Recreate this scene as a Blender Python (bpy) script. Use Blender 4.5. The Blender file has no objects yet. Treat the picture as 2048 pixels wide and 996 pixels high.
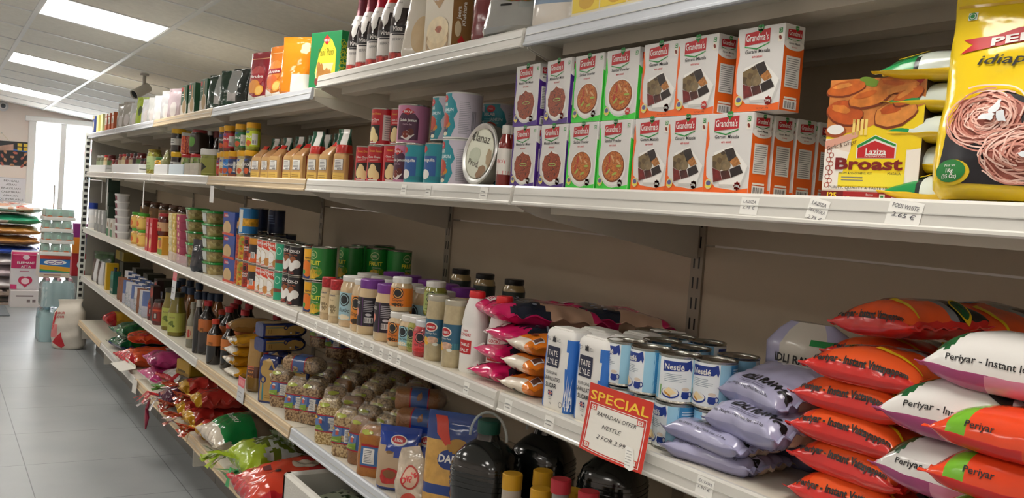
import bpy, math, random
from mathutils import Vector, Matrix, noise, geometry
D = bpy.data
SC = bpy.context.scene
COL = SC.collection
R = math.radians

# ---------------------------------------------------------------- camera
CAM = Vector((-1.0465, 0.0, 1.36))
YAW, PITCH, ROLL, F, CX, CY = .5563, -.042, .074, 1879.1, 1024.0, 498.0
_f = Vector((math.sin(YAW) * math.cos(PITCH), math.cos(YAW) * math.cos(PITCH), math.sin(PITCH)))
_r = Vector((math.cos(YAW), -math.sin(YAW), 0))
_u = _r.cross(_f)
RT = math.cos(ROLL) * _r + math.sin(ROLL) * _u
UP = -math.sin(ROLL) * _r + math.cos(ROLL) * _u
FW = _f
cd = D.cameras.new('camera'); co = D.objects.new('camera', cd); COL.objects.link(co)
cd.sensor_fit = 'HORIZONTAL'; cd.sensor_width = 36.0; cd.lens = 36.0 * F / 2048; cd.clip_start = .02; cd.clip_end = 200
m3 = Matrix((RT, UP, -FW)).transposed()
co.matrix_world = Matrix.Translation(CAM) @ m3.to_4x4()
SC.camera = co

# ---------------------------------------------------------------- view, world
SC.view_settings.view_transform = 'Standard'; SC.view_settings.look = 'None'
SC.view_settings.gamma = 1; SC.view_settings.use_curve_mapping = False
SC.view_settings.exposure = 0.0
SKY_STRENGTH, SUN_STRENGTH, PANEL = 24.0, 12.0, 13.0
w = D.worlds.new('sky'); SC.world = w; w.use_nodes = True
bg = w.node_tree.nodes['Background']; bg.inputs[0].default_value = (.86, .93, 1, 1); bg.inputs[1].default_value = SKY_STRENGTH
sl = D.lights.new('sun', 'SUN'); sl.energy = SUN_STRENGTH; sl.angle = R(3); sl.color = (1, .95, .88)
so = D.objects.new('sun', sl); COL.objects.link(so); so.rotation_euler = (R(50), 0, R(-20))
SC.cycles.max_bounces = 6; SC.cycles.diffuse_bounces = 4; SC.cycles.glossy_bounces = 3
SC.cycles.transmission_bounces = 4; SC.cycles.transparent_max_bounces = 10
SC.cycles.caustics_reflective = False; SC.cycles.caustics_refractive = False
SC.cycles.sample_clamp_indirect = 8

# ---------------------------------------------------------------- levels (shelf tops) and helpers
HC = 1.36
S = dict(A=HC + .3146 + .036, N=HC + .3466 + .036, B=HC + .0118 + .036, C=HC - .431 + .036, D=HC - .8174 + .036, E=HC - 1.156 + .036)
XF = dict(A=.014, N=.014, B=.014, C=.014, D=.014, E=-.006)   # front edge of each shelf top
XB = .5513
J = [1.705 + 1.3 * k for k in range(-1, 6)]                   # bay joints, J[0]=.405 ... J[6]=8.205

def yat(px, x, z):
    """distance along the aisle of the point at depth x and height z that the photograph shows in column px"""
    r = RT * F - FW * (px - CX)
    return CAM.y - ((x - CAM.x) * r.x + (z - CAM.z) * r.z) / r.y

def dep(x, y, z): return (Vector((x, y, z)) - CAM).dot(FW)

def zat(py, x, y):
    r = UP * F - FW * (CY - py)
    return CAM.z - ((x - CAM.x) * r.x + (y - CAM.y) * r.y) / r.z

# ---------------------------------------------------------------- materials
def lin(h):
    if isinstance(h, (tuple, list)): return tuple(h) + (1,) if len(h) == 3 else tuple(h)
    h = h.lstrip('#'); v = [int(h[i:i + 2], 16) / 255 for i in (0, 2, 4)]
    return tuple((c / 12.92 if c <= .04045 else ((c + .055) / 1.055) ** 2.4) for c in v) + (1,)

_M = {}
def M(hexc, rough=.45, metal=0., bump=0., bs=40., var=0., vs=8., coat=0., spec=.5, name=None):
    key = (hexc, rough, metal, bump, bs, var, vs, coat, spec)
    if key in _M: return _M[key]
    m = D.materials.new(name or 'm_' + str(hexc).lstrip('#')); m.use_nodes = True
    nt = m.node_tree; b = nt.nodes['Principled BSDF']; c = lin(hexc)
    b.inputs['Base Color'].default_value = c; b.inputs['Roughness'].default_value = rough
    b.inputs['Metallic'].default_value = metal; b.inputs['Coat Weight'].default_value = coat
    b.inputs['Coat Roughness'].default_value = .08; b.inputs['Specular IOR Level'].default_value = spec
    if bump or var:
        tc = nt.nodes.new('ShaderNodeTexCoord'); n = nt.nodes.new('ShaderNodeTexNoise')
        nt.links.new(tc.outputs['Object'], n.inputs['Vector'])
    if bump:
        n.inputs['Scale'].default_value = bs; n.inputs['Detail'].default_value = 2
        bp = nt.nodes.new('ShaderNodeBump'); bp.inputs['Strength'].default_value = bump; bp.inputs['Distance'].default_value = .004
        nt.links.new(n.outputs['Fac'], bp.inputs['Height']); nt.links.new(bp.outputs['Normal'], b.inputs['Normal'])
        if coat: nt.links.new(bp.outputs['Normal'], b.inputs['Coat Normal'])
    if var:
        n2 = nt.nodes.new('ShaderNodeTexNoise'); n2.inputs['Scale'].default_value = vs; n2.inputs['Detail'].default_value = 4
        nt.links.new(tc.outputs['Object'], n2.inputs['Vector'])
        cr = nt.nodes.new('ShaderNodeValToRGB')
        cr.color_ramp.elements[0].position = .3; cr.color_ramp.elements[1].position = .7
        cr.color_ramp.elements[0].color = tuple(x * (1 - var) for x in c[:3]) + (1,)
        cr.color_ramp.elements[1].color = tuple(min(1, x * (1 + var)) for x in c[:3]) + (1,)
        nt.links.new(n2.outputs['Fac'], cr.inputs['Fac']); nt.links.new(cr.outputs['Color'], b.inputs['Base Color'])
    _M[key] = m
    return m

def PIC(cols, scale=60, kind='noise', rough=.4, bump=0., det=3, dist=0., coat=0.):
    """printed or seen food: a colour ramp over noise, cells or strands"""
    key = ('pic', tuple(cols), scale, kind, rough, bump, dist, coat)
    if key in _M: return _M[key]
    m = D.materials.new('food'); m.use_nodes = True; nt = m.node_tree; b = nt.nodes['Principled BSDF']
    b.inputs['Roughness'].default_value = rough; b.inputs['Coat Weight'].default_value = coat; b.inputs['Coat Roughness'].default_value = .1
    tc = nt.nodes.new('ShaderNodeTexCoord')
    if kind == 'cell':
        n = nt.nodes.new('ShaderNodeTexVoronoi'); out = 'Color'; hgt = 'Distance'
    elif kind == 'bean':
        n = nt.nodes.new('ShaderNodeTexVoronoi'); out = 'Distance'; hgt = 'Distance'
    elif kind == 'wave':
        n = nt.nodes.new('ShaderNodeTexWave'); n.inputs['Distortion'].default_value = dist or 12; n.inputs['Detail'].default_value = 3
        n.inputs['Detail Scale'].default_value = 1.5; out = 'Fac'; hgt = 'Fac'
    else:
        n = nt.nodes.new('ShaderNodeTexNoise'); n.inputs['Detail'].default_value = det; n.inputs['Distortion'].default_value = dist; out = 'Fac'; hgt = 'Fac'
    n.inputs['Scale'].default_value = scale
    nt.links.new(tc.outputs['Object'], n.inputs['Vector'])
    cr = nt.nodes.new('ShaderNodeValToRGB'); e = cr.color_ramp.elements
    lo, hi = (.3, .7) if kind == 'noise' else (0., 1.) if kind in ('wave', 'cell') else (0., .75)
    while len(e) < len(cols): e.new(.5)
    for i, c in enumerate(cols):
        e[i].position = lo + (hi - lo) * i / (len(cols) - 1); e[i].color = lin(c)
    if kind == 'cell':
        sx = nt.nodes.new('ShaderNodeSeparateColor'); nt.links.new(n.outputs['Color'], sx.inputs[0]); nt.links.new(sx.outputs[0], cr.inputs['Fac'])
    else: nt.links.new(n.outputs[out], cr.inputs['Fac'])
    nt.links.new(cr.outputs['Color'], b.inputs['Base Color'])
    if bump:
        bp = nt.nodes.new('ShaderNodeBump'); bp.inputs['Strength'].default_value = bump; bp.inputs['Distance'].default_value = .003
        bp.invert = kind == 'bean'
        nt.links.new(n.outputs[hgt], bp.inputs['Height']); nt.links.new(bp.outputs['Normal'], b.inputs['Normal'])
    _M[key] = m
    return m

def CLEAR(tint='ffffff', a=.25, rough=.12, bump=.3, bs=30):
    """clear or milky film, thin glass"""
    key = ('clear', tint, a, rough, bump, bs)
    if key in _M: return _M[key]
    m = D.materials.new('clear'); m.use_nodes = True; nt = m.node_tree
    b = nt.nodes['Principled BSDF']; b.inputs['Base Color'].default_value = lin(tint); b.inputs['Roughness'].default_value = rough
    b.inputs['Alpha'].default_value = a; b.inputs['Specular IOR Level'].default_value = .9
    b.inputs['Coat Weight'].default_value = 1; b.inputs['Coat Roughness'].default_value = .06
    if bump:
        tc = nt.nodes.new('ShaderNodeTexCoord'); n = nt.nodes.new('ShaderNodeTexNoise'); n.inputs['Scale'].default_value = bs
        nt.links.new(tc.outputs['Object'], n.inputs['Vector'])
        bp = nt.nodes.new('ShaderNodeBump'); bp.inputs['Strength'].default_value = bump; bp.inputs['Distance'].default_value = .005
        nt.links.new(n.outputs['Fac'], bp.inputs['Height']); nt.links.new(bp.outputs['Normal'], b.inputs['Normal'])
    _M[key] = m
    return m

def EMIT(hexc, st):
    key = ('emit', hexc, st)
    if key in _M: return _M[key]
    m = D.materials.new('lit'); m.use_nodes = True; nt = m.node_tree; b = nt.nodes['Principled BSDF']
    b.inputs['Base Color'].default_value = (.8, .8, .8, 1)
    b.inputs['Emission Color'].default_value = lin(hexc); b.inputs['Emission Strength'].default_value = st
    _M[key] = m
    return m

def film(h, rough=.22, bump=.35, bs=28): return M(h, rough, bump=bump, bs=bs, coat=.35)
def print_(h): return M(h, .4)
WHITE = M('e9e7e2', .4); BLACK = M('161617', .4); INK = M('2a2a2e', .5); GREYINK = M('77777a', .5)
TIN = M('b9b7ae', .25, 1.); STEEL = M('c9c9c6', .3, 1.)
RED = M('c02026', .4); PAPER = M('efeee8', .6)

# ---------------------------------------------------------------- mesh builder
class G:
    def __init__(s): s.v = []; s.f = []; s.mi = []; s.sm = []; s.mats = []; s.ix = {}
    def m(s, mat):
        k = mat.name
        if k not in s.ix: s.ix[k] = len(s.mats); s.mats.append(mat)
        return s.ix[k]
    def add(s, vs, fs, mat, smooth=False):
        o = len(s.v); s.v += [tuple(p) for p in vs]
        mi = None if callable(mat) else s.m(mat)
        for i, f in enumerate(fs):
            s.f.append(tuple(o + k for k in f)); s.mi.append(s.m(mat(i)) if mi is None else mi); s.sm.append(smooth)
        return s
    def box(s, x0, x1, y0, y1, z0, z1, mat, b=0.):
        if b <= 0:
            vs = [(x, y, z) for x in (x0, x1) for y in (y0, y1) for z in (z0, z1)]
            return s.add(vs, [(0, 1, 3, 2), (4, 6, 7, 5), (0, 4, 5, 1), (2, 3, 7, 6), (0, 2, 6, 4), (1, 5, 7, 3)], mat)
        vs, idx = [], {}
        for i, x in enumerate((x0, x1)):
            for j, y in enumerate((y0, y1)):
                for k, z in enumerate((z0, z1)):
                    sx, sy, sz = (b, -b)[i], (b, -b)[j], (b, -b)[k]
                    for a, p in enumerate(((x, y + sy, z + sz), (x + sx, y, z + sz), (x + sx, y + sy, z))):
                        idx[i, j, k, a] = len(vs); vs.append(p)
        q = lambda *t: tuple(idx[k] for k in t)
        fs = []
        for e in (0, 1):
            fs.append(q((e, 0, 0, 0), (e, 0, 1, 0), (e, 1, 1, 0), (e, 1, 0, 0)))
            fs.append(q((0, e, 0, 1), (1, e, 0, 1), (1, e, 1, 1), (0, e, 1, 1)))
            fs.append(q((0, 0, e, 2), (0, 1, e, 2), (1, 1, e, 2), (1, 0, e, 2)))
            for g in (0, 1):
                fs.append(q((e, g, 0, 0), (e, g, 1, 0), (e, g, 1, 1), (e, g, 0, 1)))
                fs.append(q((e, 0, g, 0), (e, 1, g, 0), (e, 1, g, 2), (e, 0, g, 2)))
                fs.append(q((0, e, g, 1), (1, e, g, 1), (1, e, g, 2), (0, e, g, 2)))
                for k in (0, 1): fs.append(q((e, g, k, 0), (e, g, k, 1), (e, g, k, 2)))
        return s.add(vs, fs, mat)
    def prism(s, pts, y0, y1, mat, smooth=False):
        """outline in x,z pushed along y"""
        n = len(pts)
        vs = [(x, y0, z) for x, z in pts] + [(x, y1, z) for x, z in pts]
        fs = [(i, (i + 1) % n, n + (i + 1) % n, n + i) for i in range(n)]
        s.add(vs, fs, mat, smooth)
        for o, y in ((0, y0), (n, y1)):
            tri = geometry.tessellate_polygon([[Vector((x, z, 0)) for x, z in pts]])
            s.add([(x, y, z) for x, z in pts], tri, mat)
        return s
    def tube(s, path, r, mat, n=8, cap=True):
        path = [Vector(p) for p in path]; vs = []; fs = []
        for i, p in enumerate(path):
            t = (path[min(i + 1, len(path) - 1)] - path[max(i - 1, 0)]).normalized()
            a = t.cross(Vector((0, 0, 1)));
            if a.length < 1e-3: a = t.cross(Vector((1, 0, 0)))
            a.normalize(); bb = t.cross(a)
            rr = r[i] if isinstance(r, (list, tuple)) else r
            for k in range(n):
                th = 2 * math.pi * k / n; vs.append(p + a * (rr * math.cos(th)) + bb * (rr * math.sin(th)))
        for i in range(len(path) - 1):
            for k in range(n): fs.append((i * n + k, i * n + (k + 1) % n, (i + 1) * n + (k + 1) % n, (i + 1) * n + k))
        if cap: fs += [tuple(range(n - 1, -1, -1)), tuple((len(path) - 1) * n + k for k in range(n))]
        return s.add(vs, fs, mat, True)
    def lathe(s, prof, mat, n=20, c=(0, 0, 0), ang=0.):
        vs = []; fs = []
        for r, z in prof:
            for k in range(n):
                th = 2 * math.pi * k / n + ang; vs.append((c[0] + r * math.cos(th), c[1] + r * math.sin(th), c[2] + z))
        for i in range(len(prof) - 1):
            for k in range(n): fs.append((i * n + k, i * n + (k + 1) % n, (i + 1) * n + (k + 1) % n, (i + 1) * n + k))
        fs.append(tuple(range(n - 1, -1, -1))); fs.append(tuple((len(prof) - 1) * n + k for k in range(n)))
        if callable(mat): return s.add(vs, fs, lambda i: mat(min(i // n, len(prof) - 2)), True)
        return s.add(vs, fs, mat, True)
    def mesh(s, name, sharp=38):
        me = D.meshes.new(name); me.from_pydata(s.v, [], s.f)
        for m in s.mats: me.materials.append(m)
        me.polygons.foreach_set('material_index', s.mi); me.polygons.foreach_set('use_smooth', s.sm)
        me.update()
        if any(s.sm): me.set_sharp_from_angle(angle=R(sharp))
        return me

# ---------------------------------------------------------------- objects
def link(o, parent=None):
    COL.objects.link(o)
    if parent is not None: o.parent = parent
    return o

def tag(o, label=None, cat=None, group=None, kind=None):
    if label: o['label'] = label
    if cat: o['category'] = cat
    if group: o['group'] = group
    if kind: o['kind'] = kind
    return o

def obj(name, me, parent=None, loc=(0, 0, 0), rot=(0, 0, 0)):
    if isinstance(me, G): me = me.mesh(name)
    o = D.objects.new(name, me); o.location = loc; o.rotation_euler = rot
    return link(o, parent)

class P:
    """a kind of thing: root mesh plus parts and sub-parts that share it"""
    def __init__(s, name, cat, root, parts=(), **dims):
        s.name = name; s.cat = cat; s.root = root.mesh(name) if isinstance(root, G) else root
        s.parts = [(p[0], p[1].mesh(p[0]) if isinstance(p[1], G) else p[1], p[2] if len(p) > 2 else ()) for p in parts]
        s.parts = [(a, b, [(q[0], q[1].mesh(q[0]) if isinstance(q[1], G) else q[1]) for q in c]) for a, b, c in s.parts]
        s.__dict__.update(dims)
    def put(s, label, loc, rz=0., group=None, tilt=(0, 0), sc=1., lean=None):
        o = D.objects.new(s.name, s.root); o.location = loc
        o.rotation_euler = (tilt[0], tilt[1], rz)
        if sc != 1.: o.scale = sc if isinstance(sc, (tuple, list)) else (sc, sc, sc)
        link(o); tag(o, label, s.cat, group)
        for n, me, subs in s.parts:
            c = link(D.objects.new(n, me), o)
            for n2, me2 in subs: link(D.objects.new(n2, me2), c)
        return o

# ---------------------------------------------------------------- flat print laid on surfaces
_T = {}
def text2d(t, bold=0., shear=0., space=1.):
    key = (t, bold, shear, space)
    if key not in _T:
        cu = D.curves.new('t', 'FONT'); cu.body = t; cu.size = 1.; cu.resolution_u = 2; cu.offset = bold; cu.shear = shear; cu.space_character = space
        o = D.objects.new('t', cu); me = o.to_mesh()
        me.calc_loop_triangles()
        vs = [(v.co.x, v.co.y) for v in me.vertices]; ts = [tuple(l.vertices) for l in me.loop_triangles]
        o.to_mesh_clear(); D.objects.remove(o); D.curves.remove(cu)
        if vs:
            x0 = min(v[0] for v in vs); x1 = max(v[0] for v in vs)
        else: x0 = x1 = 0
        _T[key] = (vs, ts, x0, x1)
    return _T[key]

class Ink:
    """prints shapes given in label coordinates (u right, v up, metres) through a surface map fn(u, v, off)"""
    def __init__(s, g, fn, mx=None, e=.00025): s.g = g; s.fn = fn; s.mx = mx; s.e = e
    def tris(s, vs, ts, mat, ly):
        vs = list(vs); ts = list(ts)
        if s.mx:
            out = []; st = list(ts); mid = {}
            while st:
                a, b, c = st.pop()
                ls = [((vs[i][0] - vs[j][0]) ** 2 + (vs[i][1] - vs[j][1]) ** 2, i, j, k) for i, j, k in ((a, b, c), (b, c, a), (c, a, b))]
                l, i, j, k = max(ls)
                if l > s.mx * s.mx and len(out) < 6000:
                    e = (min(i, j), max(i, j))
                    if e not in mid:
                        mid[e] = len(vs); vs.append(((vs[i][0] + vs[j][0]) / 2, (vs[i][1] + vs[j][1]) / 2))
                    q = mid[e]; st += [(i, q, k), (q, j, k)]
                else: out.append((a, b, c))
            ts = out
        s.g.add([s.fn(u, v, s.e * ly) for u, v in vs], ts, mat, bool(s.mx))
    def poly(s, pts, mat, ly=1):
        s.tris(pts, geometry.tessellate_polygon([[Vector((u, v, 0)) for u, v in pts]]), mat, ly)
    def rect(s, u0, u1, v0, v1, mat, ly=1): s.tris([(u0, v0), (u1, v0), (u1, v1), (u0, v1)], [(0, 1, 2), (0, 2, 3)], mat, ly)
    def ell(s, u, v, ru, rv, mat, ly=1, n=20, rot=0., wob=0., seed=0):
        rr = random.Random(seed); c, sn = math.cos(rot), math.sin(rot); pts = [(u, v)]
        for i in range(n):
            t = 2 * math.pi * i / n; k = 1 + wob * rr.uniform(-1, 1)
            a, b = ru * k * math.cos(t), rv * k * math.sin(t); pts.append((u + a * c - b * sn, v + a * sn + b * c))
        s.tris(pts, [(0, i + 1, (i + 1) % n + 1) for i in range(n)], mat, ly)
    def ring(s, u, v, ru, rv, th, mat, ly=1, n=24):
        pts = []
        for i in range(n):
            t = 2 * math.pi * i / n; pts += [(u + ru * math.cos(t), v + rv * math.sin(t)), (u + (ru - th) * math.cos(t), v + (rv - th) * math.sin(t))]
        ts = []
        for i in range(n):
            a, b, c, d = 2 * i, 2 * i + 1, 2 * ((i + 1) % n), 2 * ((i + 1) % n) + 1; ts += [(a, c, b), (b, c, d)]
        s.tris(pts, ts, mat, ly)
    def text(s, t, u, v, size, mat, ly=2, bold=0., align='c', shear=0., rot=0., w=None, space=1., arc=0.):
        vs, ts, x0, x1 = text2d(t, bold, shear, space); k = size; kx = size
        if w and x1 > x0: kx = w / (x1 - x0)
        ox = {'c': (x0 + x1) / 2, 'l': x0, 'r': x1}[align]; c, sn = math.cos(rot), math.sin(rot); out = []
        for x, y in vs:
            a, b = (x - ox) * kx, y * k
            if arc: b += arc * (1 - (2 * a / ((x1 - x0) * kx)) ** 2)
            out.append((u + a * c - b * sn, v + a * sn + b * c))
        s.tris(out, ts, mat, ly)
    def path(s, pts, w, mat, ly=2):
        vs = []
        for i, (u, v) in enumerate(pts):
            a, b = pts[max(0, i - 1)], pts[min(len(pts) - 1, i + 1)]; dx, dy = b[0] - a[0], b[1] - a[1]; l = math.hypot(dx, dy) or 1
            vs += [(u - dy / l * w / 2, v + dx / l * w / 2), (u + dy / l * w / 2, v - dx / l * w / 2)]
        ts = []
        for i in range(len(pts) - 1): ts += [(2 * i, 2 * i + 1, 2 * i + 2), (2 * i + 1, 2 * i + 3, 2 * i + 2)]
        s.tris(vs, ts, mat, ly)
    def lines(s, u0, u1, v0, v1, n, mat, ly=2, fill=.45, seed=0):
        rr = random.Random(seed); h = (v1 - v0) / n
        for i in range(n):
            e = u1 - (u1 - u0) * rr.uniform(0, .25); y = v1 - (i + .75) * h
            s.rect(u0, e, y, y + h * fill, mat, ly)
    def bars(s, u0, u1, v0, v1, mat, ly=2, n=16, seed=1):
        rr = random.Random(seed); h = (u1 - u0) / n
        for i in range(n):
            if rr.random() < .8: s.rect(u0 + i * h, u0 + i * h + h * rr.uniform(.3, .8), v0, v1, mat, ly)

# bodies whose every level is one rounded section: cans, jars, bottles, bags, pouches
class Tube:
    def __init__(s, a, b, n=2., prof=((0, 1, 1), (1, 1, 1)), N=24, wob=0., wf=30., seed=0, shift=None):
        s.a, s.b, s.N, s.prof, s.wob, s.wf, s.shift = a, b, N, list(prof), wob, wf, shift
        s.sd = Vector((seed * 7.3, seed * 3.1, 0)); Mn = 480; s.n = n
        pts = [s.sec(2 * math.pi * i / Mn) for i in range(Mn + 1)]
        cum = [0.]
        for i in range(Mn): cum.append(cum[-1] + math.dist(pts[i], pts[i + 1]))
        s.cum = cum; s.per = cum[-1]
        s.ths = [s.inv(s.per * k / N) for k in range(N)]
    def sec(s, t):
        c, sn = math.cos(t), math.sin(t)
        r = (abs(c / s.b) ** s.n + abs(sn / s.a) ** s.n) ** (-1 / s.n)
        return (-r * c, -r * sn)
    def inv(s, d):
        d %= s.per; lo, hi = 0, len(s.cum) - 1
        while hi - lo > 1:
            m = (lo + hi) // 2
            if s.cum[m] <= d: lo = m
            else: hi = m
        fr = (d - s.cum[lo]) / max(1e-9, s.cum[hi] - s.cum[lo])
        return 2 * math.pi * (lo + fr) / (len(s.cum) - 1)
    def k(s, z):
        p = s.prof
        if z <= p[0][0]: return p[0][1:3]
        for i in range(len(p) - 1):
            if z <= p[i + 1][0]:
                f = (z - p[i][0]) / max(1e-9, p[i + 1][0] - p[i][0])
                return p[i][1] + f * (p[i + 1][1] - p[i][1]), p[i][2] + f * (p[i + 1][2] - p[i][2])
        return p[-1][1:3]
    def at(s, t, z, off=0., ks=None):
        x, y = s.sec(t); ka, kb = ks or s.k(z)
        nx, ny = math.copysign(abs(x / s.b) ** (s.n - 1), x) / s.b, math.copysign(abs(y / s.a) ** (s.n - 1), y) / s.a; l = math.hypot(nx, ny) or 1
        X, Y = x * kb, y * ka
        if s.wob:
            d = s.wob * noise.noise(Vector((X * s.wf, Y * s.wf, z * s.wf)) + s.sd); off += d
        X += off * nx / l; Y += off * ny / l
        if s.shift:
            dx, dy = s.shift(z); X += dx; Y += dy
        return (X, Y, z)
    def fn(s, u, v, off): return s.at(s.inv(u), v, off)
    def body(s, g, mat, z0=None, z1=None, off=0., cap=True, sub=0):
        zs = [p for p in s.prof if (z0 is None or p[0] >= z0 - 1e-6) and (z1 is None or p[0] <= z1 + 1e-6)]
        if sub:
            out = [zs[0]]
            for p, q in zip(zs, zs[1:]):
                n = max(1, int((q[0] - p[0]) / sub))
                for i in range(1, n + 1): out.append(tuple(p[j] + (q[j] - p[j]) * i / n for j in range(3)))
            zs = out
        if z0 is not None and (not zs or zs[0][0] > z0 + 1e-6): zs.insert(0, (z0,) + tuple(s.k(z0)))
        if z1 is not None and zs[-1][0] < z1 - 1e-6: zs.append((z1,) + tuple(s.k(z1)))
        N = s.N; vs = [s.at(t, z, off, (ka, kb)) for z, ka, kb in zs for t in s.ths]
        fs = [(i * N + k, i * N + (k + 1) % N, (i + 1) * N + (k + 1) % N, (i + 1) * N + k) for i in range(len(zs) - 1) for k in range(N)]
        if callable(mat):
            nf = len(fs); mm = lambda i: mat((zs[min(i // N, len(zs) - 2)][0] + zs[min(i // N, len(zs) - 2) + 1][0]) / 2, (i % N) / N)
        else: mm = mat
        if cap: fs += [tuple(range(N - 1, -1, -1)), tuple((len(zs) - 1) * N + k for k in range(N))]
        g.add(vs, fs, mm, True); return g
    def ink(s, g, mx=.012, e=.0004): return Ink(g, s.fn, mx, e)

# lying cushions of film: packs, sacks
class Pil:
    def __init__(s, L, W, H, pu=3., qu=.6, pv=2.6, qv=.55, seal=.9, ear=.05, wr=.003, seed=0, flat=.75, bend=0., crease=.003):
        s.__dict__.update(L=L, W=W, H=H, pu=pu, qu=qu, pv=pv, qv=qv, seal=seal, ear=ear, wr=wr, flat=flat, bend=bend, crease=crease)
        s.sd = Vector((seed * 5.7, seed * 2.3, seed * 1.1))
        s.zb = flat * H / (1 + flat); s.ht = H / (1 + flat)
    def hk(s, u, v):
        a = max(0., 1 - (abs(u) / s.seal) ** s.pu) ** s.qu; b = max(0., 1 - abs(v) ** s.pv) ** s.qv
        return a * b
    def pt(s, u, v, side, off=0.):
        """u -1..1 along the length (to the right), v -1 front..1 back"""
        k = s.hk(u, v); x = v * s.W / 2 * (1 - s.ear * (1 - u * u)); y = -u * s.L / 2 * (1 - .02 * (1 - v * v))
        z = s.zb + (s.ht * k if side > 0 else -s.zb * min(1., k * 1.25))
        n = noise.noise(Vector((x * 14, y * 14, side * 3)) + s.sd) + .6 * noise.noise(Vector((x * 34, y * 34, side * 5)) + s.sd)
        cr = s.crease * math.sin(v * 17 + 3 * noise.noise(Vector((v * 3, u * 2, 0)) + s.sd)) * abs(u) ** 3
        z += (s.wr * n * (1 if side > 0 else .3) + cr) + s.bend * (u * u)
        e = (1 - k) * s.wr * 1.5
        x += e * noise.noise(Vector((y * 30, 7, 0)) + s.sd); y += e * noise.noise(Vector((x * 30, 3, 0)) + s.sd)
        return (x, y, max(0., z + off * (1 if side > 0 else -1)))
    def body(s, g, mat, nu=30, nv=18, fin=.0015):
        vs = []; fs = []; info = []
        ids = {}
        gu = [math.sin(math.pi / 2 * (-1 + 2 * i / nu)) * .35 + (-1 + 2 * i / nu) * .65 for i in range(nu + 1)]
        gv = [math.sin(math.pi / 2 * (-1 + 2 * j / nv)) * .6 + (-1 + 2 * j / nv) * .4 for j in range(nv + 1)]
        for side in (1, -1):
            for i, u in enumerate(gu):
                for j, v in enumerate(gv): ids[side, i, j] = len(vs); vs.append(s.pt(u, v, side, fin / 2))
        for side in (1, -1):
            for i in range(nu):
                for j in range(nv):
                    q = (ids[side, i, j], ids[side, i + 1, j], ids[side, i + 1, j + 1], ids[side, i, j + 1])
                    fs.append(q if side > 0 else q[::-1]); info.append(((gu[i] + gu[i + 1]) / 2, (gv[j] + gv[j + 1]) / 2, side))
        rim = [(i, 0) for i in range(nu)] + [(nu, j) for j in range(nv)] + [(i, nv) for i in range(nu, 0, -1)] + [(0, j) for j in range(nv, 0, -1)]
        for p, q in zip(rim, rim[1:] + rim[:1]):
            fs.append((ids[1, *p], ids[-1, *p], ids[-1, *q], ids[1, *q])); info.append((gu[p[0]], gv[p[1]], 0))
        g.add(vs, fs, (lambda i: mat(*info[i])) if callable(mat) else mat, True); return g
    def front(s, g, mx=.008, e=.0006):
        """v is the distance measured over the film from the front seam"""
        tb = [(-1., 0.)]; p = s.pt(0, -1, 1)
        for i in range(1, 81):
            v = -1 + 2 * (i / 80) ** 2; a, b = s.hk(0, v), s.hk(0, tb[-1][0])
            tb.append((v, tb[-1][1] + math.hypot((v - tb[-1][0]) * s.W / 2, (a - b) * s.ht)))
        def vv(d):
            for (a, x), (b, y) in zip(tb, tb[1:]):
                if d <= y: return a + (b - a) * (d - x) / max(1e-9, y - x)
            return 1.
        return Ink(g, lambda u, v, o: s.pt(2 * u / s.L, vv(v), 1, o + .0012), mx, e)
    def ink(s, g, mx=.012, side=1, e=.0006): return Ink(g, lambda u, v, o: s.pt(2 * u / s.L, 2 * v / s.W, side, o + .0012), mx, e)

# ================================================================ the room
XL, YB, YF, XR = -5.2, -2.6, 12.0, 1.95        # left wall, wall behind, far wall, wall behind the shelves
def ceil_z(x, y): return HC + .825 - .116 * x - .013 * (y - 5)

def tile_floor():
    m = D.materials.new('floor_tiles'); m.use_nodes = True; nt = m.node_tree; b = nt.nodes['Principled BSDF']; L = nt.links.new
    tc = nt.nodes.new('ShaderNodeTexCoord'); sp = nt.nodes.new('ShaderNodeSeparateXYZ'); L(tc.outputs['Object'], sp.inputs[0])
    outs = []
    for ax, o in (('X', .02), ('Y', .053)):
        a = nt.nodes.new('ShaderNodeMath'); a.operation = 'ADD'; a.inputs[1].default_value = 60.0 + o - (.0 if ax == 'X' else .1)
        L(sp.outputs[ax], a.inputs[0])
        p = nt.nodes.new('ShaderNodeMath'); p.operation = 'PINGPONG'; p.inputs[1].default_value = .3; L(a.outputs[0], p.inputs[0])
        c = nt.nodes.new('ShaderNodeMath'); c.operation = 'LESS_THAN'; c.inputs[1].default_value = .0022; L(p.outputs[0], c.inputs[0]); outs.append(c)
    mx = nt.nodes.new('ShaderNodeMath'); mx.operation = 'MAXIMUM'; L(outs[0].outputs[0], mx.inputs[0]); L(outs[1].outputs[0], mx.inputs[1])
    n = nt.nodes.new('ShaderNodeTexNoise'); n.inputs['Scale'].default_value = 2.5; n.inputs['Detail'].default_value = 5; L(tc.outputs['Object'], n.inputs['Vector'])
    cr = nt.nodes.new('ShaderNodeValToRGB'); cr.color_ramp.elements[0].color = lin('8a8f92'); cr.color_ramp.elements[1].color = lin('9ea2a3')
    cr.color_ramp.elements[0].position = .3; cr.color_ramp.elements[1].position = .75; L(n.outputs['Fac'], cr.inputs['Fac'])
    mix = nt.nodes.new('ShaderNodeMix'); mix.data_type = 'RGBA'; L(mx.outputs[0], mix.inputs['Factor']); L(cr.outputs['Color'], mix.inputs['A']); mix.inputs['B'].default_value = lin('5d6163')
    L(mix.outputs['Result'], b.inputs['Base Color'])
    r = nt.nodes.new('ShaderNodeMapRange'); r.inputs['To Min'].default_value = .28; r.inputs['To Max'].default_value = .42; L(n.outputs['Fac'], r.inputs['Value']); L(r.outputs[0], b.inputs['Roughness'])
    return m

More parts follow.
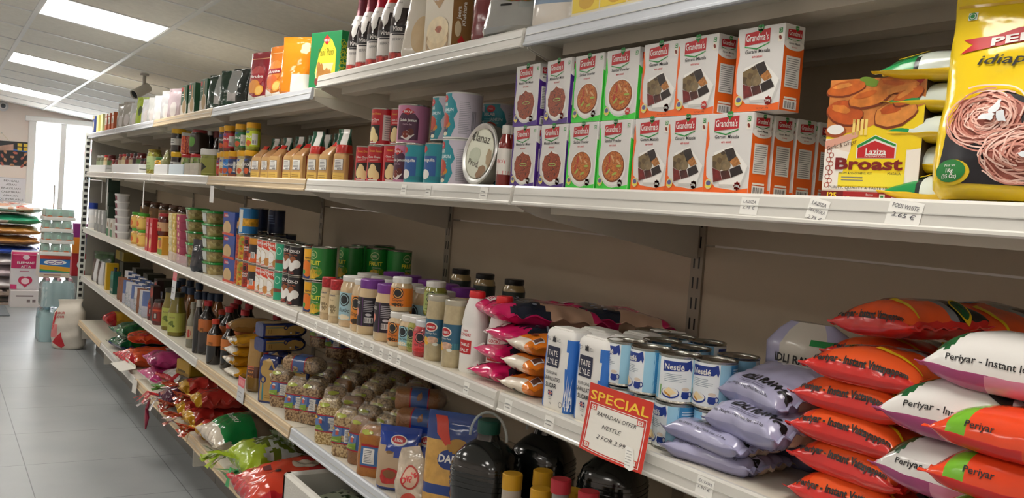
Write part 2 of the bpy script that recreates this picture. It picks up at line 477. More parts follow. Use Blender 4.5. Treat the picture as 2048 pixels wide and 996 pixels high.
def struct(name, g, parent=None):
    return tag(obj(name, g, parent), kind='structure' if parent is None else None)

struct('floor', G().box(XL - .1, XR + .1, YB - .1, YF + .2, -.1, 0, tile_floor()))
wallm = M('ebdfd7', .8, var=.03, vs=2.)
DX0, DX1, DZ = -.085, .98, HC + .595
DX1 = .75
gw = G(); gw.box(XL, DX0, YF, YF + .15, 0, 3.0, wallm); gw.box(DX0, DX1, YF, YF + .15, DZ, 3.0, wallm); gw.box(DX1, XR + .1, YF, YF + .15, 0, 3.0, wallm)
struct('wall_far', gw)
struct('wall_left', G().box(XL - .1, XL, YB, YF, 0, 3.0, wallm))
struct('wall_right', G().box(XR, XR + .1, YB, YF + .15, 0, 2.6, wallm))
struct('wall_near', G().box(XL, XR + .1, YB - .1, YB, 0, 3.0, wallm))
# ceiling: fissured lay-in tiles on a T-grid, falling a little towards the shelves
def slab(g, x0, x1, y0, y1, dz0, dz1, mat):
    vs = [(x, y, ceil_z(x, y) + z) for x in (x0, x1) for y in (y0, y1) for z in (dz0, dz1)]
    g.add(vs, [(0, 1, 3, 2), (4, 6, 7, 5), (0, 4, 5, 1), (2, 3, 7, 6), (0, 2, 6, 4), (1, 5, 7, 3)], mat)
tilem = M('f1efe8', .8, bump=.25, bs=160, var=.04, vs=30)
PAN = [(-.6, 5.226 + 2.4 * k) for k in range(-3, 3)] + [(-2.4, 5.226 + 2.4 * k) for k in range(-3, 3)] + [(-4.2, 5.226 + 2.4 * k) for k in range(-3, 3)]  # leftmost column is added out of view to bounce more light onto the ceiling
holes = {(round(x / .6), round((y - 5.226) / .6)) for x, y in PAN}
gc = G()
for i in range(-9, 4):
    for n in range(-14, 12):
        if (i, n) in holes: continue
        x0, y0 = i * .6, 5.226 + n * .6
        x1, y1 = min(x0 + .6, XR + .1), min(y0 + .6, YF + .1)
        x0, y0 = max(x0, XL - .1), max(y0, YB - .1)
        if x1 > x0 and y1 > y0: slab(gc, x0, x1, y0, y1, 0, .02, tilem)
slab(gc, XL - .1, XR + .1, YB - .1, YF + .1, .09, .12, tilem)
struct('ceiling', gc)
gg = G(); barm = M('eef0f0', .4)
for i in range(-8, 4): slab(gg, i * .6 - .012, i * .6 + .012, YB, YF, -.006, .004, barm)
for n in range(-13, 12):
    y = 5.226 + n * .6
    if YB < y < YF: slab(gg, XL, XR, y - .009, y + .009, -.005, .003, barm)
struct('ceiling_grid', gg)
lab = ['square ceiling light panel second in the row counted from the far wall', 'square ceiling light panel first in the row counted from the far wall',
       'square ceiling light panel nearest the camera, third from the far wall']
for k, (x, y) in enumerate(PAN):
    f = G()
    for a in ((x, x + .6, y, y + .018), (x, x + .6, y + .582, y + .6), (x, x + .018, y, y + .6), (x + .582, x + .6, y, y + .6)): slab(f, *a, -.004, .03, M('f2f3f3', .4))
    d = G(); slab(d, x + .016, x + .584, y + .016, y + .584, .004, .012, EMIT('fff9f0', PANEL))
    n = round((y - 5.226) / 2.4); near = x > -1
    t = tag(obj('ceiling_light', f), 'square ceiling light panel, ' + ({0: 'the largest and nearest of the three in view', 1: 'the middle of the three in view', 2: 'the last before the far wall'}[n] if near and n >= 0 else 'above the camera, row %d from the door' % (3 - n) if near else 'over the %s aisle, row %d from the door' % ('next' if x > -3 else 'added fill-light', 3 - n)), 'ceiling light', 'ceiling light panels')
    obj('diffuser', d, t)

# door: white frame, glass leaves, the bright street beyond
fr = M('f1f0ee', .35)
gd = G()
gd.box(DX0 - .05, DX0 + .03, YF - .03, YF + .12, 0, DZ + .05, fr, .006); gd.box(DX1 - .03, DX1 + .02, YF - .03, YF + .12, 0, DZ + .05, fr, .006)
gd.box(DX0 - .09, DX1 + .02, YF - .05, YF + .12, DZ, DZ + .06, fr, .006); gd.box(.2, .26, YF + .01, YF + .07, 0, DZ, fr, .004)
gd.box(DX0 + .03, DX1 - .03, YF + .01, YF + .07, 0, .1, fr, .004)
dr = struct('door_1', gd)
gp = G(); gp.box(DX0 + .03, .2, YF + .035, YF + .041, .1, DZ, CLEAR('f4f8f8', .1, .02, 0)); gp.box(.26, DX1 - .03, YF + .035, YF + .041, .1, DZ, CLEAR('f4f8f8', .1, .02, 0))
obj('glass_pane', gp, dr)
gh = G(); gh.tube([(.16, YF - .03, .9), (.16, YF - .03, 1.25)], .011, STEEL); gh.box(.15, .17, YF - .03, YF + .02, .92, .94, STEEL); gh.box(.15, .17, YF - .03, YF + .02, 1.21, 1.23, STEEL)
obj('door_handle', gh, dr)
struct('street', G().box(-14, 14, YF + .2, 40, -.14, -.06, M('d9d7d2', .8, var=.05)))
ps = G(); ps.box(-3, 12, 24, 26, -.1, 6, M('efece4', .7)); ps.box(-1.4, 2.2, 23.9, 24, 1.3, 1.9, M('7fb2cf', .5)); ps.box(-1.4, 2.2, 23.85, 24, 1.9, 2.02, M('c56a78', .5)); ps.box(-1.2, 2.0, 23.92, 24, 0, 1.3, M('c9d3d6', .3))
struct('street_building_wall', ps)

# ================================================================ shelving
cream = M('d6d1c5', .42); deckm = M('d9d3c4', .4); backm = M('d0c1aa', .55, var=.03, vs=3); under = M('cdc5b7', .5)
railW = M('d2d0c9', .3, coat=.4); railG = M('c3c8cf', .28, coat=.5); railT = M('cbb592', .45, var=.05, vs=14); uprm = M('aaa08f', .45)
fg = G()
for k in range(6):
    y0, y1 = J[k], J[k + 1]
    for z0, z1 in ((.16, .62), (.625, 1.305), (1.31, 1.85)): fg.box(XB, XB + .012, y0 + .022, y1 - .022, z0, z1, backm)
frame = tag(obj('shelving_gondola', fg), 'long beige metal shelving frame with back panels and slotted uprights along the aisle', 'shelving unit')
for k in range(7):
    y = J[k]; g = G()
    g.box(XB - .006, XB + .03, y - .021, y + .021, .05, 1.9, uprm)
    for n in range(34):
        z = .2 + n * .05
        g.box(XB - .0066, XB - .004, y - .011, y - .006, z, z + .028, BLACK); g.box(XB - .0066, XB - .004, y + .006, y + .011, z, z + .028, BLACK)
    obj('upright', g, frame)
sg = G(); sg.box(.035, XB, 8.214, 8.222, .12, 1.86, M('8e8a82', .5))
obj('side_panel', sg, frame)
pg = G(); pm = M('d8dad4', .4); pg.box(-.012, .028, 8.212, 8.25, 0, 1.72, pm)
for n in range(34):
    pg.box(-.004, .02, 8.2105, 8.213, .12 + n * .047, .146 + n * .047, BLACK)
obj('end_post', pg, frame)

def rail_profile(x): return [(x, .003), (x - .006, .003), (x - .009, -.001), (x - .0125, -.03), (x - .015, -.032), (x - .0155, -.036), (x - .013, -.0385), (x - .004, -.0385), (x, -.03)]
def shelf(lv, k, rail, label, labels=()):
    """one shelf board of a bay: deck with folded channels under it, price rail, two brackets, stuck-on price labels"""
    y0, y1 = J[k] + .003, J[k + 1] - (.18 if lv == 'E' and k == 5 else .045 if lv == 'N' and k == 1 else .003); z = S[lv]; x0 = XF[lv]; g = G()
    g.box(x0, XB - .008, y0, y1, z - .028, z, deckm, .001)
    for a in (.07, .24, .40): g.box(a, a + .05, y0 + .05, y1 - .05, z - .052, z - .026, under)
    o = tag(obj('gondola_shelf', g, None), label, 'shelf', 'shelf boards of the gondola')
    r = G(); r.prism([(x, z + dz) for x, dz in rail_profile(x0)], y0 + .004, y1 - .004, rail)
    r.prism([(x0 - .011, z - .0145), (x0 - .0118, z - .0145), (x0 - .0121, z - .016), (x0 - .0112, z - .016)], y0 + .005, y1 - .005, M('bdbcb6', .3))
    ro = obj('price_rail', r, o)
    for y, sy in ((y0 + .0005, 1), (y1 - .0005, -1)):
        b = G(); ya, yb = (y, y + .003 * sy)
        if lv == 'E': b.box(x0 + .02, XB - .02, min(ya, yb), max(ya, yb), z - .15, z - .03, cream)
        else: b.prism([(x0 + .004, z - .026), (x0 + .004, z - .04), (x0 + .06, z - .06), (XB - .012, z - .135), (XB - .012, z - .026)], min(ya, yb), max(ya, yb), cream)
        obj('bracket', b, o)
    if lv == 'E':
        kp = G(); kp.box(.12, .132, y0, y1, 0, z - .028, M('6d6a66', .5)); obj('kick_plate', kp, o)
    for px, w, hh, rot, txt in labels:
        y = yat(px, x0 - .012, z - .015)
        lg = G(); c, sn = math.cos(rot), math.sin(rot)
        def fn(u, v, off, c=c, sn=sn, y=y):
            uu, vv = u * c - v * sn, u * sn + v * c
            t = (-vv + .031 / 2) / .031
            return (x0 - .0093 - .0035 * t - .0006 - off, y - uu, z - .001 - .031 * t)
        ik = Ink(lg, fn); ik.rect(-w / 2, w / 2, -hh / 2, hh / 2, PAPER, 0)
        if txt:
            for i, t in enumerate(txt): ik.text(t, 0, hh * (.18 - .34 * i), hh * .24, M('4a4a55', .6), 2, w=w * min(.8, .12 * len(t)), shear=.2)
        else: ik.lines(-w * .35, w * .35, -hh * .3, hh * .3, 2, M('9a9a98', .6), 2, .3, seed=int(px))
        obj('price_label', lg, ro)
    return o
WH = {5: 'furthest bay by the door', 4: 'second bay from the door', 3: 'third bay from the door', 2: 'fourth bay from the door', 1: 'bay of sweet tins and paste jars', 0: 'nearest bay'}
def lbl(*a): return a
ORD = dict(A='top', N='top', B='second', C='third', D='fourth', E='bottom')
RAILS = {'A3': railT, 'B2': railT, 'D2': railT, 'E5': railT, 'E3': railT, 'E2': railT, 'D1': railG, 'C2': railW, 'N1': railW}
PL = {
 'B0': [(1498, .036, .026, -.03, ('LAZIZA', '2.75 €')), (1635, .036, .03, -.2, ('LAZIZA', 'TIKA MASALA', '2.75 €')), (1808, .05, .034, -.14, ('PODI WHITE', '2.65 €'))],
 'B1': [(807, .032, .026, 0, None), (856, .03, .026, 0, None), (967, .036, .028, -.1, None)],
 'C1': [(631, .02, .024, 0, None), (654, .022, .024, 0, None), (677, .022, .024, 0, None), (699, .022, .024, 0, None), (724, .022, .026, 0, None), (743, .022, .026, 0, None), (762, .022, .026, 0, None), (780, .022, .026, 0, None), (797, .024, .026, 0, None), (932, .024, .026, 0, None)],
 'C0': [(1016, .03, .024, 0, None), (1098, .032, .024, 0, None), (1409, .038, .028, -.05, ('IDLI RAWA', '1.90 €'))],
}
for k in range(6):
    for lv in ('N' if k < 2 else 'A') + 'BCDE':
        key = lv + str(k)
        shelf(lv, k, RAILS.get(key, railG if lv in 'AN' else railW), '%s shelf of the %s' % (ORD[lv], WH[k]), PL.get(key, ()))

# ================================================================ product kinds and their places
rnd = random.Random(5)
def boxmap(w, d):
    front = lambda u, v, o: (-d / 2 - o, -u, v)
    side = lambda u, v, o: (u, -w / 2 - o, v)
    return front, side
def carton(name, cat, w, d, h, col, front=None, side=None, top=None, b=.0008, parts=()):
    """printed card carton: front(ink) in u -w/2..w/2, v 0..h; side(ink) in u -d/2..d/2"""
    g = G(); g.box(-d / 2, d / 2, -w / 2, w / 2, 0, h, M(col, .4) if isinstance(col, str) else col, b)
    f, s = boxmap(w, d)
    if front: front(Ink(g, f))
    if side: side(Ink(g, s))
    if top: top(Ink(g, lambda u, v, o: (v, -u, h + o)))
    return P(name, cat, g, parts, w=w, d=d, h=h)
def zof(lv, dz=0.): return S[lv] + dz
def put_box(p, label, lv, px, x=.03, dz=0., rz=0., group=None, z=None, tilt=(0, 0)):
    """front lower far corner (left in the photo) at column px, front face at depth x"""
    zz = S[lv] + dz if z is None else z
    y = yat(px, x, zz)
    c, s = math.cos(rz), math.sin(rz); ox, oy = -p.d / 2, p.w / 2
    return p.put(label, (x - (ox * c - oy * s), y - (ox * s + oy * c), zz), rz, group, tilt)
def put_rnd(p, label, lv, px, x=.03, dz=0., rz=0., group=None, tilt=(0, 0)):
    """round thing whose middle stands in column px, front at depth x"""
    xx = x + p.r; return p.put(label, (xx, yat(px, xx, S[lv] + dz), S[lv] + dz), rz, group, tilt)

# ---- spice cartons
meat = PIC(('3a120a', '7c2d12', 'a8481e', '5a1c0e', 'c06a34'), 130, 'noise', .4, 0, 4, 1.5)
curry = PIC(('6e2c10', 'a9501c', 'c97a34', '8a3a14', 'd6a35a'), 90, 'noise', .35, 0, 3, 2)
nuts = PIC(('3a2c1e', '6a5638', '8b7750', '57452c'), 120, 'cell', .5)
def leaf(k, u, v, s, mat, ly=3):
    k.ell(u - s * .35, v, s * .55, s * .75, mat, ly, 12); k.ell(u + s * .35, v, s * .55, s * .75, mat, ly, 12)
    k.poly([(u - s * .8, v - s * .2), (u, v - s * 1.3), (u + s * .8, v - s * .2)], mat, ly)
GREEN = M('1f8a3a', .4)
def logo(k, u, v, w):
    h = w * .42
    k.poly([(u - w / 2, v - h * .5), (u + w / 2, v - h * .35), (u + w / 2, v + h * .62), (u - w / 2, v + h * .42)], M('b81c26', .4), 2)
    k.poly([(u - w / 2, v - h * .52), (u, v - h * .75), (u + w / 2, v - h * .40), (u + w / 2, v - h * .48), (u, v - h * .86), (u - w / 2, v - h * .6)], GREEN, 2)
    k.text('Grandma\'s', u, v - h * .2, h * .75, WHITE, 4, .012, w=w * .9)
    leaf(k, u + w * .12, v + h * .72, h * .34, GREEN, 3); k.text('Ruchi', u + w * .12, v + h * .62, h * .22, WHITE, 5)
def spice(col, title, dish):
    w, d, h = .094, .046, .131; cm = M(col, .35)
    def front(k):
        k.poly([(-w / 2, 0), (w / 2, 0), (w / 2, .012), (.02, .008), (-.02, .012), (-w / 2 + .006, .03), (-w / 2 + .003, .06), (-w / 2 + .007, .09), (-w / 2 + .002, .118), (-w / 2, .118)], cm, 1)
        logo(k, -.006, .1135, .05)
        k.text(title, -.004, .0905, .008, INK, 2, .01, w=.05 if dish != 'meat' else .056)
        k.text('em aosci', -.004, .083, .006, RED, 2, .01)
        k.rect(.036, .043, .117, .124, GREEN, 2); k.rect(.0372, .0418, .1182, .1228, WHITE, 3); k.ell(.0395, .1205, .0016, .0016, GREEN, 4, 8)
        if dish == 'spices':
            k.rect(.0355, .0435, .104, .116, M('e5e0d2'), 2); k.ell(.0395, .11, .0025, .004, M('7a2a18'), 3, 10, .5)
            pl = [(-.026, .066), (.006, .076), (.036, .046), (.026, .018), (-.012, .018)]
            k.poly([(u * 1.22 + .003, v * 1.1 - .007) for u, v in pl], M('c9c8c4', .3), 2); k.poly([(u * 1.15 + .002, v * 1.06 - .002) for u, v in pl], WHITE, 3)
            k.poly([(-.03, .062), (-.006, .071), (.006, .052), (-.012, .038), (-.028, .044)], nuts, 4)
            k.poly([(-.006, .072), (.012, .076), (.02, .062), (.006, .053)], M('2b2320', .4, var=.4, vs=120), 5)
            k.poly([(.006, .054), (.021, .062), (.03, .05), (.016, .045)], M('a9713a', .5, var=.4, vs=200), 5)
            k.ell(-.001, .047, .011, .009, M('7d6b4e', .5, var=.3, vs=150), 5, 14)
            k.poly([(-.028, .043), (-.012, .038), (-.006, .024), (-.024, .02)], M('6b1a17', .4, var=.4, vs=90), 5)
            k.poly([(-.011, .038), (.006, .04), (.012, .028), (-.005, .024)], M('4a2018', .4, var=.4, vs=90), 5)
            k.poly([(.008, .041), (.028, .048), (.036, .036), (.013, .028)], M('231815', .4, var=.4, vs=90), 5)
        else:
            k.ell(.002, .041, .039, .035, M('d7d6d2', .3), 2, 28); k.ell(.002, .043, .037, .033, WHITE, 3, 28)
            if dish == 'meat':
                k.ell(.002, .045, .034, .03, meat, 4, 26, 0, .09, 3); k.ell(-.006, .053, .018, .015, meat, 5, 14, .3, .12, 5)
                k.ring(.004, .049, .014, .0035, .0016, M('a7c46a', .4), 6, 14)
            else:
                k.ell(.002, .045, .033, .029, M('7a3a1c', .3), 4, 26); k.ell(.002, .046, .031, .027, curry, 5, 26)
                for i in range(7):
                    a = i * 1.7; k.ell(.002 + .018 * math.cos(a), .046 + .015 * math.sin(a), .008, .0022, (M('9bb04a', .4), M('d0a070', .4), M('b5342a', .4))[i % 3], 6, 10, a * 1.3)
        k.ell(-.034, .017, .0075, .0085, M('d9cf92', .4), 6, 14); k.ell(-.034, .0185, .005, .0042, M('5a5a8c', .4), 7, 10); k.rect(-.041, -.027, .012, .0145, M('e7d84a', .4), 7)
        for i in range(4): k.poly([(.026 + .0075 * math.cos(i * .785 + j * 1.571), .015 + .0075 * math.sin(i * .785 + j * 1.571)) for j in range(4)], M('c8352c', .4), 6)
        k.text('200g', .026, .0135, .005, WHITE, 8, .02)
        k.text('Net Weight : 200g', .016, .003, .0032, INK, 7)
    def side(k):
        k.rect(-d / 2 + .0004, d / 2 - .0004, .0004, .098, cm, 1); k.ell(0, .1, d / 2 - .0004, .008, WHITE, 2, 24)
        logo(k, 0, .117, .032); k.text(title, 0, .101, .0045, INK, 3, .01); k.text('em aosci', 0, .096, .0034, RED, 4, .01)
        k.rect(-.016, .016, .036, .083, WHITE, 3); k.lines(-.014, .014, .038, .081, 13, GREYINK, 4, .3, 4)
        k.rect(-.015, .015, .003, .017, WHITE, 3); k.bars(-.012, .012, .0045, .0145, INK, 4, 22, 3); k.rect(-.014, .014, .0185, .0215, M('ece7dc'), 3)
    return carton('spice_carton', 'carton', w, d, h, 'd8d6d3', front, side)
SPC = {'p': spice('4b2686', 'Masala for Meat', 'meat'), 'g': spice('3ccf3f', 'Sambar Powder', 'curry'), 'o': spice('e8641c', 'Garam Masala', 'spices')}
sword = dict(p='purple and white spice carton', g='green and white spice carton', o='orange and white spice carton')
ordn = ('first', 'second', 'third', 'fourth', 'fifth', 'sixth', 'seventh', 'eighth', 'ninth', 'tenth', 'eleventh', 'twelfth')
G1 = 'spice cartons stacked in two rows'
lo = [(1019, 'p', 0), (1074, 'p', 0), (1130, 'g', 0), (1191, 'g', 0), (1260, 'o', 0), (1328, 'o', 0), (1404, 'o', R(4))]
for i, (px, c, rz) in enumerate(lo): put_box(SPC[c], '%s, lower row, %s carton from the left' % (sword[c], ordn[i]), 'B', px, .026, 0, rz, G1)
up = [(1024, 'p', 0), (1085, 'p', -R(3)), (1141, 'g', 0), (1203, 'g', R(2)), (1277, 'o', 0), (1346, 'o', R(1)), (1463, 'o', R(2))]
for i, (px, c, rz) in enumerate(up): put_box(SPC[c], '%s, upper row, %s carton from the left' % (sword[c], ordn[i]), 'B', px + 1, .03 if i < 6 else .034, .1325, rz, G1)
yb = yat(1404, .026, S['B']) - .047
for i in range(4): SPC['o'].put('orange spice carton showing its side, %s in the file behind the last front carton' % ordn[i], (.026 + .0235 + .048 * (i + 1) + .004, yb - .003 * i, S['B']), R(2), G1)
SPC['o'].put('orange spice carton seen as a sliver behind the sixth carton of the upper row', (.12, yat(1407, .03, S['B'] + .13) - .004 + .047, S['B'] + .1325 - .0), R(1), G1)
SPC['o'].put('orange spice carton carrying the sliver carton behind the upper row', (.12, yat(1407, .03, S['B'] + .13) - .004 + .047, S['B']), R(1), G1)

# ---- chicken mix carton
def lz_front(k):
    w, h = .138, .168
    k.rect(-w / 2, w / 2, .07, h, M('f0d21c', .35), 1)
    ck = PIC(('8a3a10', 'c8641c', 'e08a34', 'b55218', 'eab064'), 55, 'noise', .35, 0, 4, 1)
    k.poly([(-w / 2, .088), (-.02, .096), (w / 2, .13), (w / 2, h), (-w / 2, h)], M('c77a3a', .4, var=.3, vs=40), 2)
    cks = [M(c, .35, var=.22, vs=70) for c in ('c06020', 'cf7a30', 'b8521c', 'd98a3e')]; ckd = M('7a3210', .4)
    for i, (u, v, a, b, r) in enumerate(((-.045, .156, .028, .01, .15), (.03, .157, .03, .011, -.1), (-.044, .122, .027, .016, -.2), (.03, .12, .03, .017, .3), (.046, .142, .022, .01, .5), (-.008, .142, .03, .0125, .22))):
        k.ell(u, v - .0015, a * 1.05, b * 1.12, ckd, 3 + 3 * (i > 3), 18, r, .05, i); k.ell(u, v, a, b, cks[i % 4], 4 + 3 * (i > 3), 18, r, .05, i); k.ell(u - a * .2, v + b * .3, a * .55, b * .35, cks[(i + 3) % 4], 5 + 3 * (i > 3), 14, r, .15, i + 7)
    k.path([(.016, .147), (.034, .152), (.056, .156)], .008, cks[3], 8)
    k.ell(.05, .16, .018, .008, M('a62a1e', .4), 3, 14, .4); k.ell(-.01, .163, .016, .006, M('6a8a2a', .4), 3, 14, -.3)
    for i in range(4): k.rect(-.03 + i * .006, -.026 + i * .006, .09, .112, M('f0d57a', .4), 4)
    k.ell(-.055, .096, .016, .009, M('9c4a24', .4), 4); k.ell(-.055, .098, .013, .007, WHITE, 5)
    k.rect(-w / 2, -.03, .0, .085, M('ead9c8', .4), 2); k.poly([(-w / 2, .07), (-.02, .088), (-.02, .096), (-w / 2, .082)], M('d9a08c', .4), 4)
    k.text('Garlic & Ginger', -.043, .074, .0085, M('5a3a20'), 5, 0, rot=.24, w=.045)
    k.poly([(-w / 2, .014), (w / 2, .014), (w / 2, .072), (-.005, .06), (-w / 2, .075)], M('efe9e0', .4), 3)
    for i in range(9): k.ring(-.062 + .004 * (i % 2), .02 + i * .006, .004, .004, .0012, M('a4442e', .4), 4, 8)
    k.poly([(-.045, .018), (.05, .018), (.05, .07), (-.03, .07)], M('f0d21c', .35), 4)
    k.poly([(-.021, .076), (.005, .09), (.036, .078), (.036, .058), (-.021, .058)], WHITE, 5)
    k.poly([(-.02, .076), (.005, .089), (.035, .077), (.035, .074), (.005, .085), (-.02, .072)], GREEN, 6); k.rect(-.019, .034, .0585, .072, RED, 6)
    k.poly([(-.019, .072), (.005, .082), (.034, .072)], RED, 6); k.text('Laziza', .0075, .063, .0125, WHITE, 7, .02); k.text('INTERNATIONAL', .0075, .0595, .004, WHITE, 7)
    k.text('Broast', -.002, .043, .022, M('7c1a1a', .35), 7, .035, w=.098); k.rect(-.045, .05, .02, .038, M('f3e03c', .35), 5)
    k.text('RECIPE & SEASONING MIX', -.02, .036, .0042, INK, 6); k.text('MASALA', .036, .036, .005, INK, 6)
    k.lines(-.04, .0, .026, .034, 2, GREYINK, 6, .3); k.text('PURITY, QUALITY & TASTE SINCE 1985', -.002, .0155, .0052, INK, 6, w=.112)
    k.rect(-w / 2, w / 2, 0, .012, M('9c1c1c', .4), 6); k.rect(-w / 2, -.035, 0, .012, M('6c1414', .4), 7); k.text('125', -.052, .002, .011, M('f5d62a'), 8, .03); k.text('4-40', -.03, .001, .006, M('f5d62a'), 8, .02)
    k.text('Super', .048, .0065, .0065, M('f5d62a'), 8, .03); k.text('Serves', .004, .007, .004, WHITE, 8); k.rect(.018, .026, .0015, .0095, WHITE, 7); k.rect(.02, .024, .0035, .0075, GREEN, 8)
LZ = carton('mix_carton', 'carton', .138, .05, .168, 'e9dccb', lz_front, lambda k: k.rect(-.025, .025, 0, .168, M('3a2a20', .5), 1))
put_box(LZ, 'large carton of chicken seasoning with fried drumsticks on a yellow front', 'B', 1642, .032, 0, R(10))

# ---- yellow rice-flour packs lying in a stack, and the standing pouch in front
noodle = PIC(('a8574a', 'd99a8a', 'ecbcae', 'c47c6c', 'f3d4c8'), 34, 'wave', .4, 0, 3, 14)
yel = film('e9c41a')
for i in range(5):
    p = Pil(.2, .15, .041, seed=i, wr=.004, flat=.4, pv=3.5, qv=.5); g = G(); wt = film('cfd8cf'); gn = film('1f8a4a'); bk = film('2a2f30')
    p.body(g, lambda u, v, s, i=i: yel if s <= 0 else (gn if -.9 < u < -.45 and v < -.25 else wt if noise.noise(Vector((u * 3, v * 3, i))) > -.25 else bk), 36, 24)
    k = p.ink(g, .008); k.text('idiappam', .0, -.045, .014, M('7a2a24'), 2, .02); k.ring(-.055, -.05, .02, .012, .003, M('f0d21c'), 3)
    pk = P('flour_pack', 'food pack', g)
    x = .12 + (.0, .012, .006, .01, .0)[i]; z = S['B'] + .0405 * i; px = (1950, 1935, 1940, 1957, 1934)[i]
    pk.put('yellow flour pack lying behind the standing yellow pouch, %s from the bottom of five' % ordn[i], (x, yat(px, x, z), z), R((4, -5, 3, 8, 16)[i]), 'lying yellow flour packs')
W0, H0 = .24, .30
pp = Tube(.118, .04, 2.6, [(0, .93, .55), (.012, 1, .95), (.05, 1, 1.1), (.13, 1, .95), (.2, 1, .6), (.25, 1, .22), (.262, 1, .07), (.30, 1, .05)], 44, .004, 22, 3)
NDL = [M(c, .35) for c in ('e9b6a6', 'd99a88', 'f0cabb', 'c98474')]
g = G(); pp.body(g, film('efce1e', .16), sub=.012); k = pp.ink(g, .008, .0006)
k.rect(-.118, .118, .278, .298, film('d79a1c'), 1); k.rect(-.118, .118, .262, .266, film('d8ad1a'), 1)
k.poly([(-.1, .215), (-.085, .206), (-.1, .194), (-.035, .203), (.1, .22), (.1, .24), (-.035, .226), (-.06, .217)], RED, 2)
k.text('PERIYAR', -.002, .209, .017, WHITE, 4, .03, rot=.13, w=.12); k.text('Gourmet', -.005, .194, .007, M('6a4a12'), 3, 0, shear=.3)
k.text('idiappam podi', .012, .176, .018, BLACK, 3, .01, shear=.25, w=.17)
k.poly([(-.107, .035), (-.085, .018), (.11, .014), (.112, .125), (.04, .135), (.01, .118), (-.03, .138), (-.08, .125), (-.1, .09)], M('1b1a20', .3), 2)
for u, v, a, b, sd in ((-.052, .103, .044, .036, 1), (.052, .1, .046, .036, 2), (.0, .055, .05, .034, 4), (.075, .045, .04, .03, 6)):
    k.ell(u, v, a, b, M('a85e50', .4, var=.25, vs=60), 3 if sd < 3 else 4, 26, 0, .1, sd); rr_ = random.Random(sd)
    for q in range(62):
        ra = rr_.uniform(.2, 1.02); t0 = rr_.uniform(0, 6.28); ln = rr_.uniform(1.2, 3.4); ou, ov = rr_.gauss(0, .12) * a, rr_.gauss(0, .12) * b; dr = rr_.uniform(-.25, .25); wv = rr_.uniform(0, 6)
        pts_ = [(u + ou + a * (ra + dr * t + .05 * math.sin(9 * t + wv)) * math.cos(t0 + ln * t), v + ov + b * (ra + dr * t + .05 * math.sin(9 * t + wv)) * math.sin(t0 + ln * t)) for t in [j / 12 for j in range(13)]]
        k.path([p for p in pts_ if abs(p[0]) < .113 and .012 < p[1] < .15], .0019, NDL[q % 4], (5 if sd < 3 else 7) + q % 3)
    for q in range(3): k.ell(u + .004 + .008 * q, v + .012 * (q % 2), .009, .005, M('e3e9ee', .5), 11, 12, q, .3, sd + q)
k.rect(-.1, -.088, .243, .254, WHITE, 2); k.ell(-.094, .2485, .003, .003, GREEN, 3, 8); k.ring(-.094, .2485, .0055, .0055, .0012, GREEN, 3, 10)
k.ell(-.085, .032, .024, .017, M('d8b81a'), 3); k.ell(-.087, .034, .021, .015, M('1d7a34', .35), 4)
k.text('Net wt', -.087, .0395, .0055, WHITE, 5); k.text('1Kg', -.087, .032, .0075, WHITE, 5, .02); k.text('(35 Oz)', -.087, .0245, .007, WHITE, 5, .02)
POU = P('flour_pouch', 'pouch', g)
yy = yat(1866, .02, S['B']) - .105
POU.put('large glossy yellow standing pouch picturing nests of pink rice noodles', (.058, yy, S['B'] + .004), R(12), None, (0, R(5)), (1, 1, .93))

# ================================================================ third shelf, nearest bay
# ---- condensed milk cans
lbm = M('e9eef1', .3); lbl_ = M('86bfe0', .35)
def milk():
    r, h = .0376, .083
    g = G(); g.lathe([(r - .002, 0), (r, .001), (r, .003), (r - .001, .0045), (r - .001, h - .0045), (r, h - .003), (r, h - .0005), (r - .0015, h), (r - .003, h - .001), (r - .004, h - .004), (r - .009, h - .004), (r - .010, h - .003), (.012, h - .003), (.011, h - .004), (0, h - .004)], TIN, 36)
    t = Tube(r - .0006, r - .0006, 2, ((.005, 1, 1), (h - .005, 1, 1)), 40); l = G(); t.body(l, lbm, cap=False)
    k = t.ink(l, .008, .0002)
    k.rect(.048, .112, .0052, h - .0052, M('3f8fc4', .35, var=.15, vs=40), 1); k.rect(.03, .05, .0052, h - .0052, M('9fd0e8', .35), 1); k.rect(-.11, -.034, .0052, h - .0052, lbl_, 1)
    navy = M('1e3a8c', .3)
    k.poly([(-.024, .073), (.018, .073), (.026, .077), (.029, .064), (.027, .056), (.024, .062), (.02, .058), (-.024, .054)], navy, 2); k.text('Nestlé', -.003, .0585, .0135, WHITE, 4, .025)
    k.lines(-.02, .02, .037, .052, 5, M('8a9aa8', .5), 2, .3, 2)
    k.ell(-.008, .018, .017, .0095, navy, 2); k.ell(-.008, .0195, .015, .008, WHITE, 3); k.poly([(-.018, .021), (-.01, .028), (.004, .019), (-.006, .014)], M('efd9a8', .4), 4); k.poly([(-.018, .021), (-.018, .017), (-.006, .011), (-.006, .014)], M('c98a2a', .4), 4)
    k.rect(.013, .025, .012, .026, WHITE, 3); k.poly([(.012, .014), (.013, .022), (.025, .022), (.026, .014), (.023, .010), (.015, .010)], navy, 4); k.ell(.019, .0265, .0065, .003, M('d8c8b8'), 5, 14); k.ring(.027, .018, .004, .005, .0015, navy, 4, 12)
    k.lines(.055, .1, .01, .072, 14, M('cfe4f0', .5), 2, .4, 7); k.rect(-.029, -.026, .012, .03, M('6aa84f'), 2)
    return P('milk_can', 'can', g, [('paper_label', l)], r=r, h=h)
MK = milk(); GM = 'condensed milk cans stacked in two tiers'
mk = lambda label, px, x, dz, rz: put_rnd(MK, label, 'C', px, x, dz, R(rz), GM)
mk('lower tin of condensed milk beneath the front one, below the special sign', 1345, .04, 0, -20)
mk('front tin of condensed milk with the maker\'s name facing out, upper tier', 1354, .04, .0832, 38)
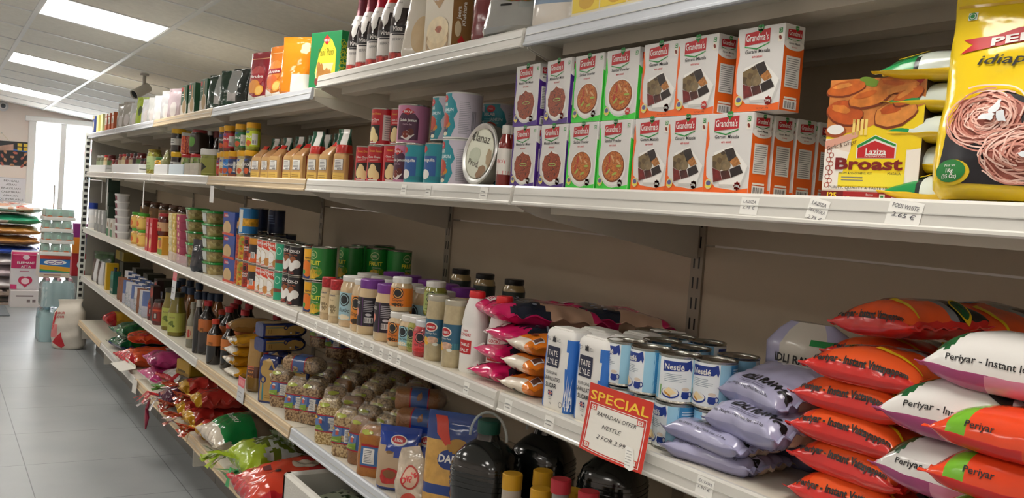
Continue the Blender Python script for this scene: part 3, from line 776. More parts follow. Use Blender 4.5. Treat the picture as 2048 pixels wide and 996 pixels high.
mk('upper milk tin second to the left of the front one, behind the sign', 1247, .04, .0832, -10)
mk('upper milk tin just left of the front one, blue side out', 1296, .035, .0832, -14)
mk('upper milk tin just right of the front one, cup picture visible', 1425, .07, .0832, 12)
for px, n in ((1300, 'third'), (1247, 'second')): mk('lower milk tin hidden behind the special sign, %s from the right' % n, px, .037, 0, 60)
mk('lower milk tin behind the lavender packs', 1425, .07, 0, 60)
for i, (px, x) in enumerate([(1318, .125), (1375, .125), (1300, .21), (1352, .21), (1408, .22), (1470, .15)]):
    mk('lower-tier milk tin in the back rows, number %s from the front' % ordn[i], px, x, 0, 70 + 20 * i)
    mk('upper-tier milk tin with only its bare lid showing, %s of the back rows' % ordn[i], px, x, .0832, 30 * i)

# ---- paper sugar bags
def sugar():
    a, b, h = .047, .031, .162; paper = M('e8e6e1', .5, bump=.25, bs=40); blue = M('2f6fc2', .45, bump=.25, bs=40)
    t = Tube(a, b, 7, ((0, .97, .95), (.004, 1, 1), (.08, 1.01, 1.03), (h - .016, 1, 1), (h - .006, .95, .93), (h, .86, .78)), 48, .0016, 30, 4)
    g = G(); t.body(g, lambda z, f: blue if .098 - .01 * math.sin(z * 45) < f < .86 and z < h - .012 else paper, sub=.008)
    k = t.ink(g, .006, .0005); nv = M('1d2340', .4)
    k.rect(-.032, .010, .086, .127, nv, 2); k.text('TATE', -.011, .108, .0155, WHITE, 4, .012, w=.032); k.text('LYLE', -.011, .0915, .0155, WHITE, 4, .012, w=.034)
    k.text('PURE CANE', -.011, .071, .0085, INK, 3, .01, w=.037); k.text('GRANULATED', -.009, .058, .0115, INK, 3, .012, w=.053); k.text('SUGAR', -.011, .044, .0125, INK, 3, .02, w=.037)
    k.rect(-.019, -.004, .028, .038, M('23356e'), 3); k.rect(-.019, -.004, .0315, .0345, WHITE, 4); k.rect(-.013, -.010, .028, .038, WHITE, 4); k.rect(-.019, -.004, .0322, .0338, RED, 5); k.rect(-.0123, -.0107, .028, .038, RED, 5)
    k.lines(-.017, -.005, .019, .026, 2, GREYINK, 3, .3); k.text('1kg', -.011, .011, .005, INK, 3)
    k.poly([(u - .011, v) for u, v in ((-.006, .136), (.006, .136), (.005, .142), (.006, .147), (.002, .144), (0, .149), (-.002, .144), (-.006, .147), (-.005, .142))], INK, 3); k.lines(-.034, -.021, .137, .145, 3, GREYINK, 3, .3); k.lines(-.002, .012, .137, .145, 3, GREYINK, 3, .3)
    lf = M('e4e8ee', .45)
    for i in range(13):
        u = .03 + .0028 * (i % 7) + .004 * (i // 7); v = .006 + .007 * (i % 4); L = .03 + .012 * ((i * 5) % 3)
        k.poly([(u, v), (u + .0025, v), (u + .001 + .006 * math.sin(i * 2.1), v + L)], lf, 3)
    k.ring(.024, .015, .006, .006, .0014, GREYINK, 3, 14)
    f = G(); f.box(-.02, .02, -.034, .034, h - .003, h + .003, paper, .002)
    return P('sugar_bag', 'bag', g, [('folded_top', f)], w=.094, d=.062, h=h, r=.031)
SU = sugar(); GS = 'paper sugar bags'
put_box(SU, 'first paper sugar bag from the left, beside the orange packs', 'C', 1079, .03, 0, R(2), GS)
put_box(SU, 'second paper sugar bag, partly behind the special sign', 'C', 1142, .03, 0, R(0), GS)
for i, (px, x) in enumerate([(1139, .1), (1198, .1), (1225, .17), (1270, .24)]):
    put_box(SU, 'paper sugar bag with only its top seen, %s behind the front pair' % ordn[i], 'C', px, x, 0, R((3, -3, 2, 12)[i]), GS)

# ---- orange packs, pink packs
ora = film('e8811f', .2); orw = film('e6dccb', .25); blk = film('26221f'); pnk = film('cf1f63', .2); dkb = film('232a3a'); rice = film('c9a68c', .3)
for i in range(3):
    p = Pil(.122, .2, .042, seed=20 + i, pu=4, qu=.45, wr=.0035, flat=1.); g = G()
    p.body(g, lambda u, v, s, i=i: orw if (abs(v + .93) < .1 or s <= 0 and v < -.55) and u < .55 + .1 * math.sin(9 * u) else (film('3a2a24') if s > 0 and v > -.1 and u < .3 else ora), 36, 26)
    k = p.ink(g, .008); k.ell(.0, -.06, .012, .008, M('6a2a10'), 2); k.rect(.033, .053, -.085, -.06, WHITE, 2); k.rect(.035, .051, -.083, -.062, M('5a3a2a'), 3)
    kb = p.ink(g, .008, -1); kb.rect(-.012, -.002, -.098, -.085, blk, 3)
    y = yat(1040, .05, S['C']); P('flour_pack', 'food pack', g).put('orange and white flour pack, %s from the bottom of the three beside the sugar' % ordn[i], (.126 + .003 * i, y - .004 * i, S['C'] + .0435 * i), R(3 - 4 * i), 'orange flour packs')
def pink(seed, L=.21, W=.28, H=.05):
    p = Pil(L, W, H, seed=seed, pu=5, wr=.006, crease=.005); g = G()
    def mt(u, v, s):
        if v < -.66 + .05 * math.sin(u * 21): return pnk
        if v < -.12 + .12 * math.sin(u * 5 + seed): return dkb if s > 0 else pnk
        if s > 0 and abs(u) > .55 - .1 * v or s <= 0: return rice if (u > .2 and v < .75) else pnk
        return pnk if v > .1 or u < -.1 else film('8a2a4a')
    p.body(g, mt, 40, 34); k = p.ink(g, .01)
    k.rect(-.08, -.02, -.12, -.095, WHITE, 3); k.lines(-.075, -.025, -.118, -.097, 4, pnk, 4, .5); k.ring(.02, .04, .035, .028, .004, M('e07aa0'), 3)
    for i in range(12): k.ell(-.07 + .013 * i, -.05 + .012 * math.sin(i * 3), .007, .004, M('8d97a8', .4), 3, 8, i)
    return P('rice_pack', 'food pack', g)
PK = [pink(3), pink(4), pink(7), pink(9, .115), pink(10, .12)]
zc = S['C']
for i, (kd, px, x, z, rz, ty, w) in enumerate([
    (3, 962, .165, .0, 4, 0, 'lowest pink pack at the shelf edge left of the orange packs'), (4, 968, .17, .045, -3, 0, 'second pink pack from the bottom left of the orange packs'),
    (4, 982, .175, .088, 8, 2, 'pink pack third from the bottom, left of the orange packs'), (0, 1072, .18, .132, -12, 3, 'topmost pink pack at the front, dark blue patch facing out'),
    (1, 1150, .33, .072, 30, 2, 'pink rice pack behind the topmost front one'), (2, 1175, .37, .02, 20, 0, 'pink rice pack underneath at the back of the shelf'),
    (1, 1215, .38, .125, -18, 4, 'pink rice pack at the back with a pointed corner sticking up')]):
    PK[kd].put(w, (x, yat(px, x if i > 2 else .03, zc + z), zc + z), R(rz), 'pink rice packs', (0, R(ty)))

# ---- salt bottles
def salt():
    t = Tube(.034, .03, 2.3, ((0, .95, .95), (.004, 1, 1), (.075, 1, 1), (.105, .98, .98), (.11, .93, .93), (.115, .98, .98), (.15, .82, .82), (.178, .55, .55), (.182, .5, .5)), 32)
    g = G(); t.body(g, M('eceae6', .35)); k = t.ink(g, .008)
    k.text("Lets", 0, .098, .009, RED, 2, .01); k.text('COOK!', 0, .087, .0105, RED, 2, .02)
    k.rect(-.02, .02, .045, .078, RED, 2); k.text('TABLE', 0, .064, .0095, WHITE, 3, .02, w=.03); k.text('SALT', 0, .05, .0105, WHITE, 3, .02, w=.028)
    c = G(); Tube(.0205, .018, 2.3, ((.178, .95, .95), (.18, 1, 1), (.19, .97, .97), (.194, .9, .9)), 28).body(c, M('d21f26', .35))
    return P('salt_bottle', 'bottle', g, [('cap', c)], r=.03)
SA = salt()
put_rnd(SA, 'first white salt bottle with red cap, beside the tall ginger jars', 'C', 944, .045, 0, R(12), 'salt bottles')
put_rnd(SA, 'second white salt bottle with red cap, behind the pink packs', 'C', 998, .06, 0, R(20), 'salt bottles')

# ---- lavender packs
lav = film('a9a8c6', .22, .25, 18); lav2 = film('9695b8', .22, .25, 18)
def idli(seed, W=.13, H=.052):
    p = Pil(.185, W, H, pu=5, qu=.5, pv=4, qv=.5, seed=seed, wr=.004, crease=.0045, flat=.9); g = G()
    crm = film('d9c8b0')
    p.body(g, lambda u, v, s: crm if (u > .72 and v > -.3 and s <= 0) else lav if s > 0 else lav2, 44, 26); k = p.ink(g, .006)
    kq = p.front(g); kq.text('IDLI RAWA', .025, .034, .022, BLACK, 2, .035, shear=.25, w=.12); kq.lines(-.03, .06, .024, .031, 2, M('4a4a66'), 2, .25)
    kf = p.front(g); kf.text('Net Weight : 1 kg | Poids Net : 2.2 lbs', .0, .014, .0075, BLACK, 2, .005, w=.12); kb = p.ink(g, .008, -1)
    for i in range(5): kb.rect(-.075, .08, -.058 + i * .006, -.0565 + i * .006, M('6f6f9a', .3), 2)
    kb.rect(-.01, .002, -.06, -.03, M('cfcfe0', .3), 3)
    return P('semolina_pack', 'food pack', g)
ID = [idli(31, H=.034), idli(32, H=.036), idli(33), idli(34)]
for i, (kd, px, x, z, rz, w) in enumerate([(0, 1452, .095, 0, 8, 'lowest lavender semolina pack of the stack right of the milk tins'), (1, 1450, .09, .031, -4, 'second lavender semolina pack from the bottom of the stack'),
    (2, 1536, .1, .066, -8, 'third lavender semolina pack from the bottom of the stack'), (3, 1562, .135, .115, -14, 'uppermost lavender semolina pack, large black lettering on top'), (2, 1590, .24, .0, 4, 'lavender semolina pack underneath at the back of the stack'), (2, 1600, .25, .05, 0, 'second lavender semolina pack up at the back of the stack'), (1, 1610, .25, .1, 5, 'third lavender semolina pack up at the back of the stack')]):
    ID[kd].put(w, (x, yat(px, x, zc + z), zc + z), R(rz), 'lavender semolina packs', (0, R((0, -2, -9, -16, 0, 0, 0)[i])))
t = Tube(.085, .04, 2.6, ((0, .9, .5), (.02, 1, 1), (.06, 1, 1), (.085, .75, .6), (.1, .5, .25)), 40, .006, 18, 8); g = G(); t.body(g, lambda z, f: lav if .1 < f < .9 else film('c9c4b8'), sub=.01); k = t.ink(g, .01)
k.text('IDLI RAWA', 0, .03, .02, BLACK, 2, .03); k.rect(.02, .07, .065, .075, film('2f8a4a'), 2)
P('semolina_pack', 'food pack', g).put('rumpled lavender semolina bag at the back with a clear end', (.275, yat(1618, .275, zc + .13), zc + .135), R(8), 'lavender semolina packs')

# ---- orange and pink breakfast-mix packs
og = film('df4620', .16, .3, 22); og2 = film('ea5a26', .16, .3, 22); rd = film('d42c28', .18); pk1 = film('d58aa6', .18); pk2 = film('a8487a', .18); wht = film('dcdad6', .18); grn = film('17552c', .2); yl = film('e6c31c', .2); bl = film('2a5ea8', .2); blk2 = film('1e2222', .2)
def peri(kind, seed):
    p = Pil(.2, .15, .074 if kind == 'p' else .054, pu=3.2, pv=3.6, qv=.5, seed=seed, wr=.0035, crease=.003, ear=.07, flat=.45); g = G()
    if kind == 'o':
        def mt(u, v, s):
            if s <= 0: return rd
            if abs(u) > .86: return rd
            if v > .0: return blk2 if (u > .2 and v > .25) else film('8d9296') if u > -.2 else og
            return rd if v < -.97 else og if u < -.6 else og2
    elif kind == 'p':
        def mt(u, v, s):
            if s <= 0: return pk2 if u < -.1 else pk1 if u < .5 else film('8e8e92')
            if u < -.86: return pk1
            if u < -.42 - .2 * v * v and v > -.93 + .4 * max(0, -.6 - u): return grn
            return wht
    else:
        def mt(u, v, s):
            if s <= 0: return rd if u < .2 else og
            return film('6fae2a') if -.7 < u < -.45 else og
    p.body(g, mt, 46, 26); k = p.ink(g, .006)
    if kind == 'o':
        kf = p.front(g); kf.text('Periyar - Instant Vattayappam', .0, .0085, .0165, BLACK, 5, .035, w=.152); k.rect(-.06, -.04, -.03, -.012, film('4a9a2a'), 2); k.rect(-.04, -.012, -.03, -.01, bl, 2)
        k.poly([(.0, -.04), (.085, -.055), (.085, -.052), (.0, -.03)], yl, 2); k.ell(.07, .03, .02, .013, grn, 3); k.ring(.07, .03, .02, .013, .003, yl, 4)
    elif kind == 'p':
        kf = p.front(g); kf.text('Periyar - Instant Idiyappam', .012, .009, .0125, BLACK, 3, .012, w=.145); k.poly([(-.07, -.03), (-.045, -.022), (-.04, -.012), (-.075, -.022)], yl, 4)
        k.ell(.055, -.005, .05, .055, blk2, 3, 26)
        for i in range(9): k.ell(.03 + .018 * (i % 4), -.045 + .02 * (i // 4) + .006 * (i % 2), .012, .008, M('d9d9dc', .4, var=.2, vs=120), 4 + i % 2, 12, i, .15, i)
    else: kf = p.front(g); kf.text('Periyar', -.03, .01, .0125, BLACK, 3, .012)
    return P('breakfast_mix_pack', 'food pack', g)
PO = [peri('o', 41), peri('o', 42), peri('o', 43)]; PP_ = [peri('p', 45), peri('p', 46)]; PR = [peri('r', 48)]
for i, px in enumerate((1738, 1744, 1744, 1743, 1776)):
    PO[i % 3].put('orange breakfast mix pack, %s from the bottom of the tall stack' % ordn[i], (.115 + .004 * (i % 2), yat(px, .115, zc + .046 * i), zc + .046 * i), R((2, -2, 1, -2, 2, -2)[i]), 'orange breakfast mix packs', (0, R(1)))
PO[1].put('orange breakfast mix pack lying askew on top of the whole pile', (.2, yat(1822, .2, zc + .255), zc + .25), R(-16), 'orange breakfast mix packs', (R(-5), R(-3)))
PO[2].put('orange breakfast mix pack at the top right of the pile, before the back panel', (.3, yat(1975, .3, zc + .26), zc + .25), R(-10), 'orange breakfast mix packs', (R(4), R(-4)))
for i in range(5): PO[i % 3].put('orange pack at the back of the pile, %s from the shelf' % ordn[i], (.27, yat(1800, .27, zc + .046 * i), zc + .046 * i), R(3 * (i % 3) - 3), 'orange breakfast mix packs')
for i, (px, rz) in enumerate(((1965, 2), (1936, -3), (1955, 3), (2044, -2))):
    PP_[i % 2].put('pink and white breakfast mix pack, %s from the bottom of its stack' % ordn[i], (.065 + .003 * (i % 2), yat(px, .065, zc + (.006, .08, .154, .222)[i] - .02), zc + (.0, .078, .152, .22)[i]), R(rz), 'pink and white breakfast mix packs', (0, R(1)))
for i, (px, rz) in enumerate(((2060, 2), (2070, -4), (2065, 3), (2075, -3))):
    PR[0].put('red-orange pack at the picture edge, %s from the bottom of its stack' % ordn[i], (.02, yat(px, .02, zc + .046 * i), zc + .01 + .05 * i), R(rz), 'red-orange packs at the frame edge')

# ---- special-offer sign clipped to the rail
def sign(name, pts, txt, cat='sign', label=''):
    pass
Y0s, Y1s = yat(1176, -.004, zc + .03), yat(1302, -.004, zc + .03); ws, hs = Y0s - Y1s, .118
g = G(); ym = (Y0s + Y1s) / 2
def cf(u, v, o):   # v 0 bottom .. hs top, bowed outwards below
    t = v / hs; x = -.004 - .020 * (1 - t) ** 1.3 - .006 * (1 - (2 * u / ws) ** 2) * (1 - t)
    return (x - o, -u - .006 * (1 - t), v)
rr = M('cf3322', .4); ik = Ink(g, cf, .012, .0003); ik.rect(-ws / 2, ws / 2, 0, hs, rr, 0)
bk_ = Ink(g, lambda u, v, o: (cf(u, v, 0)[0] + .0006, *cf(u, v, 0)[1:]), .02); bk_.rect(-ws / 2, ws / 2, 0, hs, M('e8e4dc', .6), 0)
yt = M('f2c63a', .4); ik.text('SPECIAL', 0, hs * .765, hs * .2, yt, 2, .012, w=ws * .92)
pw = M('e6e3da', .5); ik.rect(-ws * .42, ws * .42, hs * .06, hs * .70, pw, 1)
for a, b, c, d in ((-.45, .45, .035, .045), (-.45, .45, .715, .725)): ik.rect(ws * a, ws * b, hs * c, hs * d, pw, 2)
for sgn in (-1, 1): ik.rect(min(sgn * .44, sgn * .45) * ws, max(sgn * .44, sgn * .45) * ws, hs * .035, hs * .725, pw, 2)
for sx in (-1, 1):
    for vy in (.1, .66):
        ik.rect(ws * (sx * .37 - .05), ws * (sx * .37 + .05), hs * (vy - .04), hs * (vy + .04), rr, 3); ik.rect(ws * (sx * .37 - .038), ws * (sx * .37 + .038), hs * (vy - .03), hs * (vy + .03), pw, 4); ik.rect(ws * (sx * .37 - .02), ws * (sx * .37 + .02), hs * (vy - .016), hs * (vy + .016), rr, 5); ik.rect(ws * (sx * .37 - .011), ws * (sx * .37 + .011), hs * (vy - .009), hs * (vy + .009), pw, 6)
pen = M('15151a', .6)
ik.text('RAMADAN OFFER', .002, hs * .56, hs * .085, pen, 3, -.004, shear=.2, w=ws * .62); ik.text('NESTLE', -.004, hs * .40, hs * .085, pen, 3, -.004, shear=.2, w=ws * .3); ik.text('2 FOR 3.99', 0, hs * .24, hs * .09, pen, 3, -.004, shear=.25, w=ws * .46)
st_ = G(); ks = Ink(st_, cf, .012, .0003); ks.poly([(ws * .24, hs * .3), (ws * .34, hs * .3), (ws * .41, hs * .03), (ws * .36, -hs * .01), (ws * .28, hs * .02)], PAPER, 7); ks.lines(ws * .27, ws * .36, hs * .04, hs * .27, 6, M('aaa9a6'), 8, .25)
sgn_ = tag(obj('offer_sign', g, None, (0, ym, zc - .028)), 'red SPECIAL offer card with a handwritten white panel, hung before the milk tins', 'sign')
obj('sticker', st_, sgn_)

# ================================================================ tins, jars and bottles of the other bays
def ppm(x, y, z): return F / dep(x, y, z)
def tin(name, r, h, col, draw=None, lid=TIN, cat='can', plastic=None):
    g = G(); g.lathe([(r - .002, 0), (r, .001), (r, .003), (r - .001, .0045), (r - .001, h - .0045), (r, h - .003), (r, h - .0005), (r - .0015, h), (r - .003, h - .001), (r - .004, h - .004), (r * .7, h - .004), (r * .68, h - .003), (0, h - .003)], lid, 28)
    t = Tube(r - .0005, r - .0005, 2, ((.004, 1, 1), (h - .004, 1, 1)), 32); l = G(); t.body(l, M(col, .32) if isinstance(col, str) else col, cap=False)
    if draw: draw(t.ink(l, .01, .0002), r, h)
    parts = [('paper_label', l)]
    if plastic: c = G(); c.lathe([(r + .001, h - .012), (r + .0015, h), (r, h + .003), (0, h + .003)], M(plastic, .35), 28); parts.append(('lid', c))
    return P(name, cat, g, parts, r=r, h=h)
def jar(name, r, h, lid, body, label=None, draw=None, lh=.014, lab=(.14, .68), neck=.82, cat='jar', lr=None, sq=2., labm=None):
    """glass jar seen with its filling; lid and paper label are parts"""
    lr = lr or r * (neck + .04); sh = h - lh
    pr = ((0, .9, .9), (.003, .97, .97), (.008, 1, 1), (sh * .78, 1, 1), (sh * .88, .96, .96), (sh * .95, neck + .02, neck + .02), (sh, neck, neck))
    t = Tube(r, r, sq, pr, 28); g = G(); t.body(g, body); parts = []
    c = G(); c.lathe([(lr - .001, sh - .002), (lr, sh), (lr, h - .002), (lr - .002, h), (lr - .006, h - .0005), (0, h - .001)], lid, 28); parts.append(('lid', c))
    if label:
        l = G(); t.body(l, M(label, .4) if isinstance(label, str) else label, h * lab[0], h * lab[1], .0005, False)
        if draw: draw(t.ink(l, .01, .0003), r, h)
        parts.append(('paper_label', l))
    return P(name, cat, g, parts, r=r, h=h)
def bottle(name, r, h, body, cap, label=None, draw=None, lab=(.2, .5), nr=.36, sh=.62, ch=.03, cat='bottle', sq=2., capr=None, foil=None):
    pr = ((0, .88, .88), (.006, 1, 1), (h * sh, 1, 1), (h * (sh + .08), .86, .86), (h * (sh + .17), nr + .08, nr + .08), (h * (sh + .22), nr, nr), (h - ch, nr, nr))
    t = Tube(r, r, sq, pr, 26); g = G(); t.body(g, body); parts = []
    cr = capr or r * nr * 1.2; c = G()
    c.lathe([(cr, h - ch - .002), (cr, h - .002), (cr - .002, h), (0, h)], cap, 20); parts.append(('cap', c))
    if label:
        l = G(); t.body(l, M(label, .4) if isinstance(label, str) else label, h * lab[0], h * lab[1], .0006, False)
        if draw: draw(t.ink(l, .01, .0003), r, h)
        parts.append(('paper_label', l))
    return P(name, cat, g, parts, r=r, h=h)
def left(p, label, lv, px, x=.03, dz=0., rz=0., group=None, tilt=(0, 0)):
    """round thing by the column of its far (left) edge"""
    y = yat(px, x + p.r, S[lv] + dz)
    return put_rnd(p, label, lv, px + p.r * ppm(x + p.r, y, S[lv] + dz), x, dz, rz, group, tilt)
def glossy(c, **k): return M(c, .15, coat=.8, **k)
zc = S['C']

# ---- ginger and garlic paste jars (bay beside the salt)
ging = glossy('b7a884', var=.12, vs=60); garl = glossy('c9b08a', var=.1, vs=60)
def ahmed(k, r, h):
    k.rect(-.055, .055, .045, .1, M('23506e', .35), 1); k.rect(-.055, .055, .045, .06, M('3f7a86', .35), 2)
    k.ell(0, .086, .018, .012, M('efe6da'), 3); k.ell(0, .086, .015, .0095, RED, 4); k.text('AHMED', 0, .0825, .0085, WHITE, 5, .02, w=.024)
    k.text('Garlic Ginger Paste', 0, .068, .006, WHITE, 4, .005, w=.034)
    k.ell(.006, .053, .015, .009, M('d8b096', .4, var=.3, vs=90), 4, 18, 0, .1, 1); k.ell(-.012, .05, .008, .011, M('e0a92a', .4), 4, 12, .5); k.ell(.015, .043, .007, .004, M('d9dcd0'), 5, 12)
AH = jar('paste_vial', .0285, .165, CLEAR('cfc9b6', .7, .15, 0), ging, '2f5f7a', ahmed, lh=.012, lab=(.27, .64), neck=.93)
left(AH, 'first tall ginger paste vial with a dark blue label, left of the salt', 'C', 847, .03, 0, R(30), 'tall paste vials')
left(AH, 'second tall ginger paste vial, right against the salt bottle', 'C', 881, .03, 0, R(12), 'tall paste vials')
def rnd_lab(bg, dark, pic=None):
    def f(k, r, h):
        k.ell(0, h * .54, r * .5, r * .5, M('23262a', .4), 2); k.ring(0, h * .54, r * .4, r * .4, r * .06, M(bg, .4), 3)
        k.text(dark, 0, h * .3, h * .1, M('2a2a2a'), 2, .01, shear=.3, w=r * 1.1); k.ell(0, h * .2, r * .6, h * .05, M(pic or 'e6dcc0', .4), 2, 14, 0, .2, 3)
    return f
ora_l = rnd_lab('e6b06a', 'Ginger', '3a2a18'); SJO = jar('paste_jar', .031, .093, WHITE, garl, 'dd7a22', ora_l)
SJB = jar('paste_jar', .031, .093, WHITE, garl, '93c4cf', rnd_lab('a8cdd4', 'Garlic')); SJG = jar('paste_jar', .031, .093, WHITE, glossy('93923f', var=.2), '9fae6a', rnd_lab('b9c490', 'Green', '5f7a2a'))
SJR = jar('paste_jar', .031, .093, M('dcdce0', .35), glossy('a82a2e', var=.15), 'd5484e', rnd_lab('e08a8a', 'Red Chilli', 'c02a2a'))
GP = 'small paste jars'
left(SJO, 'small orange-labelled paste jar on the shelf, under another just like it', 'C', 774, .03, 0, R(28), GP)
left(SJO, 'small orange-labelled paste jar stacked on a lower jar', 'C', 779, .04, .0935, R(45), GP)
left(SJB, 'small pale-blue labelled paste jar in front of the stacked jars', 'C', 796, .03, 0, R(20), GP)
left(SJG, 'small green-labelled paste jar half hidden by the red one', 'C', 812, .04, 0, R(20), GP)
left(SJR, 'small red chilli paste jar with red filling', 'C', 824, .026, 0, R(38), GP)
left(SJG, 'small green-labelled paste jar stacked above the red one', 'C', 846, .095, .0935, R(40), GP); left(SJB, 'pale-blue labelled jar carrying the stacked green one', 'C', 844, .1, 0, 0, GP)
TJB = jar('paste_jar', .04, .155, WHITE, garl, '9cc3d0', rnd_lab('a8cdd4', 'Garlic')); TJO = jar('paste_jar', .04, .155, WHITE, garl, 'e08a2a', rnd_lab('e6b06a', 'Ginger', '3a2a18'))
left(TJB, 'tall pale-blue labelled garlic paste jar with white lid', 'C', 677, .03, 0, R(25), 'large paste jars'); left(TJO, 'tall orange-labelled paste jar with white lid', 'C', 700, .03, 0, R(25), 'large paste jars')
def purp(k, r, h):
    k.rect(-.06, .06, h * .16, h * .2, M('5a2a6e'), 1); k.rect(-.003, -.001, h * .15, h * .68, M('6a3a7a'), 2); k.text('GARLIC', -.028, h * .55, .012, WHITE, 3, .02, w=.034); k.lines(.002, .034, h * .42, h * .64, 7, M('b8b4bc'), 3, .3)
    k.rect(.006, .032, h * .22, h * .32, M('e4e2e0'), 3); k.bars(.008, .03, h * .23, h * .31, INK, 4, 14); k.ell(-.024, h * .4, .007, .012, M('d88a7a'), 3); k.ell(.018, h * .37, .009, .004, M('cfcad0'), 3)
PJ = jar('paste_jar', .039, .16, M('7a3a96', .35), glossy('cdb48a'), '221c28', purp, lh=.024, lab=(.16, .68), neck=.86)
left(PJ, 'first large garlic jar with purple lid and black label', 'C', 713, .028, 0, R(30), 'large paste jars'); left(PJ, 'second large garlic jar with purple lid, right of its twin', 'C', 746, .026, 0, R(30), 'large paste jars')
def chk(k, r, h): k.text('PREMIER', 0, h * .62, .007, M('2a2a5a'), 3, .01, w=.026); k.text('Paste', 0, h * .52, .007, M('5a2a1a'), 3, 0, shear=.3); k.ell(.002, h * .33, .014, .014, M('8d7a5a', var=.3), 2, 12, 0, .2); k.ell(-.008, h * .28, .006, .012, M('e6dcc4'), 3, 10)
CJ = jar('paste_jar', .0235, .135, M('b62a30', .4, var=.35, vs=120), garl, 'd9c49a', chk, lh=.03, lab=(.17, .66), neck=.9)
left(CJ, 'first slim paste jar with red checked lid, next to the fruit tins', 'C', 639, .028, 0, R(25), 'slim paste jars'); left(CJ, 'second slim paste jar with red checked lid', 'C', 656, .026, 0, R(25), 'slim paste jars')
for i, px in enumerate((700, 727, 755, 787, 818, 849)): (TJB, TJO)[i % 2].put('large white-lidded paste jar in the row behind, %s from the fruit tins' % ordn[i], (.17, yat(px + 30, .17, zc), zc), 0, 'large paste jars')
for i, px in enumerate((742, 775, 812, 848, 880)): PJ.put('large purple-lidded jar in the back row, %s from the fruit tins' % ordn[i], (.27, yat(px + 40, .27, zc), zc), R(40), 'large paste jars')
BJ = jar('olive_jar', .032, .1, M('1c1c1c', .3), glossy('a08a5e', var=.2), '232f2a', lambda k, r, h: (k.rect(.004, .022, h * .25, h * .5, M('b9b6ae'), 2), k.bars(.006, .02, h * .27, h * .4, INK, 3, 8), k.ell(-.018, h * .42, .008, .006, M('3a6a3a'), 2)), lab=(.2, .66))
BJ0 = jar('olive_jar', .032, .1, M('8d8878', .4), glossy('8a7a58'), '3a4238', lab=(.2, .66))
for i, (px, rz) in enumerate(((918, 20), (966, 24), (1024, 30))):
    put_rnd(BJ0, 'pale-lidded jar beneath the black-lidded ones, %s from the left' % ordn[i], 'C', px - 2, .31, 0, R(rz)); put_rnd(BJ, 'black-lidded jar on the upper tier at the back, %s of three' % ordn[i], 'C', px, .31, .102, R(rz))
for i, px in enumerate((942, 990, 1050, 1085, 1118)): put_rnd(BJ0, 'pale-lidded jar in the low back row above the pink packs, %s along' % ordn[i], 'C', px, .385 if i != 2 else .41, .0, 0)

# ---- tins: fruit cocktail, coconut milk, beans
def fruit(k, r, h):
    k.ring(-.004, h * .76, .016, .014, .0025, M('b9c98a'), 2); k.lines(-.014, .006, h * .72, h * .8, 3, M('d9e0b0'), 2, .4); k.text('FRUIT', .0, h * .47, h * .17, M('e3dd45'), 3, .03, w=.048); k.text('COCKTAIL', .004, h * .38, .006, M('e9e6c8'), 3)
    k.ell(.0, h * .2, .026, h * .15, M('c7a22a', .4, var=.4, vs=60), 2, 16, .3, .2, 2); k.ell(.02, h * .28, .012, h * .12, M('5f9a2a'), 2, 12, .6); k.rect(-.12, .12, h * .055, h * .09, M('14401c'), 1)
FT = tin('fruit_tin', .0425, .112, '1f7a30', fruit)
def mango(k, r, h): k.rect(-.15, .15, .005, h * .45, M('2a3a6e', .4), 1); k.rect(-.15, .15, h * .45, h * .62, M('7a6a4a', .4), 1); k.ell(.0, h * .36, .022, h * .26, M('e6781e', .4), 2, 18, .4); k.ell(-.012, h * .25, .009, h * .08, M('4a9a3a'), 3, 10); k.text('MANGO', .01, h * .66, .01, INK, 2, .02)
MT = tin('fruit_tin', .04, .108, 'e6a81e', mango)
def aroy(k, r, h):
    k.text('AROY-D', 0, h * .77, h * .14, WHITE, 2, .03, w=.062); k.text('COCONUT MILK', 0, h * .68, .006, M('c7643a'), 2, .01)
    for u, v in ((-.018, .42), (.02, .4), (.0, .3)): k.ell(u, h * v, .016, h * .14, M('e6e4e0', .4), 3); k.ell(u, h * v, .016, h * .155, M('6a3a22', .5), 2)
    k.ell(.004, h * .54, .014, h * .12, M('9a5a34', .5, var=.3), 1); k.lines(-.02, .02, h * .06, h * .16, 2, M('b04a3a'), 2, .4)
AT = tin('coconut_milk_tin', .0365, .105, '1e1c20', aroy)
def chao(k, r, h): k.rect(-.15, .15, h * .76, h - .005, M('d2452e', .4), 1); k.text('CHAOKOH', 0, h * .8, h * .12, WHITE, 2, .03, w=.06); k.poly([(-.02, h * .76), (.02, h * .76), (.03, h * .6)], M('d2452e', .4), 1); k.ell(-.008, h * .42, .02, h * .2, WHITE, 3); k.ell(-.008, h * .42, .022, h * .22, M('b9a888'), 2); k.ell(.02, h * .22, .014, h * .14, M('c98a4a', var=.3), 3, 14, 0, .15); k.lines(-.02, .02, h * .04, h * .12, 2, M('c7402e'), 3, .5)
CT = tin('coconut_milk_tin', .0365, .105, 'e3dfd6', chao)
beans_ = PIC(('5a1410', '8a241a', 'a83a22', '3a0c0a'), 110, 'cell', .4)
KT = tin('bean_tin', .0365, .105, beans_, lambda k, r, h: (k.ell(0, h * .76, .015, .015, M('2a1c1a'), 2), k.ring(0, h * .76, .013, .013, .002, M('c7402e'), 3), k.text('KIDNEY', 0, h * .52, .01, WHITE, 3, .02), k.text('BEANS', 0, h * .42, .01, WHITE, 3, .02), k.rect(-.026, .026, .006, h * .14, M('b02a20'), 2)))
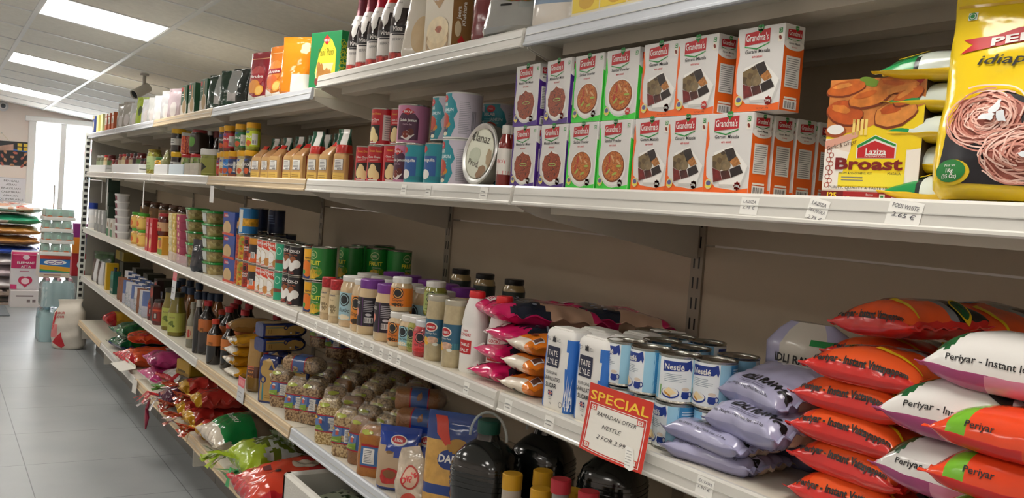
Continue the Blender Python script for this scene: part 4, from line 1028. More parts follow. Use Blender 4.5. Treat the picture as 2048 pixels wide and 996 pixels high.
OT = tin('bean_tin', .0365, .105, '28262a', lambda k, r, h: (k.rect(-.12, .12, .005, h * .38, M('d9602a'), 1), k.rect(-.12, .12, h * .72, h - .005, M('c9862a'), 1), k.rect(-.004, .016, h * .2, h * .44, WHITE, 2), k.bars(-.002, .014, h * .22, h * .42, INK, 3, 8), k.ell(-.012, h * .18, .006, .006, WHITE, 2)))
RT_ = tin('bean_tin', .0365, .105, PIC(('6a1a12', 'b03a22', 'c8562e'), 120, 'cell', .4)); YT = tin('bean_tin', .0365, .105, PIC(('a8341e', 'd99a2a', '7a8a2a', 'e0b83a'), 90, 'cell', .4))
GT_ = tin('coconut_milk_tin', .0365, .105, '1f9a74', lambda k, r, h: (k.rect(-.12, .12, h * .3, h * .42, M('7a3a2a'), 1), k.ring(0, h * .72, .014, .014, .003, M('9adcc0'), 2)))
NT = tin('bean_tin', .0365, .105, '1f2a4a', lambda k, r, h: (k.rect(-.12, .12, .005, h * .3, M('2a3550'), 1), k.lines(-.03, .03, h * .4, h * .8, 4, M('5a6a8a'), 2, .4)))
ytop, ybot = yat(475, .066, zc), yat(610, .066, zc)
row = [(RT_, RT_, 'speckled red bean tin'), (YT, YT, 'mixed red and yellow bean tin'), (KT, KT, 'kidney bean tin'), (OT, OT, 'black tin with orange base'), (CT, CT, 'white coconut milk tin'), (CT, CT, 'white coconut milk tin'), (CT, CT, 'white coconut milk tin'), (GT_, GT_, 'teal coconut milk tin'), (AT, AT, 'black coconut milk tin'), (AT, AT, 'black coconut milk tin')]
GT1 = 'tins stacked two high on the third shelf'
lefts = [467, 474, 483, 496, 510, 521, 535, 550, 564, 578]
for i, (lo_, up_, nm) in enumerate(row):
    y = yat(lefts[i] + 19, .068, zc + .1)
    for t_, dz, w in ((lo_, 0, 'lower'), (up_, .106, 'upper')): t_.put('%s, %s tier, %s along the row' % (nm, w, ordn[i]), (.068 + (.0 if i % 2 else .004), y, zc + dz), R(18 + 3 * (i % 4)), GT1)
for i, (kind, px, w) in enumerate(((MT, 1, 'mango tin'), )):
    for dz, tx in ((0, 'lower'), (.109, 'upper')): MT.put('blue and yellow mango tin in the %s tier beside the green tins' % tx, (.066, yat(630, .066, zc + dz) + .005, zc + dz), R(22), GT1)
YT2 = tin('fruit_tin', .034, .09, 'd98a2a', lambda k, r, h: (k.ell(0, h * .5, .016, h * .28, M('c8481e', .4), 2), k.ell(-.004, h * .26, .014, h * .12, M('e6c23a'), 3)))
for dz, w in ((0, 'lower'), (.113, 'upper')):
    left(FT, 'green fruit tin in the %s tier at the right end of the tins' % w, 'C', 620, .03, dz, R(22), GT1)
for i, (px, x) in enumerate(((676, .16), (728, .25), (772, .3), (700, .26), (742, .36))):
    for dz, w in ((0, 'lower'), (.113, 'upper')): left(FT, 'green fruit tin in the %s tier of the rows behind, number %s' % (w, ordn[i]), 'C', px, x, dz, R(10 + 50 * i), GT1)
BT = tin('fruit_tin', .04, .11, '2a7ab8', lambda k, r, h: (k.rect(-.16, .16, h * .3, h * .6, M('dca32a', var=.4, vs=70), 1), k.rect(-.008, .012, .008, h - .008, M('cfd0cc'), 2)))
left(BT, 'blue and yellow tin standing alone on top of the bean tins', 'C', 477, .035, .212, R(20))
for i, (px, x) in enumerate(((503, .18), (535, .2), (520, .27), (558, .29))):
    for dz in (0, .106): left(NT, 'dark navy tin at the back, %s along, %s tier' % (ordn[i], 'lower' if dz == 0 else 'middle'), 'C', px, x, dz, R(20), GT1)
    if i < 2: left(NT, 'dark navy tin on the topmost tier at the back, %s of two' % ordn[i], 'C', px, x, .212, R(20), GT1)
for i in range(9): CT.put('tin with bare lid in the second row behind the bean and coconut tins, %s along' % ordn[i], (.145, yat(497 + 13 * i, .145, zc), zc + .106), 0, GT1); NT.put('dark tin beneath the second row of tins, %s along' % ordn[i], (.145, yat(497 + 13 * i, .145, zc), zc), 0, GT1)

# ---- wafer cartons, packets, tubs
WF = carton('wafer_carton', 'carton', .15, .06, .098, '24408a', lambda k: (k.rect(-.075, .075, .06, .098, M('2a4a9c'), 1), k.text('WAFERS', -.03, .078, .012, WHITE, 3, .02), k.rect(-.07, -.02, .074, .092, M('b83a4a'), 2), k.ell(-.02, .03, .05, .03, M('cfae7a', var=.2), 2), k.rect(-.075, .075, 0, .01, M('c8452e'), 3)))
for i in range(3): put_box(WF, 'blue wafer carton with a biscuit picture, %s from the bottom of three' % ordn[i], 'C', 445, .03, .0985 * i, R(3), 'stacked wafer cartons')
YP = carton('snack_carton', 'carton', .09, .05, .13, 'cbb48c', lambda k: (k.rect(-.045, .045, .06, .1, M('2a2a2a'), 1), k.ell(0, .115, .02, .012, M('c98a3a'), 2), k.ell(0, .08, .015, .014, M('d9a03a'), 3)))
for i in range(2): put_box(YP, 'tan and black snack carton beside the wafers, %s' % ('below' if i == 0 else 'on top'), 'C', 462, .045, .1305 * i, R(3), 'tan snack cartons')
nuts2 = PIC(('6a5a34', 'a8945a', '8a7a48', 'c0b07a'), 70, 'cell', .3, coat=.6)
def tub():
    t = Tube(.062, .05, 4, ((0, .86, .86), (.004, .9, .9), (.046, 1, 1), (.047, 1, 1)), 32); g = G(); t.body(g, nuts2)
    l = G(); Tube(.066, .054, 4, ((.046, 1, 1), (.049, 1.03, 1.03), (.055, 1.0, 1.0), (.057, .9, .9)), 32).body(l, M('1d8a34', .2, coat=.5))
    s_ = G(); tt = Tube(.0635, .0515, 4, ((.004, .9, .9), (.046, 1, 1)), 32); k = tt.ink(s_); k.rect(-.05, .012, .006, .044, M('d3d8d5', .3), 0)
    return P('nut_tub', 'tub', g, [('lid', l), ('sticker', s_)], r=.05, h=.058)
TB = tub()
for i in range(5): put_rnd(TB, 'green-lidded nut tub, %s from the bottom of the right-hand stack' % ordn[i], 'C', 431, .026, .0575 * i, R(8), 'green-lidded nut tubs')
for i in range(5): put_rnd(TB, 'green-lidded nut tub, %s from the bottom of the stack left of the black bag' % ordn[i], 'C', 394, .04, .0575 * i, R(-4), 'green-lidded nut tubs')
for i in range(4): put_rnd(TB, 'green-lidded nut tub in the stack behind, %s from the bottom' % ordn[i], 'C', 446, .16, .0575 * i, R(5), 'green-lidded nut tubs')
t = Tube(.05, .022, 2.4, ((0, .9, .6), (.02, 1, 1), (.09, .95, .8), (.13, .8, .3), (.15, .85, .12)), 36, .006, 30, 5); g = G(); t.body(g, film('23252e', .12, .6, 40), sub=.008)
put_rnd(P('black_bag', 'bag', g, r=.022), 'glossy black bag standing in front of the green-lidded tubs', 'C', 397, .0, 0, R(30))

# ---- far end of the third shelf
MB_ = [carton('small_carton', 'carton', .07, .06, .04, c, lambda k, d=d_: (k.rect(-.035, .035, .004, .036, M(d, .4), 1), k.ell(0, .02, .015, .01, M('ead9b0'), 2))) for c, d_ in (('d6cfae', 'cdbf8a'), ('d9c26a', 'c9a83a'), ('c9607e', 'a82a4e'))]
for i, px in enumerate((337, 344, 353)):
    for j in range(6): put_box(MB_[i], '%s small carton, %s from the bottom of its stack' % (('cream', 'yellow', 'pink')[i], ordn[j]), 'C', px, .03 + .003 * i, .0405 * j, R(2 * (j % 2)), 'small cartons stacked six high')
RC = carton('red_carton', 'carton', .08, .05, .19, 'b81f2c', lambda k: (k.rect(-.03, .03, .1, .14, M('d98a8a'), 1), k.text('TEA', 0, .15, .02, WHITE, 2, .02), k.ell(0, .05, .025, .03, M('e0c070'), 2)))
for i, px in enumerate((289, 296)): put_box(RC, 'tall red carton near the far jars, %s of two' % ordn[i], 'C', px, .03, 0, 0, 'tall red cartons')
HJ = jar('jam_jar', .042, .125, M('a8242a', .3), glossy('5a1c12', var=.3), 'c9a07a', lambda k, r, h: (k.rect(-.03, .03, h * .2, h * .32, M('b0402a'), 2), k.text('JAM', 0, h * .42, .014, M('5a1a12'), 2, .02)), lab=(.2, .6))
SB2 = carton('snack_carton', 'carton', .12, .08, .1, 'd9a03a', lambda k: (k.rect(-.06, .06, .0, .03, M('6a8a2a'), 1), k.ell(0, .06, .035, .024, M('b8562a', var=.3), 2), k.rect(-.05, .02, .078, .092, M('2a6a2a'), 2)))
put_box(SB2, 'yellow and green snack carton under the red-lidded jam jar', 'C', 314, .05, 0, 0, 'yellow and green snack cartons'); left(HJ, 'red-lidded jam jar standing on a snack carton', 'C', 315, .055, .1005, R(10), 'red-lidded jam jars')
put_box(SB2, 'yellow and green snack carton under the second jam jar', 'C', 352, .1, 0, 0, 'yellow and green snack cartons'); left(HJ, 'second red-lidded jam jar behind the small carton stacks', 'C', 353, .1, .1005, R(10), 'red-lidded jam jars')
VJ = jar('pickle_jar', .04, .1, M('4a9a2a', .35), glossy('c99a4a', var=.4), 'dcb45a', lambda k, r, h: (k.ell(0, h * .35, .02, .018, M('c8642a'), 2), k.text('PICKLE', 0, h * .52, .009, M('6a3a12'), 2, .01)))
for i, (px, dz) in enumerate(((262, 0), (262, .1005), (274, 0), (274, .1005))): left(VJ, 'green-lidded pickle jar, %s row, %s stack' % (('lower', 'upper')[i % 2], ('left', 'right')[i // 2]), 'C', px, .04, dz, R(10), 'green-lidded pickle jars')
WT = P('white_tub', 'tub', Tube(.05, .045, 3, ((0, .85, .85), (.044, 1, 1)), 26).body(G(), M('d3d2d2', .35)), [('lid', Tube(.052, .047, 3, ((.04, 1, 1), (.05, 1, 1)), 26).body(G(), M('e6e5e3', .3))), ('sticker', (lambda gg_: (Ink(gg_, Tube(.051, .046, 3, ((0, .85, .85), (.044, 1, 1)), 26).fn, .02).rect(-.035, .035, .006, .036, M('8d4a5a', .4, var=.4, vs=60), 0), gg_)[1])(G()))], r=.045, h=.05)
for i in range(6): put_rnd(WT, 'white tub with dark red sticker, %s from the bottom of the stack' % ordn[i], 'C', 244, .03, .0505 * i, 0, 'white tubs in a stack')
DG = carton('dark_green_carton', 'carton', .11, .08, .1, '23382c', lambda k: (k.rect(.0, .05, .03, .08, M('6a7470'), 1), k.ell(-.03, .06, .012, .012, M('8a9a8a'), 2)))
for i in range(4): put_box(DG, 'dark green carton with grey panel, %s from the bottom of four' % ordn[i], 'C', 211, .05, .1005 * i, 0, 'dark green cartons')
CD = carton('spread_carton', 'carton', .09, .05, .12, 'd3cfc6', lambda k: (k.rect(-.045, .045, .0, .05, M('1f6a3c'), 1), k.ell(.0, .08, .022, .02, M('8a6a4a'), 2)))
for i, px in enumerate((212, 219)): put_box(CD, 'white and green carton before the dark green stack, %s of two' % ordn[i], 'C', px, .005 + .02, 0, 0, 'white and green cartons')
BC = bottle('lotion_bottle', .035, .2, M('dfe2e6', .35), M('1f3f9a', .35), 'e9e9ea', lambda k, r, h: k.rect(-.02, .02, h * .25, h * .4, M('6a5a8a'), 2), nr=.8, sh=.66, ch=.045)
left(BC, 'white bottle with blue cap at the far end of the third shelf', 'C', 176, .03, 0, 0)
SVB = carton('silver_carton', 'carton', .08, .05, .16, 'b9bab8', lambda k: (k.rect(-.03, .03, .1, .14, M('e6e6e4'), 1), k.rect(-.04, .04, 0, .06, M('7a7c7c', var=.4, vs=40), 1)))
for i, px in enumerate((188, 194, 201)): put_box(SVB, 'grey and white carton near the far upright, %s of three' % ordn[i], 'C', px, .03, 0, 0, 'grey and white cartons')
BN = jar('cocoa_jar', .045, .13, M('5a3a2a', .4), glossy('4a3222', var=.3), '8a6a48', lambda k, r, h: (k.ell(0, h * .4, .022, .025, M('b08a5a'), 2), k.ring(0, h * .4, .02, .023, .003, M('5a3a22'), 3)))
for i in range(7):
    y = yat(292 + 19 * i, .3, zc + .13); BN.put('brown cocoa jar on the upper tier at the back, %s from the left' % ordn[i], (.3, y, zc + .1305), R(20), 'brown cocoa jars'); BN.put('brown cocoa jar on the lower tier at the back, %s from the left' % ordn[i], (.3, y, zc), R(20), 'brown cocoa jars')
RS = carton('red_sleeve', 'carton', .26, .14, .05, '7a2a26', None)
put_box(RS, 'flat dark red sleeve lying across the jars behind the second jam jar', 'C', 378, .22, .1305 * 2 + .001, R(4)) if 0 else None
TRY = G(); TRY.box(0, .004, -.2, .2, 0, .05, CLEAR('e8d6da', .35, .08, 0)); TRY.box(0, .06, -.2, .2, 0, .003, CLEAR('e8d6da', .35, .08, 0))
obt = obj('shelf_divider', TRY, None, (.008 + .01, yat(350, .01, zc), zc)); tag(obt, 'clear plastic front divider before the small carton stacks', 'divider')

# ================================================================ second shelf: sweet tins, snack bags, spice jars, far jars
def date_(k, r, h):
    k.rect(-.004 + r * .9, r * 1.9, .015, h * .82, M('d9d4cc'), 2); k.lines(r * .95, r * 1.8, .02, h * .78, 10, GREYINK, 3, .3)
    k.text('Sweet Dates', 0, h * .82, .009, M('e0b040'), 2, .01, w=r * 1.1); k.text('Chum Chum', -.004, h * .66, .0085, WHITE, 2, .02, w=r * 1.1); k.lines(-.018, .018, h * .58, h * .64, 2, M('e6b0a8'), 2, .4)
    k.rect(-.026, .02, .012, h * .54, M('1e1a18'), 2)
    for u, v in ((-.012, .24), (.006, .2), (-.004, .36)): k.ell(u, h * v, .011, h * .14, M('ecd59c', .4), 3, 14, .2)
    k.lines(-.02, .02, .004, .012, 1, WHITE, 4, .4)
DT = tin('sweet_tin', .0365, .108, 'b81c28', date_)
def gulab(k, r, h):
    k.rect(-.034, .03, h * .1, h * .62, M('4a1a3a', .35), 2); k.poly([(-.034, h * .62), (.03, h * .62), (.018, h * .76), (-.002, h * .8), (-.022, h * .76)], M('4a1a3a', .35), 2)
    k.poly([(-.022, h * .8), (-.002, h * .9), (.018, h * .8), (-.002, h * .72)], RED, 3); k.text('BIKAJI', -.002, h * .78, .008, WHITE, 4, .02, w=.024)
    k.text('Gulab Jamun', -.002, h * .56, .0105, WHITE, 4, .02, w=.052); k.text('Can be Eat', -.002, h * .47, .006, M('d9b8c8'), 4)
    k.poly([(-.02, h * .16), (-.002, h * .34), (.02, h * .24), (.002, h * .08)], M('e0d8d4'), 4); k.ell(-.005, h * .24, .0095, h * .095, M('7a2a1a', .3), 5, 16); k.ell(.009, h * .3, .009, h * .09, M('5f2016', .3), 5, 16)
GJ = tin('sweet_tin', .0445, .108, 'c07a9c', gulab)
def ras(k, r, h): k.rect(-.03, .022, h * .2, h * .68, M('2a5a9c', .35), 2); k.text('Rasgulla', -.004, h * .55, .011, WHITE, 3, .02, w=.044); k.ell(-.02, h * .84, .012, h * .08, RED, 3); k.ell(-.012, h * .24, .016, h * .12, WHITE, 3); k.rect(-.14, .14, h * .1, h * .2, M('1f7f8c'), 1)
RG = tin('sweet_tin', .0415, .108, '1d8f9c', ras)
def jam(k, r, h):
    teal = M('1f8f9e', .35)
    k.poly([(-.06, .004), (.01, .004), (.022, .03), (.016, .05), (.026, .066), (.018, .09), (.006, h * .9), (.006, h - .004), (-.06, h - .004)], teal, 1)
    k.ell(-.02, h * .86, .013, .0095, RED, 3); k.text('Haldi', -.02, h * .84, .006, WHITE, 4); k.text('GULAB', -.026, h * .7, .011, WHITE, 3, .02, w=.038); k.text('JAMUN', -.004, h * .58, .012, M('d9ecf0'), 3, .02, w=.036)
    k.ell(-.02, h * .4, .022, h * .16, M('b8402a', .35, var=.25, vs=60), 3, 20); k.ell(-.02, h * .3, .027, h * .1, M('c8862a'), 2); k.ell(-.02, h * .2, .02, h * .1, M('1f3a5a'), 2); k.ell(-.01, h * .1, .009, .005, M('e6e0c8'), 4)
    for i in range(7): k.rect(-.045, .004, h * (.62 - .035 * i), h * (.632 - .035 * i), M('8ed0d6'), 2)
    k.lines(.03, .06, .012, h * .8, 18, M('9a9aa4'), 2, .35); k.bars(.062, .075, .02, h * .6, M('7a7a84'), 2, 8)
GW = tin('sweet_tin', .047, .115, 'cfc8d6', jam, M('d9d8d4', .3))
GB = 'sweet tins stacked two high on the second shelf'
zb = S['B']
for i, (k_, px, nm, rz) in enumerate(((DT, 709, 'red tin of pale sweets', 42), (DT, 732, 'red tin of pale sweets', 42), (DT, 764, 'red tin of pale sweets', 50), (GJ, 786, 'pink sweet tin', 14), (RG, 807, 'teal sweet tin', 20), (RG, 846, 'teal sweet tin', 18))):
    left(k_, '%s in the lower tier, %s from the left' % (nm, ordn[i]), 'B', px, .03 + (.0 if i < 4 else .003), 0, R(rz), GB)
left(GW, 'large white and teal sweet tin in the lower tier beside the round tin', 'B', 881, .03, 0, R(12), GB)
left(DT, 'red tin in the upper tier with its white side panel showing', 'B', 740, .035, .1085, R(18), GB); left(DT, 'red tin in the upper tier partly behind the pink one', 'B', 778, .07, .1085, R(36), GB)
left(GJ, 'pink sweet tin in the upper tier, dark plum label facing out', 'B', 793, .03, .1085, R(44), GB)
left(GW, 'white and teal tin in the upper tier, left of its twin', 'B', 861, .055, .1155, R(14), GB); left(GW, 'largest white and teal tin in front of the upper tier', 'B', 887, .03, .1155, R(12), GB)
for i, (px, x) in enumerate(((961, .2), (925, .17))): left(RG if i else GW, 'teal tin in the back row behind the round tin, lower tier %s' % ordn[i], 'B', px, x, 0, R(50), GB); left(GW, 'shaded teal tin in the back row, upper tier %s' % ordn[i], 'B', px, x, .1155 if i == 0 else .1085, R(52), GB)
# round biscuit tin on its edge
rt = .073; g = G(); g.lathe([(rt - .004, -.012), (rt, -.01), (rt, .01), (rt + .002, .011), (rt + .002, .02), (rt - .001, .0225), (rt - .008, .0215), (rt - .012, .019), (0, .0195)], STEEL, 48)
lid_ = G(); k = Ink(lid_, lambda u, v, o: (u, v, .0198 + o), .02, .0003); dk = M('4a4438', .4)
k.ell(0, 0, rt - .014, rt - .014, M('b7b8a6', .3, .6), 1, 36); k.ring(0, 0, rt - .012, rt - .012, .003, M('8d8a78', .3, .6), 2, 40)
k.text('Elanaz', -.004, .028, .03, dk, 3, .0, rot=-.15, w=.08); k.ell(-.02, -.004, .026, .02, M('a3a893', .3, .4), 2, 18); k.text('Prod.', -.02, -.03, .022, dk, 3, 0, rot=-.2, w=.05); k.ell(.02, -.045, .02, .014, M('8a6a4a', .4, .3), 2, 16, .3, .2, 5); k.ell(.045, -.012, .014, .024, M('a08a6a', .4, .3), 2, 16, .2, .2, 7); k.poly([(-.05, .045), (-.03, .06), (-.036, .03)], dk, 3)
o = tag(obj('biscuit_tin', g, None), 'round silver tin standing on its edge beside the sweet tins', 'tin'); obj('lid_print', lid_, o)
xt = .07; yt_ = yat(974, xt, zb + .09); ax = Vector((-math.cos(R(2)), -math.sin(R(2)), .14)).normalized()
up_ = Vector((0, 0, 1)) - ax * ax.z; up_.normalize(); rg_ = up_.cross(ax)
o.matrix_world = Matrix.Translation((xt, yt_, zb + (rt + .002) * up_.z + .021 * abs(ax.z) - .002)) @ Matrix((rg_, up_, ax)).transposed().to_4x4()
CB = bottle('sauce_bottle', .0165, .138, M('7a1f1a', .15, coat=.8), M('c9c6c0', .3), 'd9d4cc', lambda k, r, h: (k.text('HOT', 0, h * .38, .012, RED, 2, .02), k.rect(-.05, .05, h * .2, h * .26, RED, 2)), lab=(.2, .62), sh=.66, nr=.5, ch=.018)
for i, px in enumerate((1005, 1014)): put_rnd(CB, 'small red sauce bottle wedged beside the purple cartons, %s of two' % ordn[i], 'B', px, .02 + .012 * i, 0, R(30), 'small red sauce bottles')

# ---- snack bags with kraft fronts and clear gathered tops
kraft = M('c29a62', .5, bump=.2, bs=30); kr2 = M('d9bd84', .5)
def snack(tall, seed):
    w, d, h = .054, .05, .085
    t = Tube(w / 2, d / 2, 5, ((0, .96, .96), (.004, 1, 1), (h * .8, 1, 1), (h, .96, .9)), 28, .002, 30, seed); g = G()
    t.body(g, lambda z, f: kraft if (f < .18 or f > .82) else M('8a2a22', .25, coat=.6, bump=.4, bs=40), sub=.01)
    k = t.ink(g, .012, .0006); k.rect(-.025, .025, .002, h * .92, kraft, 1); k.rect(-.022, .022, .004, .026, M('d9b45a'), 2); k.rect(-.016, .018, .034, .07, M('3a2a1c'), 2); k.rect(-.015, .017, .035, .069, WHITE, 3); k.lines(-.012, .014, .042, .067, 5, GREYINK, 4, .35); k.bars(-.002, .014, .036, .041, INK, 4, 8); k.lines(-.024, .024, .008, .02, 2, M('8a6a2a'), 3, .3)
    c = G(); H = .165 if tall else .13
    if tall: tt = Tube(w / 2, d / 2, 3.5, ((h - .004, .95, .9), (h + .02, .95, .8), (H - .03, .9, .35), (H - .01, .92, .12), (H, .95, .1)), 26, .004, 34, seed)
    else: tt = Tube(w / 2, d / 2, 3.5, ((h - .004, .97, .95), (h + .008, .95, .8), (h + .03, .6, .32), (h + .04, .5, .12), (H, .62, .1)), 26, .005, 34, seed, lambda z: (.03 * max(0, (z - h)) / .04, 0))
    gr = film('1d4a36', .12, .5, 40); rd_ = film('b3261f', .12, .5, 40); cl = M('a87a4c', .3, coat=.5, bump=.3)
    tt.body(c, (lambda z, f: (cl if z < h + .004 else rd_ if z < h + .03 else (M('d9d7d2', .2, coat=.6) if f < .1 or f > .94 else gr))) if tall else (lambda z, f: cl if z < h + .03 else rd_ if (f * 7) % 2 < 1 else gr), sub=.008)
    return P('snack_bag', 'bag', g, [('bag_top', c)], r=d / 2, w=w, d=d)
SN = [snack(False, 1), snack(False, 2), snack(True, 3)]
for i, (px, kd, x, rz) in enumerate(((518, 0, .03, 8), (537, 1, .04, 2), (554, 0, .03, 10), (582, 1, .03, 4), (601, 0, .03, 8), (632, 2, .03, 8), (655, 1, .03, 2), (685, 2, .03, 12))):
    put_rnd(SN[kd], '%s kraft snack bag, %s from the left of the front row' % ('tall-topped' if kd == 2 else 'gathered', ordn[i]), 'B', px, x, 0, R(rz + 18), 'kraft snack bags')
for i, px in enumerate((548, 572, 596, 622, 648, 674)): put_rnd(SN[2], 'tall-topped kraft snack bag in the row behind, %s from the left' % ordn[i], 'B', px, .1, 0, R(25), 'kraft snack bags')
for i, (px, c) in enumerate(((545, 0), (570, 1))): put_rnd(SB_ if 0 else SA, 'x', 'B', px, .3) if 0 else None

# ---- spice jars with yellow lids
def sj(col, l2, seed):
    return jar('spice_jar', .0285, .112, M('d9a01c', .4), glossy(l2, var=.3, vs=90), col, lambda k, r, h: (k.rect(-.02, .006, h * .6, h * .68, M('24408a'), 2), k.text('SPICE', 0, h * .44, .012, WHITE, 3, .02, w=.03), k.ell(0, h * .26, .012, .012, M('c8562a', var=.3), 2, 12, 0, .2), k.rect(.016, .04, h * .2, h * .6, M('d9d8d2'), 2), k.bars(.018, .038, h * .24, h * .36, INK, 3, 12)), lh=.021, lab=(.14, .7), neck=.96, lr=.0288)
SJ = {c: sj(c, b, i) for i, (c, b) in enumerate((('b3222e', '6a2a1a'), ('1f6a3a', '5a5a2a'), ('b9c81c', '8a8a2a'), ('2a2a2a', '3a2a1a'), ('2a7ac0', 'a8752a'), ('1f2f5a', '7a3a1a'), ('c8bf9a', 'a89a6a')))}
word = {'b3222e': 'red', '1f6a3a': 'green', 'b9c81c': 'lime', '2a2a2a': 'black', '2a7ac0': 'bright blue', '1f2f5a': 'navy', 'c8bf9a': 'beige'}
for i, (px, c, x) in enumerate(((432, 'b3222e', .06), (438, 'c8bf9a', .03), (445, '2a7ac0', .03), (455, '1f2f5a', .026), (470, '1f2f5a', .05), (473, 'c8bf9a', .026), (487, '2a2a2a', .026))): left(SJ[c], '%s-labelled spice jar, lower row, %s from the left' % (word[c], ordn[i]), 'B', px, x, 0, R(30), 'yellow-lidded spice jars')
for i, (px, c, x) in enumerate(((437, '2a2a2a', .04), (446, 'b3222e', .026), (469, '1f6a3a', .026), (485, '2a2a2a', .07), (491, 'b9c81c', .026))): left(SJ[c], '%s-labelled spice jar, upper row, %s from the left' % (word[c], ordn[i]), 'B', px, x, .1122, R(32), 'yellow-lidded spice jars')
for i, px in enumerate((450, 468, 485)): left(SJ['2a2a2a'], 'black spice jar in the row behind, %s along' % ordn[i], 'B', px + 8, .1, 0, 0, 'yellow-lidded spice jars'); left(SJ['2a2a2a'], 'black spice jar on the upper tier behind, %s along' % ordn[i], 'B', px + 8, .1, .1122, 0, 'yellow-lidded spice jars') if i == 2 else None
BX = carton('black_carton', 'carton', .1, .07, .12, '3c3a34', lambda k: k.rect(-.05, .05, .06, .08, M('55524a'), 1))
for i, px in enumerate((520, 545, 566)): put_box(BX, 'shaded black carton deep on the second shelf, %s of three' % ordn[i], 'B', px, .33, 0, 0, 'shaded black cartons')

# ---- pickle bottles and jars of the far bays, second shelf
WL = jar('olive_tub', .06, .13, M('d9d8d4', .35), glossy('7d8232', var=.25, vs=60), '8a8c3c', lambda k, r, h: (k.poly([(-.045, h * .35), (-.01, h * .52), (.022, h * .35), (-.01, h * .18)], M('1e2418'), 2), k.rect(-.1, .1, h * .1, h * .13, M('a8aa5a'), 2)), lh=.026, lab=(.1, .66), neck=.97)
left(WL, 'squat olive tub with white lid, beside the yellow-lidded spices', 'B', 401, .03, 0, R(25))
SOY = bottle('soy_bottle', .05, .24, glossy('14110f'), M('c9c9c6', .35), None, sh=.5, nr=.32, ch=.02)
left(SOY, 'dark sauce bottle with a white cap above the olive tub', 'B', 398, .12, .0, 0); left(bottle('soy_bottle', .045, .24, glossy('3a1512'), M('7a1f1f', .4), None, sh=.62, nr=.7, ch=.03), 'dark red bottle behind the white-capped one', 'B', 420, .17, 0, 0)
GLJ = jar('pickle_jar', .042, .12, M('8d2326', .4), glossy('33251a', var=.3), '33251a', lambda k, r, h: k.ell(-.006, h * .5, .024, .026, M('5f9a3a', var=.3), 2), lab=(.1, .8), sq=3)
CH_ = jar('pickle_jar', .04, .11, M('b9b7ae', .3), PIC(('7a140c', 'c23a16', 'a0200f', 'dd6a2c'), 45, 'wave', .2, 0, 3, 6, .6), None, neck=.95)
BKJ = jar('pickle_jar', .038, .125, M('e0b01c', .4), glossy('191a1c'), 'b9b8b2', lambda k, r, h: k.lines(-.02, .02, h * .35, h * .55, 2, INK, 2, .5), lab=(.3, .58), neck=.95, lh=.024)
GNJ = jar('pickle_jar', .04, .11, M('b8232a', .35), PIC(('3a5a22', '7a9a3a', 'b9a88a', '5a7a2a'), 60, 'cell', .2, coat=.6), None, neck=.93)
for i, (lo_, up_, px, wl, wu) in enumerate(((BKJ, BKJ, 341, 'black pickle jar with yellow lid below', 'black pickle jar with yellow lid on top'), (GNJ, CH_, 361, 'red-lidded green pickle jar under the chilli jar', 'jar of red chillies stacked on a lower jar'), (GNJ, GLJ, 380, 'red-lidded green pickle jar under the square brown jar', 'square brown jar with a green oval label'))):
    left(lo_, wl, 'B', px, .04, 0, R(20)); left(up_, wu, 'B', px + 1, .04, lo_.h + .001, R(25))
left(BKJ, 'second black pickle jar with yellow lid, in the row behind', 'B', 362, .13, 0, R(20)); left(BKJ, 'black pickle jar with yellow lid high in the row behind', 'B', 363, .13, .126, R(20))
OJ = jar('olive_jar', .044, .15, M('8a7a3a', .3, .6), PIC(('5a6a24', '93953a', '6a5a1e', 'a9a84a'), 50, 'bean', .15, .3, coat=.7), 'a3b37c', lambda k, r, h: k.lines(-.03, .03, h * .2, h * .5, 5, M('6a7a4a'), 2, .4), lab=(.2, .72), neck=.8)
O2 = jar('olive_jar', .042, .1, M('3a6a3a', .4), PIC(('8a6a1c', 'd9a02a', 'c07a1e'), 50, 'cell', .15, coat=.7), 'd3d6d2', lab=(.1, .5))
left(OJ, 'tall jar of green olives, pale green label', 'B', 293, .035, 0, R(20)); left(O2, 'green-lidded jar of orange pickles beside the olives', 'B', 309, .035, 0, R(20))
t = Tube(.05, .03, 2.5, ((0, .9, .7), (.02, 1, 1), (.08, 1, .9), (.12, .6, .3), (.14, .7, .12)), 26, .006, 30, 4); g = G(); t.body(g, M('8a8a5a', .2, coat=.6, var=.4, vs=40), sub=.01); put_rnd(P('pickle_bag', 'bag', g, r=.03), 'clear bag of pickles between the olive jars and white trays', 'B', 332, .04, 0, 0)
fj = [jar('sauce_jar', .033, .1, M(a, .35), glossy(b, var=.3), c, lab=(.15, .6)) for a, b, c in (('b9b9b4', '6a6a52', '8d9a7a'), ('b3262a', 'c9a070', 'd9c9a0'), ('8a2a2a', '7a1f16', 'b9a88a'), ('2a2a2c', '5a2a1a', '8d3a2a'), ('5a1f1f', '6a1c18', '4a6a3a'), ('222224', '4a1616', '3a1f22'))]
wd = ('grey-lidded', 'red-lidded', 'maroon-lidded', 'black-lidded', 'brown-lidded', 'dark')
for i in range(14):
    j = (0, 0, 1, 4, 2, 4, 2, 1, 3, 2, 5, 4, 5, 3)[i]; left(fj[j], '%s sauce jar in the far front row, %s from the door end' % (wd[j], (ordn + ('thirteenth', 'fourteenth'))[i]), 'B', 193 + 7.2 * i, .06, .035 if i < 4 or 6 <= i < 12 else 0, 0, 'sauce jars in the far row')
